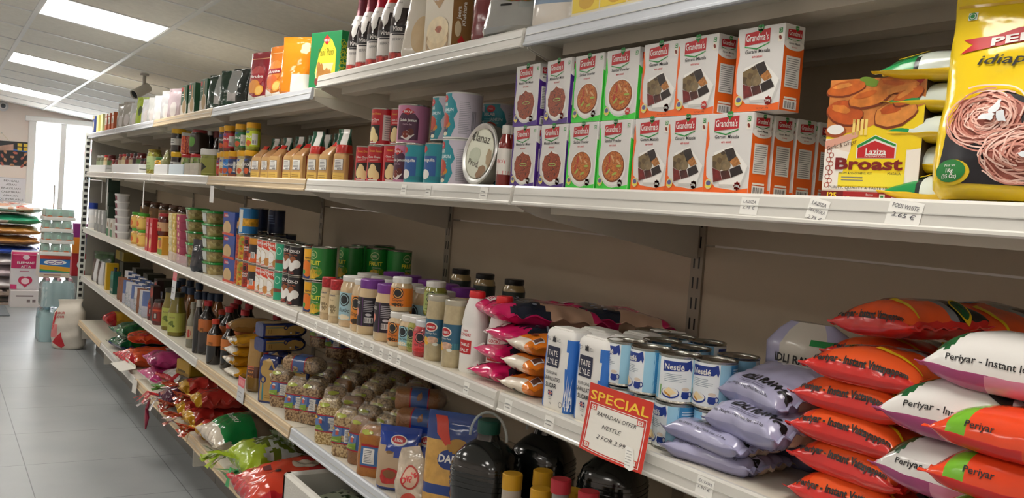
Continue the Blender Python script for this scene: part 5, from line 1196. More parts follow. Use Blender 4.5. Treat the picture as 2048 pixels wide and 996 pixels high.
def tray(px0, px1, h, mat, label, x=.014):
    y0, y1 = yat(px0, x, zb), yat(px1, x, zb); g = G(); W = y0 - y1
    g.box(0, .004, 0, W, 0, h, mat, .001); g.box(.004, .12, 0, W, .028 if h > .03 else 0, .032 if h > .03 else .003, mat); g.box(.004, .12, 0, .003, 0, h, mat); g.box(.004, .12, W - .003, W, 0, h, mat)
    return tag(obj('display_tray', g, None, (x + .003, y1, zb)), label, 'tray', 'display trays')
wtr = M('e9ebec', .35); blt = M('cfe0ea', .3)
tray(178, 209, .055, wtr, 'white display tray at the far end of the second shelf'); tray(222, 276, .06, wtr, 'widest white display tray under the far sauce jars')
tray(307, 332, .055, wtr, 'white display tray in front of the orange pickles'); tray(336, 364, .055, blt, 'pale blue and white tray below the black pickle jars'); tray(366, 394, .06, CLEAR('d8d4c4', .55, .15, 0), 'clear front tray below the green pickle jars')

# ================================================================ top shelf
za, zn = S['A'], S['N']
# ---- pani puri carton
def ppf(k):
    w, h = .24, .195; k.poly([(-.06, .03), (.06, .03), (.085, .06), (.085, .13), (.05, .165), (.02, .178), (-.01, .165), (-.05, .12), (-.075, .06)], M('f0d83c', .3), 1); k.poly([(-.07, .035), (.04, .03), (.07, .09), (-.06, .09)], M('ece0a8', .3), 2)
    k.text('Pani Puri', .005, .115, .036, M('6a7a1a', .4), 3, 0, w=.12, shear=.1); k.poly([(-.02, .168), (.008, .186), (.036, .168), (.008, .15)], RED, 3); k.text('BIKAJI', .008, .163, .012, WHITE, 4, .02, w=.04)
    pu = M('b9803c', .4, var=.25, vs=30)
    for i in range(7): k.ell(-.045 + .022 * (i % 5), .05 + .022 * (i // 5) + .006 * (i % 2), .014, .019, pu, 4 + i % 2, 14, .2)
    k.ell(-.06, .03, .012, .012, M('8a3a3a'), 4); k.rect(.07, .077, .03, .037, WHITE, 3)
def pps(k):
    pu = M('b9803c', .4, var=.25, vs=30)
    for i in range(8): k.ell(.012 + .022 * (i % 2) - .003 * (i // 2), .165 - .02 * (i // 2), .014, .014, pu, 2 + i % 2, 12)
    yg = M('c9d63c', .4)
    for i in range(6):
        k.ring(-.045, .06 + .018 * i, .02 - .002 * i, .011, .003, yg, 2, 12); k.ring(-.045 + .006 * (-1) ** i, .065 + .018 * i, .01, .012, .002, yg, 3, 10)
    k.poly([(.0, .05), (.012, .065), (.024, .05), (.024, .02), (.012, .006), (0, .02)], RED, 3); k.text('BIKAJI', .012, .035, .012, WHITE, 4, .02, rot=1.57, w=.036)
PPB = carton('puri_carton', 'carton', .165, .115, .195, '17824a', lambda k: ppf(Ink(k.g, lambda u, v, o: k.fn(u * .68, v, o))), pps)
put_box(PPB, 'green carton of fried puri shells with a yellow panel', 'A', 616, .03, 0, R(17))
# ---- juice pouches
def pouch(name, W, H, col, draw, T=.05, seed=0, top=None, n=2.6):
    t = Tube(W / 2, T / 2, n, ((0, .96, .7), (.01, 1, 1), (H * .35, 1, .95), (H * .7, 1, .55), (H * .88, 1, .16), (H * .9, 1, .07), (H, 1, .06)), 40, .003, 26, seed)
    g = G(); t.body(g, col if callable(col) else film(col), sub=.012); 
    if draw: draw(t.ink(g, .014, .0006), W, H)
    return P(name, 'pouch', g, r=T / 2, w=W, d=T)
def arf(fc, fl):
    def f(k, W, H):
        k.rect(-W / 2 + .006, W / 2 - .006, H * .86, H * .87, M('f0c890'), 2); k.ell(0, H * .52, W * .36, H * .2, M(fc, .35, var=.2, vs=30), 2, 22); k.rect(-W * .34, W * .34, H * .46, H * .56, M('a01c2a'), 4); k.text('Aruba', 0, H * .475, H * .08, WHITE, 5, .02, w=W * .6)
        k.ell(-.01, H * .3, W * .3, H * .14, M(fl, .35), 3, 20); k.ell(W * .2, H * .22, W * .18, H * .1, M('f0a83a', .35), 4, 18, .3); k.ell(W * .2, H * .22, W * .14, H * .075, M('f4c86a', .35), 5, 18, .3); k.poly([(-W * .45, H * .02), (-W * .45, H * .2), (0, H * .08), (W * .45, H * .12), (W * .45, H * .02)], M('d9d8d0', .3), 2)
    return f
AR = pouch('drink_pouch', .15, .2, 'd97a1a', arf('e0862a', 'd9641a'), seed=4); AM = pouch('drink_pouch', .15, .2, '8a1f2c', arf('a83a3a', 'd98a2a'), seed=5); AO = pouch('drink_pouch', .13, .21, lambda z, f: film('e0811c', .1, .5, 30) if z > .07 or f > .5 else film('d9d8d2', .1), None, .06, 6)
for kd, px, x, rz, w in ((AM, 519, .035, 14, 'dark red drink pouch, leftmost of the fruit pouches'), (AR, 555, .035, 10, 'orange drink pouch with an orange slice facing out'), (AO, 590, .03, 34, 'glossy orange pouch turned edge-on before the puri carton'), (AR, 612, .12, 10, 'orange drink pouch mostly hidden behind the edge-on one')):
    put_rnd(kd, w, 'A', px, x, .003, R(rz), 'fruit drink pouches')
SV = pouch('foil_pouch', .12, .16, lambda z, f: M('d3d6d8', .12, .9, bump=.6, bs=30) if f < .4 and z > .03 else film('1c3a2a', .12), None, .05, 7); DKP = pouch('foil_pouch', .12, .17, lambda z, f: film('1a2420', .1, .6, 30), None, .05, 8)
for kd, px, x, rz, w in ((SV, 434, .03, 24, 'silver and dark green foil pouch beside the spoon cartons'), (SV, 460, .028, 30, 'larger silver foil pouch, dark green base'), (DKP, 480, .06, 20, 'dark foil pouch behind the silver ones'), (DKP, 455, .1, 20, 'dark foil pouch in the second row on the top shelf')): put_rnd(kd, w, 'A', px, x, .003, R(rz), 'foil pouches on the top shelf')
SPN = carton('soup_carton', 'carton', .1, .045, .16, '24563a', lambda k: (k.rect(-.05, .05, 0, .06, M('cfcac2'), 1), k.ell(.01, .05, .03, .034, M('b09468', var=.2), 3), k.ell(.01, .05, .036, .04, M('dcd8d0'), 2), k.rect(.002, .014, .08, .15, M('c9a070'), 3), k.ell(-.03, .14, .013, .013, RED, 3), k.lines(-.04, 0, .1, .12, 2, WHITE, 3, .4)))
for i, px in enumerate((360, 375, 398)): put_box(SPN, 'green soup carton with a spoon picture, %s from the left' % ordn[i], 'A', px, .035, 0, R(4), 'green soup cartons')
wf_ = [pouch('white_pouch', .13, .15 + .012 * (i % 3), c, (lambda k, W, H: k.ell(.01, H * .3, .03, .04, M('c9c2c0'), 2)) if i != 2 else (lambda k, W, H: k.ell(0, H * .5, .02, .03, M('3a4a1a'), 2)), .045, 10 + i) for i, c in enumerate(('b9bab8', 'afafb2', '8fa41c', 'c3c4c6', 'b9a8ae', '9f998f'))]
for i, (px, kd) in enumerate(((245, 5), (256, 5), (272, 0), (284, 2), (296, 3), (308, 0), (320, 3), (335, 1), (350, 4))):
    put_rnd(wf_[kd], '%s pouch on the far top shelf, %s from the door end' % (('white', 'pale grey', 'lime green', 'bright white', 'pinkish white', 'tan')[kd], ordn[i]), 'A', px, .035, .003, R(20), 'pouches on the far top shelf')
RJ = carton('rusk_carton', 'carton', .085, .05, .13, 'b3562a', lambda k: (k.rect(-.0425, .0425, .05, .1, M('e3ddd2'), 1), k.ell(0, .07, .018, .02, M('6a7a4a'), 2), k.rect(-.0425, .0425, .11, .13, M('d9d6ce'), 1)))
for i, px in enumerate((209, 215, 222)): put_box(RJ, 'orange-brown carton at the far end of the top shelf, %s from the door' % ordn[i], 'A', px, .03, 0, 0, 'orange-brown cartons')
for i, (px, c, w) in enumerate(((184, '3a4a8a', 'blue'), (192, 'd9cf7a', 'yellow'), (200, 'cfd9a0', 'green-topped yellow'))): put_box(carton('biscuit_carton', 'carton', .1, .05, .14, c, lambda k: (k.ell(0, .06, .03, .04, M('e6dcb0'), 1), k.rect(-.05, .05, .12, .14, M('2a8a5a' if 0 else 'c9c08a'), 1))), '%s biscuit carton, first things on the top shelf by the door' % w, 'A', px, .03, 0, 0)
# ---- sparkling drink bottles
def vina(k, r, h):
    k.rect(-.1, .1, h * .2, h * .34, M('1f1b1e'), 0); k.rect(-.03, .036, h * .09, h * .27, M('dcd7d2'), 1); k.text('Vina', .002, h * .29, .018, WHITE, 2, .02, shear=.2); k.rect(-.016, .022, h * .252, h * .264, INK, 2); k.text('BERRY', .004, h * .2, .011, GREYINK, 2)
    k.rect(-.03, .036, h * .03, h * .1, M('b3302c'), 1)
    for i in range(5): k.ell(-.018 + .011 * i, h * (.05 + .014 * (i % 2)), .008, .009, M('c8453c' if i % 2 else '8f2a2c', .3), 2, 10)
def vb(foil):
    r, h = .04, .31; pr = ((0, .9, .9), (.006, 1, 1), (h * .38, 1, 1), (h * .48, .86, .86), (h * .62, .45, .45), (h * .7, .38, .38), (h * .93, .36, .36), (h * .935, .42, .42), (h * .96, .42, .42), (h, .3, .3))
    t = Tube(r, r, 2, pr, 28); g = G(); t.body(g, glossy('241014'), 0, h * .58)
    f = G(); t.body(f, M(foil, .3, .3, bump=.3, bs=60), h * .58, h, .0006); n = G(); t.body(n, M('d9d6d2', .35), h * .5, h * .6, .0012, False); k = t.ink(n, .012, .002); k.poly([(-.012, h * .52), (.012, h * .52), (.008, h * .4), (-.002, h * .36), (-.012, h * .42)], M('dedbd6'), 1); k.text('VINA', 0, h * .54, .008, INK, 2)
    l = G(); t.body(l, M('1f1b1e', .4), h * .03, h * .34, .0006, False); vina(t.ink(l, .012, .0008), r, h)
    return P('sparkling_bottle', 'bottle', g, [('foil', f), ('neck_label', n), ('paper_label', l)], r=r, h=h)
VB = {c: vb(c) for c in ('6a2f3c', '7a2f3c', 'b3203a', 'cf2f22')}
for i, (px, c) in enumerate(((717, '6a2f3c'), (736, '7a2f3c'), (757, 'b3203a'), (779, 'cf2f22'), (804, 'b3203a'))): put_rnd(VB[c], 'sparkling red drink bottle with foil neck, %s from the left' % ordn[i], 'N', px, .03 + .004 * (4 - i), 0, R(34), 'sparkling drink bottles')
for i, px in enumerate((768, 790, 826)): put_rnd(VB['cf2f22' if i else 'b3203a'], 'sparkling red drink bottle in the second row, %s from the left' % ordn[i], 'N', px, .125, 0, R(30), 'sparkling drink bottles')
# ---- flatbread cartons and bags
def kh(k):
    k.ell(0, .045, .052, .036, M('d9c39a', .4, var=.15, vs=40), 2, 26)
    for i in range(4): k.ring(0, .038 - .004 * i, .052, .034, .002, M('b0916a'), 3, 24)
    k.ell(0, .06, .05, .034, M('e0cda6', .4, var=.12, vs=40), 4, 26); k.ell(.004, .062, .014, .009, M('a8542a', var=.4, vs=90), 5, 12, 0, .3); k.poly([(-.03, .17), (.03, .17), (.03, .14), (0, .115), (-.03, .14)], M('a0742a'), 2); k.text('Jeera', 0, .152, .018, WHITE, 3, .01); k.text('Khakhara', 0, .136, .016, WHITE, 3, .01, w=.05)
def ks(k): k.rect(-.03, .03, 0, .2, M('8a6234'), 1); k.text('Jeera', -.006, .1, .016, WHITE, 3, .02, rot=1.57); k.text('Khakhara', .01, .1, .016, WHITE, 3, .02, rot=1.57); k.poly([(-.012, .03), (0, .045), (.012, .03), (0, .012)], RED, 3); k.ell(-.012, .06, .01, .02, M('d3c4a4'), 2)
KH = carton('flatbread_carton', 'carton', .13, .06, .2, 'd3c9b4', kh, ks)
put_box(KH, 'cream carton picturing a pile of flatbreads, brown side', 'N', 845, .03, 0, R(6), None)
put_box(KH, 'second flatbread carton with only its brown side in view', 'N', 905, .1, 0, R(6), None)
FB = pouch('flatbread_pouch', .1, .19, lambda z, f: film('d6cfc2', .15), lambda k, W, H: k.ell(.01, H * .3, .03, .05, M('c9b08a', var=.2), 2), .03, 21)
put_rnd(FB, 'pale flatbread pouch leaning between the bottles and the carton', 'N', 834, .02, .003, R(30), None, (0, R(9)))
CHB = pouch('chilli_bag', .2, .2, lambda z, f: M('b9bab8', .15, .6, bump=.5, bs=20) if z < .06 or f > .5 else film('8f9492', .15), lambda k, W, H: (k.ell(0, H * .6, .07, .05, PIC(('6a1f16', 'a8322a', '4a6a2a', 'b8453a'), 40, 'noise', .3), 2, 20, 0, .1), k.lines(-.05, -.01, H * .3, H * .34, 1, BLACK, 2, .6)), .07, 22)
MRB = pouch('maroon_pouch', .13, .2, lambda z, f: film('7a2f34', .2), lambda k, W, H: (k.text('Brown', .01, H * .55, .014, M('b9a8a4'), 2, .01), k.ring(.03, H * .5, .016, .03, .003, M('cfc6c4'), 2)), .05, 23)
put_rnd(MRB, 'maroon and grey pouch right of the flatbread cartons', 'N', 988, .06, .003, R(24)); put_rnd(CHB, 'large silver bag with a chilli picture leaning back', 'N', 1040, .03, .006, R(26), None, (0, R(16)))
WBP = pouch('pickle_pouch', .13, .18, lambda z, f: film('7f93a8' if z > .05 else 'cfc9c0', .15), lambda k, W, H: k.ell(0, H * .8, .03, .03, M('b3302c'), 2), .05, 24); put_rnd(WBP, 'blue and white pouch between the silver bag and yellow cartons', 'N', 1118, .04, .004, R(24))
YWB = carton('noodle_carton', 'carton', .1, .05, .17, 'd9d2b4', lambda k: (k.rect(-.045, .045, .02, .05, M('e0c63a'), 2), k.text('TOMATO', 0, .006, .009, INK, 2, .01), k.ell(0, .04, .025, .016, M('c9a02a'), 3), k.rect(-.05, .05, .06, .17, M('cfc3a0'), 1)), lambda k: (k.rect(-.02, .02, .01, .15, WHITE, 1), k.lines(-.017, .017, .02, .14, 14, GREYINK, 2, .35)))
for i, px in enumerate((1140, 1195, 1250)): put_box(YWB, 'yellow and white noodle carton cut off by the top edge, %s from the left' % ordn[i], 'N', px, .04, 0, R(2), 'yellow and white noodle cartons')

# ================================================================ fourth shelf
zd = S['D']
def pack(L, W, H, mt, seed=0, draw=None, name='food_pack', cat='food pack', nu=34, nv=20, **k):
    p = Pil(L, W, H, seed=seed, **k); g = G(); p.body(g, mt, nu, nv)
    if draw: draw(p, g)
    return P(name, cat, g, r=W / 2, w=L, d=W, h=H)
def lay(p, label, lv, px, x, dz=0., rz=0., group=None, tilt=(0, 0)):
    """flat pack: its middle in column px at depth x"""
    return p.put(label, (x, yat(px, x, S[lv] + dz), S[lv] + dz), R(rz), group, (R(tilt[0]), R(tilt[1])))
# ---- bean bags: clear bags of pulses with a blue printed band
def pulse(cols, sc): return PIC(cols, sc, 'bean', .3, .5, coat=.5)
PUL = dict(chick=pulse(('a88a5e', 'c9b085', 'b5976a', '6a4e30'), 130), soy=pulse(('cdb27a', 'e2cfa0', 'bfa064', '8a6c3c'), 190), bean=pulse(('977754', 'b99c78', 'a38560', '5a3f26'), 140), lentil=M('8a5c34', .35, bump=.4, bs=220, coat=.5, var=.15, vs=120), sugar=M('a8681c', .35, bump=.3, bs=260, coat=.5, var=.12, vs=60))
def bean(kind, seed, band=True):
    w, d, h = .082, .056, .178
    t = Tube(w / 2, d / 2, 3.4, ((0, .9, .9), (.006, .99, .99), (.05, 1.03, 1.04), (.1, 1, 1), (.145, .97, .96), (.165, .84, .72), (.176, .62, .4), (h, .5, .25)), 34, .003, 34, seed); g = G()
    t.body(g, PUL[kind], sub=.01); k = t.ink(g, .012, .0007); parts = []
    l = G()
    if band:
        t.body(l, M('3a5a96', .25, coat=.5), .05, .118, .0009, False); t.body(l, M('a8242e', .25, coat=.5), .05, .055, .0013, False); t.body(l, M('a8242e', .25, coat=.5), .113, .118, .0013, False)
        k2 = t.ink(l, .012, .0016); k2.poly([(-.04, .056), (-.004, .056), (-.004, .082), (-.04, .072)], M('7a9a3a', .3), 1); k2.poly([(-.04, .072), (-.004, .082), (-.004, .112), (-.04, .112)], M('5f7ab0', .3), 1)
        k2.poly([(-.026, .1), (-.018, .109), (-.01, .1)], WHITE, 2); k2.rect(-.023, -.013, .084, .1, M('c05a4a'), 2); k2.ell(-.034, .106, .006, .006, M('d9a83a'), 2); k2.text('Harvest', -.024, .062, .007, M('e6e08a'), 3, .01)
        k2.rect(.006, .03, .06, .108, WHITE, 1); [k2.lines(.009 + 0 * i, .027, .064, .105, 9, GREYINK, 2, .4, 3) for i in (0,)]
        k2.rect(.036, .07, .062, .106, M('2f4a82', .3), 1)
    else:
        k.rect(-.026, .026, .04, .112, M('3f6fa8', .3), 1); k.rect(-.026, .026, .108, .116, M('a8242e', .3), 2); k.rect(-.026, .026, .034, .041, M('a8242e', .3), 2); k.rect(-.017, .015, .048, .102, WHITE, 3); k.lines(-.013, .012, .052, .098, 8, GREYINK, 4, .4, 5)
    if band: parts.append(('paper_band', l))
    c = G(); tt = Tube(w / 2, d / 2, 3.2, ((.15, .985, .975), (.166, .88, .78), (.178, .68, .48), (h + .004, .62, .14), (h + .012, .6, .04)), 30, .005, 40, seed + 3)
    tt.body(c, CLEAR('d9d4c8', .22, .1, .6, 60)); k3 = tt.ink(c, .012, .001); k3.ell(-.012, .158, .018, .008, M('a8b04a', .2, coat=.6), 2, 14, 0, .2)
    parts.append(('bag_top', c))
    return P('pulse_bag', 'food bag', g, parts, r=d / 2, w=w, d=d, h=h)
BB = {k: bean(k, i, k != 'sugar') for i, k in enumerate(PUL)}
for p_ in BB.values():
    for me_ in [p_.root] + [q[1] for q in p_.parts]: me_.transform(Matrix.Diagonal((1.04, 1.04, .8, 1)))
GBN = 'bags of pulses on the fourth shelf'
fr_ = [(563, 'bean', .05, 40), (594, 'bean', .035, 42), (622, 'bean', .065, 30), (657, 'soy', .03, 45), (692, 'chick', .028, 40), (724, 'lentil', .04, 30), (744, 'sugar', .024, 42)]
wbn = dict(bean='beige beans', soy='yellow soya beans', chick='chickpeas', lentil='brown lentils', sugar='brown sugar')
for i, (px, kd, x, rz) in enumerate(fr_): put_rnd(BB[kd], 'bag of %s, %s in the front row' % (wbn[kd], ordn[i]), 'D', px, x, 0, R(rz), GBN, (0, R(4) if i == 2 else 0))
bk_rows = [(.115, (632, 668, 702, 736, 772)), (.19, (646, 684, 722, 760, 800, 838)), (.265, (660, 700, 740, 780, 822, 860)), (.34, (676, 716, 757, 798, 838)), (.41, (705, 745, 785, 825)), (.475, (722, 760, 800, 838))]
n = 0
for r_, (x, pxs) in enumerate(bk_rows):
    for i, px in enumerate(pxs):
        kd = ('chick', 'bean', 'lentil', 'bean', 'chick')[(i + r_) % 5]
        put_rnd(BB[kd], 'bag of %s, row %d behind the front row, %s along' % (wbn[kd], r_ + 1, ordn[i]), 'D', px, x, 0, R(20 + 17 * ((i * 3 + r_) % 4)), GBN)
LB = BB['bean']
def lie(kd, label, px, x, dz, rz): 
    o = BB[kd].put(label, (0, 0, 0), 0, GBN); z = zd + dz
    m = Matrix.Translation((x, yat(px, x, z), z + .03)) @ Matrix.Rotation(R(rz), 4, 'Z') @ Matrix.Rotation(R(90), 4, 'X') @ Matrix.Rotation(R(90), 4, 'Z') @ Matrix.Translation((0, 0, -.072)); o.matrix_world = m
lie('bean', 'bag of beige beans lying across the standing bags, band facing out', 612, .1, .155, 35)
lie('lentil', 'brown bag lying on the standing bags, upper of two at the right', 842, .17, .192, 60); lie('lentil', 'brown bag lying on its side, lower of two at the right', 848, .15, .146, 50)
for i, (px, x) in enumerate(((672, .3), (697, .35), (640, .33))): put_rnd(BB['bean'], 'shaded bag of beans standing on the back row, %s along' % ordn[i], 'D', px, x, .152, R(30), GBN)
# ---- flour with blue top, dip snack bag, big orange-blue pouch
FLB = pouch('flour_bag', .12, .17, lambda z, f: M('b59c7e', .25, coat=.5, var=.08) if z < .115 - .02 * math.cos(f * 12.6) and z > .012 else film('1f3f9a', .14), lambda k, W, H: (k.ell(0, H * .79, .024, .014, M('d9d6d0'), 2, 18), k.ell(0, H * .8, .02, .01, M('b3262c'), 3, 16), k.text('Lizza', 0, H * .775, .012, WHITE, 4, .02), k.ell(-.012, H * .24, .03, .022, M('b3302c', var=.3, vs=50), 2, 16, .2, .15), k.ell(-.014, H * .27, .018, .012, M('8a5a34', var=.3), 3, 12, 0, .2), k.ell(-.02, H * .6, .01, .004, M('7a5a34'), 2)), .075, 31, None, 3)
put_rnd(FLB, 'wheat flour bag with a blue top, beside the brown sugar', 'D', 795, .03, .001, R(44), 'blue-topped flour bags'); put_rnd(FLB, 'second blue-topped flour bag, further back in shadow', 'D', 852, .1, .001, R(40), 'blue-topped flour bags'); put_rnd(FLB, 'third blue-topped flour bag behind the others', 'D', 888, .17, .001, R(40), 'blue-topped flour bags')
t = Tube(.05, .03, 2.5, ((0, .9, .9), (.02, 1, 1), (.08, 1, .9), (.12, .75, .4), (.155, .55, .08), (.16, .5, .05)), 30, .006, 34, 8); g = G(); t.body(g, M('b9ab98', .12, coat=.9, bump=.7, bs=50, var=.3, vs=30), sub=.01); k = t.ink(g, .01, .0008)
k.ell(.0, .085, .026, .03, M('a83a2e'), 2, 20); k.ell(0, .085, .021, .025, M('c9a890'), 3, 20); k.text("Dip's", 0, .078, .022, RED, 4, .03, rot=.35, w=.046); k.ell(-.01, .03, .024, .018, M('b3402f'), 2, 16)
DIP = P('snack_packet', 'bag', g, r=.03); put_rnd(DIP, 'shiny clear snack packet with an oval red badge, leaning', 'D', 834, .004, .002, R(42), 'snack packets', (R(-14), R(8))); put_rnd(DIP, 'second snack packet with a red badge, behind', 'D', 868, .06, .0, R(30), 'snack packets')
DRI = pouch('couscous_pouch', .14, .27, lambda z, f: film('1f3f82', .14) if z > .2 or .07 < z < .095 else M('c99a4a', .2, coat=.6, var=.12, vs=60), lambda k, W, H: (k.ell(.0, H * .58, .03, .024, M('1f3a7a'), 2, 14), k.text('DARI', 0, H * .555, .026, WHITE, 3, .03, w=.052), k.poly([(-.05, H * .96), (-.02, H * .96), (0, H * .72), (-.014, H * .7), (-.04, H * .8)], M('c8402e'), 2), k.ell(.02, H * .7, .03, .02, M('b98a3a', var=.3), 2)), .075, 33, None, 3)
put_rnd(DRI, 'tall blue and orange couscous pouch behind the oil bottle', 'D', 896, .04, .001, R(40))
# ---- big oil bottle with handle
r_, h_ = .077, .27
t = Tube(r_, r_ * .9, 3.2, ((0, .93, .93), (.008, 1, 1), (.09, 1, 1), (.096, .97, .97), (.104, 1, 1), (.17, 1, 1), (.2, .88, .88), (.222, .6, .6), (.235, .34, .36), (.245, .3, .33), (.256, .3, .33)), 36); g = G(); t.body(g, glossy('101312'))
for i in range(5): t.body(g, glossy('141817'), .125 + .012 * i, .129 + .012 * i, .0022)
l = G(); t.body(l, M('7d8f92', .35, var=.15), .015, .085, .0008, False); k = t.ink(l, .012, .0012); k.ell(-.02, .062, .02, .026, M('b3b0aa'), 2, 16); k.ell(-.02, .062, .009, .016, M('a8342c'), 3, 12, .3)
c = G(); c.lathe([(.0265, .25), (.0275, .252), (.0275, .278), (.025, .281), (0, .281)], M('0e4a3c', .4), 28)
hd = G(); hd.tube([(0, -.038 * math.cos(a) if 0 else .05 * math.cos(a), .236 + .062 * math.sin(a)) for a in [math.pi * i / 14 for i in range(15)]], .0035, CLEAR('cfd8d6', .5, .1, 0), 8)
OIL = P('oil_bottle', 'bottle', g, [('paper_label', l), ('cap', c), ('handle', hd)], r=r_ * .9)
put_rnd(OIL, 'big dark oil bottle with a green cap and clear carry handle', 'D', 962, .03, 0, R(30), 'big dark oil bottles'); put_rnd(OIL, 'second big dark oil bottle, in the shadow behind', 'D', 1075, .2, 0, R(30), 'big dark oil bottles'); put_rnd(OIL, 'third big dark oil bottle, deepest in the shadow', 'D', 1215, .26, 0, R(30), 'big dark oil bottles')
# ---- white bottles with yellow caps, clear bottles with red caps
VW = bottle('vinegar_bottle', .043, .205, M('b3a798', .3, coat=.4), M('c9971c', .4), None, sh=.5, nr=.5, ch=.032, capr=.0225)
VR = bottle('vinegar_bottle', .032, .243, M('8d8a84', .12, coat=.8), M('b82a38', .4), None, sh=.5, nr=.55, ch=.026)
GV = 'vinegar bottles under the special sign'
for i, (px, x) in enumerate(((1012, .02), (1068, .02), (1130, .08), (1184, .085), (1073, .1))): put_rnd(VW, 'cloudy bottle with a yellow cap, %s from the oil bottle' % ordn[i], 'D', px, x, 0, 0, GV)
for i, (px, x) in enumerate(((1105, .035), (1159, .04), (1210, .045), (1262, .05))): put_rnd(VR, 'clear bottle with a red cap, %s from the oil bottle' % ordn[i], 'D', px, x, 0, 0, GV)
# ---- navy and gold flour packs with ornate fronts
gold = M('b59352', .3, coat=.4); navy_ = film('1b2a66', .14)
def ornate(k, W, H):
    k.poly([(-W * .36, H * .05), (W * .36, H * .05), (W * .36, H * .74), (W * .2, H * .9), (0, H * .96), (-W * .2, H * .9), (-W * .36, H * .74)], gold, 1); k.poly([(-W * .5, H * .42), (-W * .22, H * .55), (-W * .36, H * .66), (-W * .5, H * .66)], navy_, 2); k.ell(-W * .2, H * .5, W * .14, W * .16, navy_, 3, 16); k.ell(-W * .2, H * .5, W * .08, W * .1, gold, 4, 14); k.rect(-W * .24, -W * .18, H * .06, H * .45, M('2a7a8a'), 3)
    k.poly([(W * .04, H * .72), (W * .3, H * .72), (W * .17, H * .84)], M('23305e'), 3); k.ell(W * .17, H * .62, W * .07, W * .07, WHITE, 3, 14); k.lines(-W * .1, W * .3, H * .1, H * .2, 2, M('8a6a2a'), 3, .3); k.ell(-W * .2, H * .86, W * .09, W * .09, gold, 3, 12)
def arab():
    w, d, h = .085, .055, .175; t = Tube(w / 2, d / 2, 5, ((0, .95, .92), (.006, 1, 1), (h * .9, 1, 1), (h * .97, .9, .7), (h, .85, .5)), 32, .002, 30, 2); g = G(); t.body(g, navy_, sub=.012); [ornate(Ink(g, (lambda q: lambda u, v, o: t.fn(u + q * t.per, v, o))(q), .012, .0005), w * (1 if q in (0, .5) else .62), h) for q in (0, .25, .5, .75)]; return P('ornate_flour_pack', 'food pack', g, r=d / 2, w=w, d=d, h=h)
AB = arab(); GN = 'navy and gold flour packs'
put_rnd(AB, 'navy and gold flour pack standing upright before the bean bags', 'D', 540, .03, 0, R(40), GN)
def lie2(p, label, px, x, dz, rz, grp):
    o = p.put(label, (0, 0, 0), 0, grp); z = zd + dz
    o.matrix_world = Matrix.Translation((x, yat(px, x, z), z + p.d / 2)) @ Matrix.Rotation(R(rz), 4, 'Z') @ Matrix.Rotation(R(90), 4, 'Y') @ Matrix.Rotation(R(0), 4, 'Z') @ Matrix.Translation((0, 0, -p.h / 2))
lie2(AB, 'navy and gold flour pack lying flat, lower of two', 560, .115, .176, 8, GN); lie2(AB, 'navy and gold flour pack lying flat, topmost of two', 562, .115, .2325, 4, GN)
for i in range(3): put_rnd(AB, 'navy and gold flour pack standing in the row behind, %s along' % ordn[i], 'D', 556 + 24 * i, .1 if i < 2 else .12, 0, R(30), GN)
# ---- yellow packs in a pile, clear brown-labelled bag
ylp = M('c8901c', .2, coat=.6, bump=.5, bs=25, var=.1); slv = M('d9d4c6', .12, .4, bump=.9, bs=60)
YP2 = [pack(.135, .2, .044, lambda u, v, s: slv if v < -.72 and abs(u) < .8 else ylp, 61 + i, None, 'ground_spice_pack', wr=.005, crease=.006, pu=4) for i in range(2)]
for i, (px, rz) in enumerate(((500, 6), (497, -4), (500, 3), (504, -8))): lay(YP2[i % 2], 'yellow spice pack, %s from the bottom of the pile' % ordn[i], 'D', px, .13, .043 * i, rz, 'yellow spice packs')
lay(pack(.09, .22, .06, M('9a7440', .2, coat=.6, bump=.4, bs=30, var=.1), 66, None, 'ground_spice_pack'), 'brownish rounded pack lying on top of the yellow pile', 'D', 508, .16, .174, -10, 'yellow spice packs')
CLB = pouch('ground_meal_bag', .065, .2, lambda z, f: M('8a6a34', .2, coat=.6) if z < .05 else M('5a3220', .25, coat=.5) if z < .1 else M('96702e', .14, coat=.9, bump=.6, bs=40), lambda k, W, H: (k.text('PEAR', 0, H * .36, .012, M('d9904a'), 2, .02), k.text('MEAL', 0, H * .28, .012, M('d9904a'), 2, .02), k.lines(-.02, .02, H * .42, H * .5, 2, M('c05a3a'), 2, .5)), .05, 35)
put_rnd(CLB, 'clear bag of meal with a brown label, behind the small pink card', 'D', 507, .03, .002, R(34), None)
RDB = pouch('red_meal_bag', .06, .17, lambda z, f: film('b3201f', .14), lambda k, W, H: k.ring(0, H * .55, .02, .02, .004, M('d9a03a'), 2), .05, 36); put_rnd(RDB, 'red bag squeezed between the meal bag and the navy packs', 'D', 524, .075, .002, R(34))
for i, px in enumerate((520, 545, 566)): put_rnd(CLB, 'clear meal bag with a brown label in the shaded row behind, %s along' % ordn[i], 'D', px, .22, .002, R(30), 'shaded meal bags')
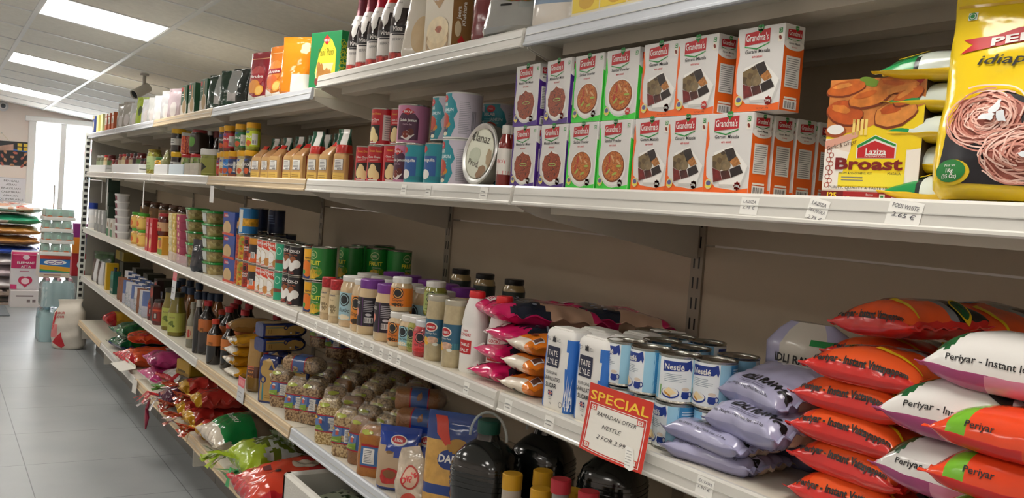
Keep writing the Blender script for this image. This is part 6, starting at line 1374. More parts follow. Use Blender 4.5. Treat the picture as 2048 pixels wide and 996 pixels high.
# ---- dark soy and cola-brown bottles with orange labels
sy = glossy('17100d'); oll = lambda k, r, h: (k.rect(-.012, .012, h * .42, h * .5, M('7a4416'), 2), k.text('LL', 0, h * .43, .012, M('d9a050'), 3, .02))
SYB = bottle('soy_bottle', .041, .25, sy, M('a8242c', .4), 'b8642a', oll, lab=(.44, .66), sh=.64, nr=.4, ch=.022); SYS = bottle('soy_bottle', .034, .2, sy, M('c8402a', .4), 'c2702f', oll, lab=(.42, .66), sh=.64, nr=.42, ch=.02)
GSY = 'dark soy sauce bottles'
put_rnd(SYB, 'first large soy sauce bottle with an orange label, left of the small one', 'D', 411, .04, 0, R(40), GSY); put_rnd(SYS, 'small soy sauce bottle at the shelf front, before the large one', 'D', 427, .018, 0, R(40), GSY)
put_rnd(SYB, 'second large soy sauce bottle, right of the first', 'D', 453, .08, 0, R(40), GSY); put_rnd(SYS, 'small soy sauce bottle in front of the second large one', 'D', 455, .045, 0, R(40), GSY)
for i, (px, x) in enumerate(((440, .13), (462, .13), (484, .12), (508, .13), (492, .2), (470, .2), (520, .21), (548, .22))): put_rnd(SYB if i % 3 else SYS, 'soy sauce bottle in the back rows, %s along' % ordn[i], 'D', px, x, 0, R(40), GSY)
CLQ = bottle('vinegar_bottle', .026, .22, M('7d7a68', .1, coat=.8), M('8d8a7c', .4), 'b9a88a', lambda k, r, h: k.ell(0, h * .32, .012, .02, M('a8342a'), 2), lab=(.2, .48), sh=.55, nr=.4); put_rnd(CLQ, 'slim clear bottle with an oval red mark beside the olive oil', 'D', 382, .03, 0, R(40))
put_rnd(bottle('soy_bottle', .022, .25, glossy('1a1512'), M('b3b0a8', .4), None, sh=.66, nr=.5), 'slim dark bottle between the clear one and the large soy bottle', 'D', 393, .024, 0, 0)
OLV = bottle('olive_oil_bottle', .04, .225, M('6f6414', .12, coat=.8), M('2a2a20', .4), 'a8ad52', lambda k, r, h: (k.text('Aromi', 0, h * .42, .014, M('5a2a3a'), 3, .0, shear=.3, w=.036), k.ell(-.004, h * .3, .016, .012, M('5a6a24'), 2, 12, .4, .2), k.ell(.01, h * .24, .009, .006, M('4a5a1c'), 2)), lab=(.1, .54), sh=.56, nr=.7, ch=.02, sq=3)
for i, (px, x) in enumerate(((339, .035), (352, .025))): put_rnd(OLV, 'bottle of green olive oil with a leafy label, %s' % ('left of its twin' if i == 0 else 'in front of its twin'), 'D', px, x, 0, R(40), 'olive oil bottles')
AMB = bottle('oil_bottle', .036, .24, M('7a4a1c', .12, coat=.8), M('22324a', .35), None, sh=.6, nr=.5, ch=.035)
for i, (px, x) in enumerate(((366, .1), (378, .12), (392, .11), (404, .14), (418, .16), (432, .19), (350, .12), (360, .18), (376, .2), (394, .22))): put_rnd(AMB, 'amber oil bottle with a dark blue cap, %s of the rows behind' % ordn[i], 'D', px, x, 0, 0, 'amber oil bottles')
RDJ = jar('tomato_jar', .034, .14, M('2a2220', .35), glossy('5a1c14', var=.35), '8a2a20', lambda k, r, h: (k.rect(-.012, .008, h * .25, h * .48, M('2a1c18'), 2), k.rect(-.008, .004, h * .28, h * .45, M('b9b4ae'), 3), k.rect(-.1, .1, h * .55, h * .62, M('c8502e'), 2)), lab=(.16, .7), sq=3)
for i, (px, x) in enumerate(((308, .035), (318, .025))): put_rnd(RDJ, 'dark red sauce jar left of the olive oil, %s' % ('behind' if i == 0 else 'in front'), 'D', px, x, 0, R(40), 'dark red sauce jars')
CHP = carton('chilli_carton', 'carton', .07, .04, .2, '2a1614', lambda k: (k.ell(0, .16, .028, .03, M('a8321e', var=.4, vs=50), 1), k.rect(-.03, .03, .03, .08, M('5a1c18'), 1)))
for i, (px, x) in enumerate(((297, .04), (305, .12))): put_box(CHP, 'black and red chilli carton at the foil packs, %s' % ('front' if i == 0 else 'behind'), 'D', px, x, 0, R(3), 'black and red chilli cartons')
for i in range(10):
    kd = pouch('foil_sachet', .075, .15, (lambda z, f: film('7a4a30', .15)) if i < 2 else (lambda z, f: M('c3c8d0', .12, .8, bump=1., bs=40)) if i % 2 else (lambda z, f: film('4a5f8f' if z > .06 else 'a9a9b4', .12, .9, 40)), None, .028, 70 + i) if i < 4 else kd_[(3, 2, 3, 1)[i % 4] if i > 4 else 3]
    if i < 4: kd_ = (kd_ if i else []) + [kd]
    put_rnd(kd, '%s sachet in the far front row, %s from the green tin' % ('brown' if i < 2 else 'silver or blue', ordn[i]), 'D', 243 + 5.6 * i, .03, .002, R(38), 'foil sachets')
for j, x in enumerate((.09, .15)):
    for i in range(9): put_rnd(kd_[3 - (i % 2)], 'sachet in row %d behind the front sachets, %s along' % (j + 2, ordn[i]), 'D', 256 + 7 * i, x, .002, R(38), 'foil sachets')
GTN = carton('oil_tin', 'tin', .07, .05, .155, '1f5a4c', lambda k: (k.rect(-.03, .03, .02, .04, M('c9c4b0'), 2), k.bars(-.02, .02, .022, .038, INK, 3, 10), k.rect(-.034, .034, .1, .13, M('2f7a66'), 1)), None, None, .003)
o = put_box(GTN, 'green oil tin with a small spout at the far end of the fourth shelf', 'D', 219, .03, 0, R(6)); sp = G(); sp.lathe([(.009, .155), (.009, .17), (.011, .171), (.011, .183), (0, .184)], M('22324a', .4), 14, (-.008, -.018, 0)); obj('spout', sp, o)
YBX = carton('tea_carton', 'carton', .05, .08, .19, 'c7a01c', lambda k: k.rect(-.025, -.012, 0, .19, M('d9d2bc'), 1)); put_box(YBX, 'yellow carton with a white edge beside the green oil tin', 'D', 208, .03, 0, R(4))
WPP = pouch('white_packet', .09, .17, lambda z, f: M('d3d4d6', .15, .2, bump=.7, bs=40) if f < .6 else film('3a2a24'), None, .04, 81)
for i, px in enumerate((191, 201)): put_rnd(WPP, 'white packet near the far upright on the fourth shelf, %s of two' % ordn[i], 'D', px, .03, .002, R(20), 'white packets')
BGP = pouch('herb_bag', .16, .2, lambda z, f: M('2f4a26', .25, coat=.4, var=.4, vs=30), None, .08, 82); BGP.put('dark green herb bag standing against the far side panel', (.16, 8.11, zd + .002), R(60))
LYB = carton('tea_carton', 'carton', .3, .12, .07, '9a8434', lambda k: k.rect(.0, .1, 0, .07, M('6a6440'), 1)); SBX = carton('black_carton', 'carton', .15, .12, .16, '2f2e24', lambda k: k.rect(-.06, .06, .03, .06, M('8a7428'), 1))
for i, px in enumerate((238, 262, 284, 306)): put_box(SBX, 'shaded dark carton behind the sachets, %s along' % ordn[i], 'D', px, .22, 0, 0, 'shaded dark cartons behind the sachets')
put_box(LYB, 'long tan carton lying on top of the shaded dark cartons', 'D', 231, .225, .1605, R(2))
# small red-topped cards hung on the rails
def card(px, lv, w, h, dz, label, top='d9606a', pen_=2, x=None, col='d0d2d4'):
    x = XF[lv] - .0185 if x is None else x; z = S[lv] + dz; g = G(); g.box(-.0006, .0006, -w / 2, w / 2, 0, h, M(col, .5)); k = Ink(g, lambda u, v, o: (-.0006 - o, -u, v))
    k.rect(-w / 2, w / 2, h * .62, h, M(top, .5), 1); [k.rect(-w / 2 + w * (.1 + .16 * i), -w / 2 + w * (.2 + .16 * i), h * .7, h * .92, M('e9a0a2', .5), 2) for i in range(5)]; k.lines(-w * .3, w * .3, h * .15, h * .5, pen_, M('9a9aa0'), 2, .25)
    return tag(obj('price_card', g, None, (x, yat(px, x, z), z), (0, R(3), 0)), label, 'price card', 'red-topped price cards')
card(479, 'D', .085, .095, -.035, 'pink-topped price card on the fourth shelf rail before the yellow packs'); card(345, 'C', .085, .15, -.175, 'pink-topped price card hanging below the third shelf over the olive oil', x=-.004)

# ================================================================ bottom shelf: sacks and big bags
ze = S['E']
def low(p, label, px, xf, dz=0., rz=0., group=None, tilt=(0, 0)):
    """sack on the bottom shelf, the middle of its aisle end in column px at depth xf"""
    z = ze + dz; return p.put(label, (xf + p.d / 2, yat(px, xf, z), z), R(rz), group, (R(tilt[0]), R(tilt[1])))
def sack(L, W, H, mt, seed, draw=None, wr=.008, crease=.01, **k): return pack(L, W, H, mt, seed, draw, 'rice_sack', 'sack', 40, 34, wr=wr, crease=crease, pu=k.pop('pu', 4), **k)
red_ = film('b3262e', .15, .5, 18); ornr = film('d8562e', .15, .5, 18); pnk_ = film('b8407a', .16, .5, 18); gdk = film('1f5a3a', .14, .5, 18); gmid = film('2f7a3a', .14, .5, 18); lime = film('9fb82e', .14, .5, 20); yw = film('c89a2a', .15, .5, 18); wh_ = film('d8d6d2', .14, .5, 20); clr = M('c9bfae', .12, coat=.9, bump=.6, bs=25); prp = film('5a2a44', .14, .5, 20); dbl = film('27346a', .14, .5, 18)
nz = lambda u, v, s, q=3: noise.noise(Vector((u * q, v * q, s)))
def twist(g, x, y, z, m, n=5, L=.09, seed=0):
    """gathered, crumpled end of a bag"""
    rr = random.Random(seed)
    for i in range(n):
        a = rr.uniform(-1.2, 1.2); p0 = Vector((x, y + rr.uniform(-.03, .03), z)); p1 = p0 + Vector((-L * .5, .03 * a, rr.uniform(-.02, .02))); p2 = p1 + Vector((-L * .4, .05 * a, rr.uniform(-.05, .03)))
        w = .012; vs = []
        for p, k in ((p0, 1.), (p1, .7), (p2, 1.6)): vs += [p + Vector((0, -w * k, rr.uniform(-.008, .008))), p + Vector((0, w * k, rr.uniform(-.008, .008)))]
        g.add(vs, [(0, 1, 3, 2), (2, 3, 5, 4)], m, True)
low(sack(.2, .3, .11, lambda u, v, s: yw if v > -.5 else red_, 90), 'yellow sack at the far end of the bottom shelf, against the side panel', 206, .12, 0, 5)
low(sack(.3, .44, .1, lambda u, v, s: dbl if s <= 0 else (gmid if abs(v + .5) < .2 else gdk), 91), 'dark blue and green sack under the topmost green one', 222, .01, 0, 8); low(sack(.32, .46, .1, lambda u, v, s: gmid if nz(u, v, s) > .25 else gdk, 92), 'dark green rice sack on top at the far end of the bottom shelf', 226, .0, .1, 6)
low(sack(.34, .42, .1, lambda u, v, s: red_ if v < -.78 else wh_ if s > 0 and .2 < v < .5 and u > .1 else ornr, 93), 'orange-red sack with a crumpled red end hanging over the edge', 238, -.03, 0, 4); low(sack(.3, .4, .07, lambda u, v, s: ornr if nz(u, v, 3) > -.1 else red_, 94), 'orange-red sack lying above the crumpled red one', 252, .04, .104, -6)
low(sack(.3, .4, .1, lambda u, v, s: wh_ if s <= 0 and v < -.4 else pnk_, 95), 'pink sack with a pale underside, lower one', 286, .0, 0, 2); low(sack(.28, .38, .085, lambda u, v, s: pnk_ if nz(u, v, 5) > -.35 else film('8a2a5a', .15), 96), 'deep pink sack lying on the lower pink one', 290, .01, .095, -3)
WR = sack(.2, .32, .05, lambda u, v, s: red_ if (.5 < u < .8 or v < -.85) else wh_, 97); low(WR, 'white and red bag tilted beside the pink sacks', 322, .06, .07, 12, None, (0, -8))
cg = G(); cg.box(-.09, .0, -.1, .1, 0, .002, M('d3d0c6', .5)); cg.box(-.002, .0, -.1, .1, 0, .02, M('d3d0c6', .5)); tag(obj('card_flap', cg, None, (.0, yat(262, .0, ze + .04), ze + .04), (R(4), R(-8), R(6))), 'cream card flap sticking out from under the pink sacks', 'card')
GL_ = pack(.2, .34, .11, lambda u, v, s: film('22402a', .14, .5, 20) if nz(u, v, s) > -.2 else M('c9cfc9', .12, .3, bump=.8, bs=30), 98, lambda p, g: twist(g, -.15, 0, .06, film('4a7a2a', .15), 7, .1, 3), 'herb_sack', 'sack', wr=.01, crease=.012); low(GL_, 'dark green bag with a leafy crumpled end', 338, .05, .0, 4)
low(sack(.24, .26, .11, lambda u, v, s: film('3a5a2a', .15) if nz(u, v, 2) > 0 else film('2a3a24', .15), 99), 'dark green bag further in behind the crumpled one', 396, .25, .0, 0)
cg = G(); cg.prism([(-.016, 0), (-.0154, 0), (-.0154, .075), (-.016, .075)], -.06, .06, M('d9d6ce', .5)); tag(obj('price_card', cg, None, (-.016, yat(268, -.03, ze - .07), ze - .066), (R(-6), R(4), 0)), 'blank white card hanging from the bottom shelf rail', 'price card')
PB = pack(.15, .16, .09, lambda u, v, s: prp if nz(u, v, s) > -.3 else film('7a3a5a', .14), 100, lambda p, g: (twist(g, -.09, .02, .05, red_, 5, .1, 1), twist(g, -.09, -.01, .04, M('d6d4d6', .12, .3, bump=.8), 5, .09, 2)), 'onion_bag', 'bag', wr=.012, crease=.014); low(PB, 'purple bag with red and white gathered ends', 322, -.03, .02, 4)
rg_ = G(); rg_.tube([(0, 0, 0), (-.012, .004, -.05), (-.01, .0, -.1), (-.014, -.004, -.16)], [.006, .009, .012, .004], M('8a1f3c', .3), 6); tag(obj('bag_ribbon', rg_, None, (-.03, yat(300, -.03, ze), ze - .005)), 'dark pink ribbon end dangling over the bottom shelf edge', 'ribbon')
low(carton('yellow_carton', 'carton', .16, .2, .08, 'b08a24', lambda k: (k.rect(-.08, .08, .0, .016, M('8a6a1c'), 1), k.lines(-.06, .06, .01, .03, 1, M('5a4412'), 2, .6)), b=.006), 'yellow-wrapped block behind the purple bag', 362, .13, .11, 12)
low(sack(.24, .26, .1, lambda u, v, s: gdk, 101), 'dark green sack beneath the dark green bag, deep on the bottom shelf', 424, .25, .12, 0)
def crisp(seed): return pack(.17, .34, .085, lambda u, v, s: yw if v < -.8 else (M('a8402a', .14, coat=.9, bump=.6, bs=22) if nz(u, v, s, 2) > .1 else film('b3302a', .12, .6, 24)), seed, lambda p, g: twist(g, -.17, 0, .05, M('b3452a', .12, coat=.8, bump=.6), 8, .08, seed), 'red_snack_bag', 'bag', 40, 30, wr=.012, crease=.016)
CRB = [crisp(102), crisp(103)]
for i, (px, xf, dz, w) in enumerate(((348, .0, 0, 'first red and yellow foil bag, right of the purple bag'), (362, -.01, .0, 'second red and yellow foil bag with a crumpled end'), (386, -.015, .0, 'third red and yellow foil bag, beside the clear rice bag'), (356, .02, .095, 'red foil bag on top of the first two'), (378, .01, .095, 'red foil bag on top, nearest the green-banded rice bag'))): low(CRB[i % 2], w, px, xf, dz, 4 * (i % 3) - 3, 'red and yellow foil bags')
RB = sack(.3, .44, .15, lambda u, v, s: film('127a3a', .12, .5, 18) if s > 0 and -.8 < v < -.15 and u > -.55 else (M('6a5a4a', .2, coat=.6, var=.3) if s > 0 and -.15 < v < .6 and u > -.3 else clr), 104, lambda p, g: p.ink(g, .02).text('basmati', .02, -.12, .04, WHITE, 3, .0, shear=.3), pu=2.6); low(RB, 'big clear rice bag with a green printed band', 405, -.02, 0, 2)
LG = sack(.32, .42, .15, lambda u, v, s: lime if v < -.62 + .25 * nz(u, v, 1) else (M('c3c8c4', .1, .2, bump=.9, bs=30) if nz(u, v, 4, 6) > .05 else film('56641e', .15, .5, 20)), 105, lambda p, g: (twist(g, -.2, .04, .08, lime, 8, .11, 6), twist(g, -.2, -.02, .04, film('4aa86a', .14), 5, .08, 9)), pu=2.8, wr=.012, crease=.016); low(LG, 'lime green sack with a torn leafy-looking end', 462, -.01, 0, 4)
RS_ = sack(.36, .52, .15, lambda u, v, s: red_ if s <= 0 or v < -.9 or abs(u) > .8 else (film('c8432e', .14, .5, 20) if v < -.1 else film('b0262a', .14, .5, 20)), 106, lambda p, g: (p.ink(g, .02).ell(.02, -.02, .05, .05, clr, 2, 20, .3), p.ink(g, .02).rect(-.03, .0, -.17, -.14, M('5a1414'), 3), p.ink(g, .02).ell(.05, -.13, .012, .014, M('2a1410'), 3)), pu=3, wr=.011, crease=.016); low(RS_, 'red rice sack bulging out over the edge beside the foam crate', 474, -.1, .012, -6, None, (0, -3))
low(sack(.26, .4, .12, lambda u, v, s: film('3a4a1c', .15), 108), 'olive green sack deep under the bean bags', 560, .14, .12, 4)
low(pack(.2, .3, .12, lambda u, v, s: red_ if u < -.1 else (clr if nz(u, v, 2, 5) > 0 else film('3a3a5a', .15)), 109, None, 'mixed_bag', 'bag'), 'red and clear printed bag wedged against the foam crate', 546, -.05, -.0, 4)
# ---- white foam crate with green packs
fm = M('d2d0c8', .7, bump=.25, bs=140); W_, D_, H_ = .52, .36, .21; g = G()
g.box(-D_ / 2, D_ / 2, -W_ / 2, W_ / 2, 0, .03, fm, .006)
for a in ((-D_ / 2, -D_ / 2 + .03, -W_ / 2, W_ / 2), (D_ / 2 - .03, D_ / 2, -W_ / 2, W_ / 2), (-D_ / 2, D_ / 2, -W_ / 2, -W_ / 2 + .03), (-D_ / 2, D_ / 2, W_ / 2 - .03, W_ / 2)): g.box(*a, 0, H_, fm, .008)
ycr = yat(572, -.02, ze + .2) - W_ / 2; zcr = ze + .0
tag(obj('foam_crate', g, None, (-.03 + D_ / 2, ycr, zcr)), 'white foam crate of green herb packs on the bottom shelf', 'crate')
HP = [pack(.13, .16, .035, lambda u, v, s, c=c: film(c, .18, .5, 25) if nz(u, v, s, 4) > -.15 else film('1f3f22', .18), 110 + i, None, 'herb_packet', 'food pack') for i, c in enumerate(('3f8a32', '2f5f2a', 'a9b09a'))]
for i in range(9): HP[i % 3].put('herb packet inside the foam crate, %s from its far end' % ordn[i], (.13 + .1 * (i % 2) - .02, ycr + .19 - .047 * i, zcr + .06 + .036 * (i % 3)), R(20 * (i % 3) - 15), 'herb packets in the foam crate', (R(10), 0))

# ================================================================ by the door: water, cartons, sacks on a pallet
wat = CLEAR('b9d6da', .55, .08, .2, 20); watd = M('7fb0b4', .12, coat=.7)
def shrink(nx, ny, r, h, label, loc, grp, body=watd, cap='9fc6d8', film_=True):
    """pack of bottles under stretched film"""
    g = G(); o = None; wx, wy = nx * 2 * r, ny * 2 * r
    t = Tube(wy / 2 + .002, wx / 2 + .002, 7, ((0, 1, 1), (h * .6, 1, 1), (h * .85, .96, .96), (h * .93, .7, .7)), 40, .003, 25, 2); t.body(g, wat, sub=.04)
    o = tag(obj('water_pack', g, None, loc), label, 'bottle pack', grp)
    b = bottle('bottle', r * .97, h, body, M(cap, .35), None, sh=.66, nr=.34, ch=.02)
    for i in range(nx):
        for j in range(ny): link(D.objects.new('bottle', b.root), o).location = (wx / 2 - r - 2 * r * i, wy / 2 - r - 2 * r * j, 0); c = link(D.objects.new('cap', b.parts[0][1]), o); c.location = (wx / 2 - r - 2 * r * i, wy / 2 - r - 2 * r * j, 0)
    return o
shrink(2, 3, .06, .285, 'lower shrink-wrapped pack of large water bottles on the floor', (-.135, 8.62, 0), 'shrink-wrapped water packs'); shrink(3, 4, .042, .235, 'upper shrink-wrapped pack of small water bottles, below the orange-blue carton', (-.12, 8.6, .287), 'shrink-wrapped water packs', M('a3b4b8', .12, coat=.7), 'c9a0a8')
def facing(name, cat, w, d, h, col, front=None, side=None, label='', loc=(0, 0, 0), rz=0., group=None, b=.002, parts=()):
    """carton by the door: its printed front looks back down the aisle (towards -Y)"""
    p = carton(name, cat, w, d, h, col, front, side, None, b, parts); return p.put(label, loc, R(90 + rz), group)
facing('juice_carton', 'carton', .225, .22, .18, 'c9c4be', lambda k: (k.rect(-.1125, .1125, .0, .04, M('cdbfae'), 1), k.rect(-.1125, .1125, .04, .155, M('2a6fb0', .35), 1), k.poly([(-.1125, .07), (.1125, .05), (.1125, .085), (-.1125, .105)], M('d9a02a'), 2), k.poly([(-.1125, .055), (.1125, .04), (.1125, .05), (-.1125, .07)], M('3f9a5a'), 2), k.rect(-.1125, .1125, .15, .18, M('c8402e'), 1), k.ell(0, .125, .085, .02, WHITE, 3, 20), k.ring(.03, .125, .03, .014, .006, M('5a2a8a'), 4, 14), k.ring(-.03, .123, .028, .012, .006, M('5a2a8a'), 4, 14), k.lines(-.08, .08, .012, .03, 1, M('8a4a3a'), 3, .5)), None, 'red, yellow and blue juice carton on the water packs', (-.16, 8.6, .525), 2)
tg = M('8fb3a6', .2, coat=.5)
def tray_pack(i):
    w, d, h = .235, .22, .094; z = .707 + .0955 * i; g = G()
    g.box(-d / 2, d / 2, -w / 2, w / 2, 0, .03, M('dcdcd8', .5), .002); g.box(-d / 2 + .006, d / 2 - .006, -w / 2 + .006, w / 2 - .006, .03, h, CLEAR('cfe6de', .45, .1, .2), .006)
    o = tag(obj('tray_pack', g, None, (-.15 + .008 * (i % 2), 8.59, z), (0, 0, R(90 + (-3, 2, -2, 3)[i]))), 'wrapped tray of pale green jars, %s from the bottom of four' % ordn[i], 'tray', 'wrapped trays of pale green jars')
    j = jar('jar', .034, .085, M('a8c4b8', .35), tg, 'b8643a', None, lh=.012, lab=(.1, .4))
    for a in range(3):
        for b in range(3):
            jo = link(D.objects.new('jar', j.root), o); jo.location = (-.073 + .073 * a, .077 - .077 * b, .006)
            for n_, me, _ in j.parts: link(D.objects.new(n_, me), jo)
for i in range(4): tray_pack(i)
# leaning sack
sm = M('c9c2b6', .45, bump=.4, bs=30); t = Tube(.125, .075, 2.8, ((0, .8, .75), (.02, .95, .95), (.1, 1.03, 1.1), (.2, 1, 1.05), (.29, .9, .85), (.325, .75, .55), (.345, .68, .3), (.36, .7, .2), (.39, .78, .16)), 44, .008, 14, 3, lambda z: (.02 * max(0, z - .3) * 3, -.1 * max(0., z - .1) ** 1.2)); g = G()
t.body(g, sm, sub=.012); k = t.ink(g, .012, .001); k.poly([(-.105, .06), (-.035, .012), (-.005, .03), (-.03, .14)], M('b8242e', .4, bump=.3), 2); k.poly([(-.125, .16), (-.1, .3), (-.085, .3), (-.1, .16)], M('b8242e', .4), 2); [k.text('FLOUR', -.06, .25 + .03 * j, .026, M('b3343a'), 2, .02, w=.09) for j in (0, 1)]; k.rect(-.12, -.06, .1, .2, M('c97a7a'), 2)
tag(obj('flour_sack', g, None, (-.062, 8.125, 0), (R(-4), 0, R(62))), 'white flour sack with red print leaning beside the water packs', 'sack')
# things behind the post
facing('orange_carton', 'carton', .16, .1, .14, 'd9822a', lambda k: k.rect(.02, .08, 0, .14, M('3a7aa8'), 1), None, 'orange and blue carton glimpsed between the trays and the end post', (.1, 8.95, .7)); facing('purple_carton', 'carton', .16, .1, .12, '8a2a7a', None, None, 'purple carton glimpsed behind the stacked trays', (.1, 8.95, .84))
facing('red_carton', 'carton', .2, .16, .2, 'b3242e', lambda k: k.ell(0, .1, .06, .05, WHITE, 1), None, 'red carton with a white badge behind the water packs', (.12, 9.0, .5)); facing('grey_carton', 'carton', .24, .2, .5, '9a9a98', None, None, 'grey carton on the floor carrying the red one', (.12, 9.0, 0))
# pallet with sacks
pm_ = M('a8968a', .7, bump=.3, bs=60, var=.15); px0, py0 = -.56, 11.25; g = G()
for i in range(7): g.box(-.5 + .145 * i, -.5 + .145 * i + .1, -.4, .4, .122, .144, pm_, .002)
for y in (-.4, -.06, .28): g.box(-.5, .47, y, y + .1, .1, .122, pm_, .002); g.box(-.5, .47, y, y + .1, 0, .02, pm_, .002)
for x in (-.5, -.07, .33):
    for y in (-.4, -.06, .28): g.box(x, x + .13, y, y + .1, .02, .1, pm_, .002)
tag(obj('pallet', g, None, (px0, py0, 0)), 'wooden pallet under the rice sacks by the door', 'pallet')
def psack(cols, seed, z, lab, H=.12, draw=None, x=-.36, y=11.28):
    p = pack(.7, .72, H, cols, seed, draw, 'rice_sack', 'sack', 34, 26, wr=.012, crease=.012, pu=4, qu=.4); p.put(lab, (x, y, z), R(90), 'rice sacks on the pallet')
tan = film('b07a3c', .3, .4, 15)
for i, (c, w, H) in enumerate((('d3cfd0', 'white rice sack, lowest on the pallet', .12), ('c9b8bc', 'pale rice sack, second on the pallet', .11), ('d0c8c6', 'pale rice sack, third on the pallet', .11), ('2f4fae', 'blue rice sack, fourth on the pallet', .09), (tan, 'tan rice sack, fifth on the pallet', .1), (tan, 'tan rice sack, sixth on the pallet', .1), ('2f9a72', 'green and white rice sack, second from the top', .11), ('c8987c', 'crumpled white and red rice sack topping the pallet', .11))):
    zz = .146 + sum((.12, .11, .11, .09, .1, .1, .11, .11)[:i]) * 1.08
    m_ = c if not isinstance(c, str) else film(c, .3, .4, 15)
    if i == 6: mt = lambda u, v, s, m_=m_: m_ if s > 0 or u > 0 else wh_
    elif i == 7: mt = lambda u, v, s, m_=m_: wh_ if nz(u, v, 2, 3) > .05 else (film('b3483a', .25) if nz(u, v, 7, 4) > .2 else m_)
    else: mt = m_
    psack(mt, 120 + i, zz, w, H * .88)
# upright atta bag and carton in front of the pallet
def att(k, W, H): k.rect(-W / 2, W / 2, H * .55, H * .97, M('b81f5a', .35), 1); k.ell(0, H * .84, W * .12, H * .06, M('e9d3da'), 2, 14); k.text('ELEPHANT', 0, H * .67, H * .085, WHITE, 3, .02, w=W * .6); k.text('ATTA', 0, H * .57, H * .085, WHITE, 3, .02, w=W * .34); k.lines(-W * .2, W * .2, H * .46, H * .5, 1, M('b06a80'), 2, .5); k.ell(-W * .1, H * .25, W * .14, H * .1, M('c8305a'), 2, 16); k.ell(W * .1, H * .25, W * .14, H * .1, M('c8305a'), 2, 16); k.poly([(-W * .23, H * .22), (0, H * .06), (W * .23, H * .22)], M('c8305a'), 2); k.ell(0, H * .23, W * .14, H * .08, M('e6c8ce'), 3, 14); k.rect(-W * .5, -W * .28, H * .02, H * .14, M('c2306a'), 2)
w_, h_ = .27, .4; t = Tube(w_ / 2, .06, 5, ((0, .96, .9), (.01, 1, 1), (h_ * .9, 1, 1), (h_, .96, .6)), 36, .004, 16, 3); g = G(); t.body(g, film('d6d2d4', .3, .3, 15), sub=.02); att(t.ink(g, .02, .001), w_, h_)
tag(obj('atta_bag', g, None, (-.19, 10.78, .172), (0, 0, R(90))), 'pink and white atta flour bag standing upright before the pallet', 'bag')
facing('white_carton', 'carton', .3, .22, .17, 'd9d2d0', lambda k: (k.lines(-.1, .1, .1, .13, 1, M('8a7a7a'), 1, .5), k.rect(.0, .03, .05, .08, M('7a6a6a'), 1), k.rect(.05, .08, .05, .08, M('7a6a6a'), 1)), None, 'white carton on the floor carrying the atta bag', (-.17, 10.78, 0))
tag(obj('door_mat', G().box(-1.9, -.36, 10.0, 10.75, 0, .012, M('6d7378', .8, bump=.4, bs=200), .004)), 'grey door mat lying on the tiles at the picture edge', 'mat')
# ---- on the far wall
g = G(); pw_, ph_ = .52, .27; g.box(-pw_ / 2, pw_ / 2, -.008, .0, 0, ph_, M('22252a', .5), .002); k = Ink(g, lambda u, v, o: (u, -.008 - o, v))
k.poly([(-.26, .2), (-.26, .27), (.0, .2), (.25, .17), (.25, .155)], M('2f5fa8'), 1); k.poly([(-.1, .2), (.1, .24), (.1, .17), (-.05, .16)], M('b08a7a', var=.3), 2)
for u in (.14, .2):
    for v in (.19, .235): k.rect(u, u + .045, v - .018, v + .018, M('d9b83a'), 2)
for i in range(5):
    for j in range(4): k.ell(-.21 + .1 * i + .03 * (j % 2), .03 + .045 * j - .008 * i, .024, .014, M('b07a5a' if (i + j) % 2 else 'a85a4a', var=.3, vs=40), 3, 10, i, .15, i * 4 + j)
o = tag(obj('wall_poster', g, None, (-.37, YF - .002, 1.435), (0, R(-1.5), 0)), 'dark picture poster with yellow squares hung on the far wall', 'poster')
g = G(); g.tube([(-.1, -.004, ph_), (-.02, -.006, ph_ + .085), (.06, -.004, ph_)], .0015, M('c9b98a')); obj('string', g, o); g = G(); g.lathe([(.006, 0), (.006, .008), (0, .01)], STEEL, 10, (-.02, -.006, ph_ + .082)); obj('nail', g, o)
g = G(); g.box(-.25, .25, -.006, 0, 0, .27, M('dcdbe2', .5), .001); k = Ink(g, lambda u, v, o: (u, -.006 - o, v)); k.rect(-.246, .246, .004, .266, M('a9a8b0'), 1); k.rect(-.243, .243, .007, .263, M('e2e1e8'), 2)
for i, t_ in enumerate(('BENGALI', 'ASIAN', 'BRAZILIAN', 'MADEIRIAN' if 0 else 'CADETRIAN', 'AFRICAN', 'FOODS AVAILABLE')): k.text(t_, .09 if i < 5 else .06, .222 - .041 * i, .03, M('3a3a40', .5), 3, .0, w=.021 * len(t_))
tag(obj('wall_sign', g, None, (-.37, YF - .002, 1.03)), 'white paper sign listing foods available, on the far wall', 'sign')
g = G(); g.lathe([(.055, 0), (.058, .006), (.052, .018), (.045, .022), (0, .022)], M('dfe0e2', .3), 26); dm = tag(obj('dome_camera', g, None, (-.4, YF - .001, 1.36 + .73), (R(90), 0, 0)), 'white dome security camera high on the far wall', 'security camera')
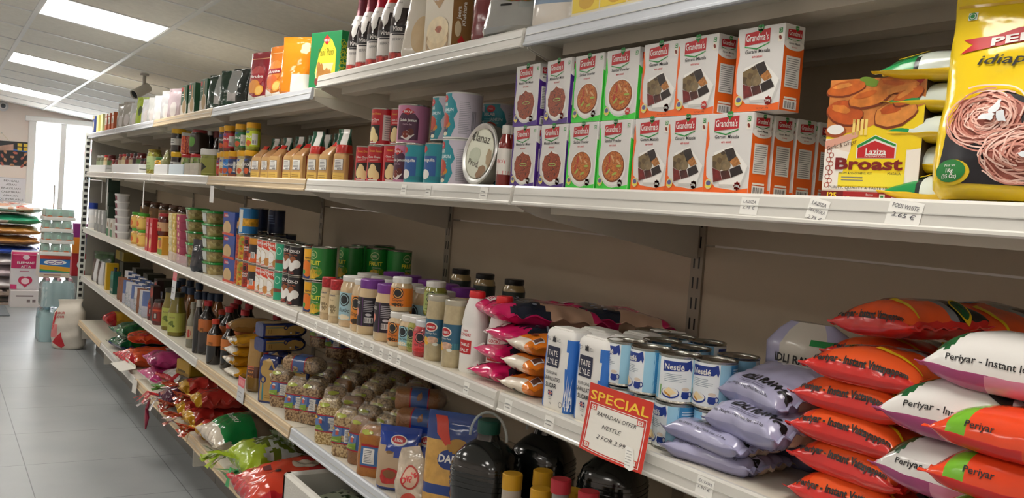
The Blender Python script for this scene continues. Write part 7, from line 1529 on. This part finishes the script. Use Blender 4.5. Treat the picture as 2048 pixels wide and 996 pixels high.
g = G(); g.lathe([(.045, .02), (.042, .035), (.033, .05), (.02, .058), (0, .06)], M('dfe0e2', .2, coat=.5), 26); obj('dome', g, dm); g = G(); g.lathe([(.026, .054), (.022, .058), (.012, .063), (0, .064)], M('1f2a3a', .1, coat=1), 20); obj('lens', g, dm)
cz = ceil_z(.2, 7.15); g = G(); g.lathe([(.03, -.012), (.03, 0), (0, 0)], M('b9b6ae', .4), 20); g.tube([(0, 0, -.01), (0, 0, -.085)], .012, M('b9b6ae', .4), 12)
bc = tag(obj('bullet_camera', g, None, (.215, 7.15, cz - .006)), 'grey bullet security camera hanging from the ceiling above the shelves', 'security camera')
ax_ = Vector((-.62, -.35, -.42)).normalized(); up2 = Vector((0, 0, 1)) - ax_ * ax_.z; up2.normalize(); rt2 = up2.cross(ax_)
g = G(); g.lathe([(.03, -.06), (.034, -.055), (.034, .06), (.036, .062), (.036, .08), (.031, .08), (.03, .07), (0, .07)], M('c9c6bc', .35), 26); hs_ = obj('housing', g, bc); hs_.matrix_local = Matrix.Translation((-.012, -.01, -.118)) @ Matrix((rt2, up2, ax_)).transposed().to_4x4()
g = G(); g.lathe([(.03, .0705), (.016, .072), (.015, .076), (0, .076)], BLACK, 20); obj('lens', g, hs_)
# cap shade of the bullet camera and white wire label holders under the second shelf
for px0_, px1_, hgt in ((171, 203, .16), (214, 214, .2), (286, 286, .14)):
    g = G(); y0_, y1_ = yat(px0_, .0, zb - .1), yat(px1_, .0, zb - .1); wm = M('e9e9e8', .35)
    if px0_ != px1_: g.tube([(0, 0, -.042), (0, 0, -.06), (0, y1_ - y0_, -.06), (0, y1_ - y0_, -.06 - hgt)], .0035, wm, 6)
    else: g.tube([(0, 0, -.042), (0, 0, -.06 - hgt)], .0035, wm, 6)
    tag(obj('label_holder', g, None, (.004, y0_, zb)), 'white wire label holder hanging under the second shelf, %s' % ('bent one by the end post' if px0_ == 171 else 'straight one before the white tubs' if px0_ == 214 else 'straight one before the tall red cartons'), 'label holder')
g = G(); g.box(-.001, .001, -.03, .03, -.115, -.042, M('e6e6e4', .5)); tag(obj('label_card', g, None, (.002, yat(423, .0, zb - .07), zb)), 'small blank white card hanging under the second shelf above the nut tubs', 'label')
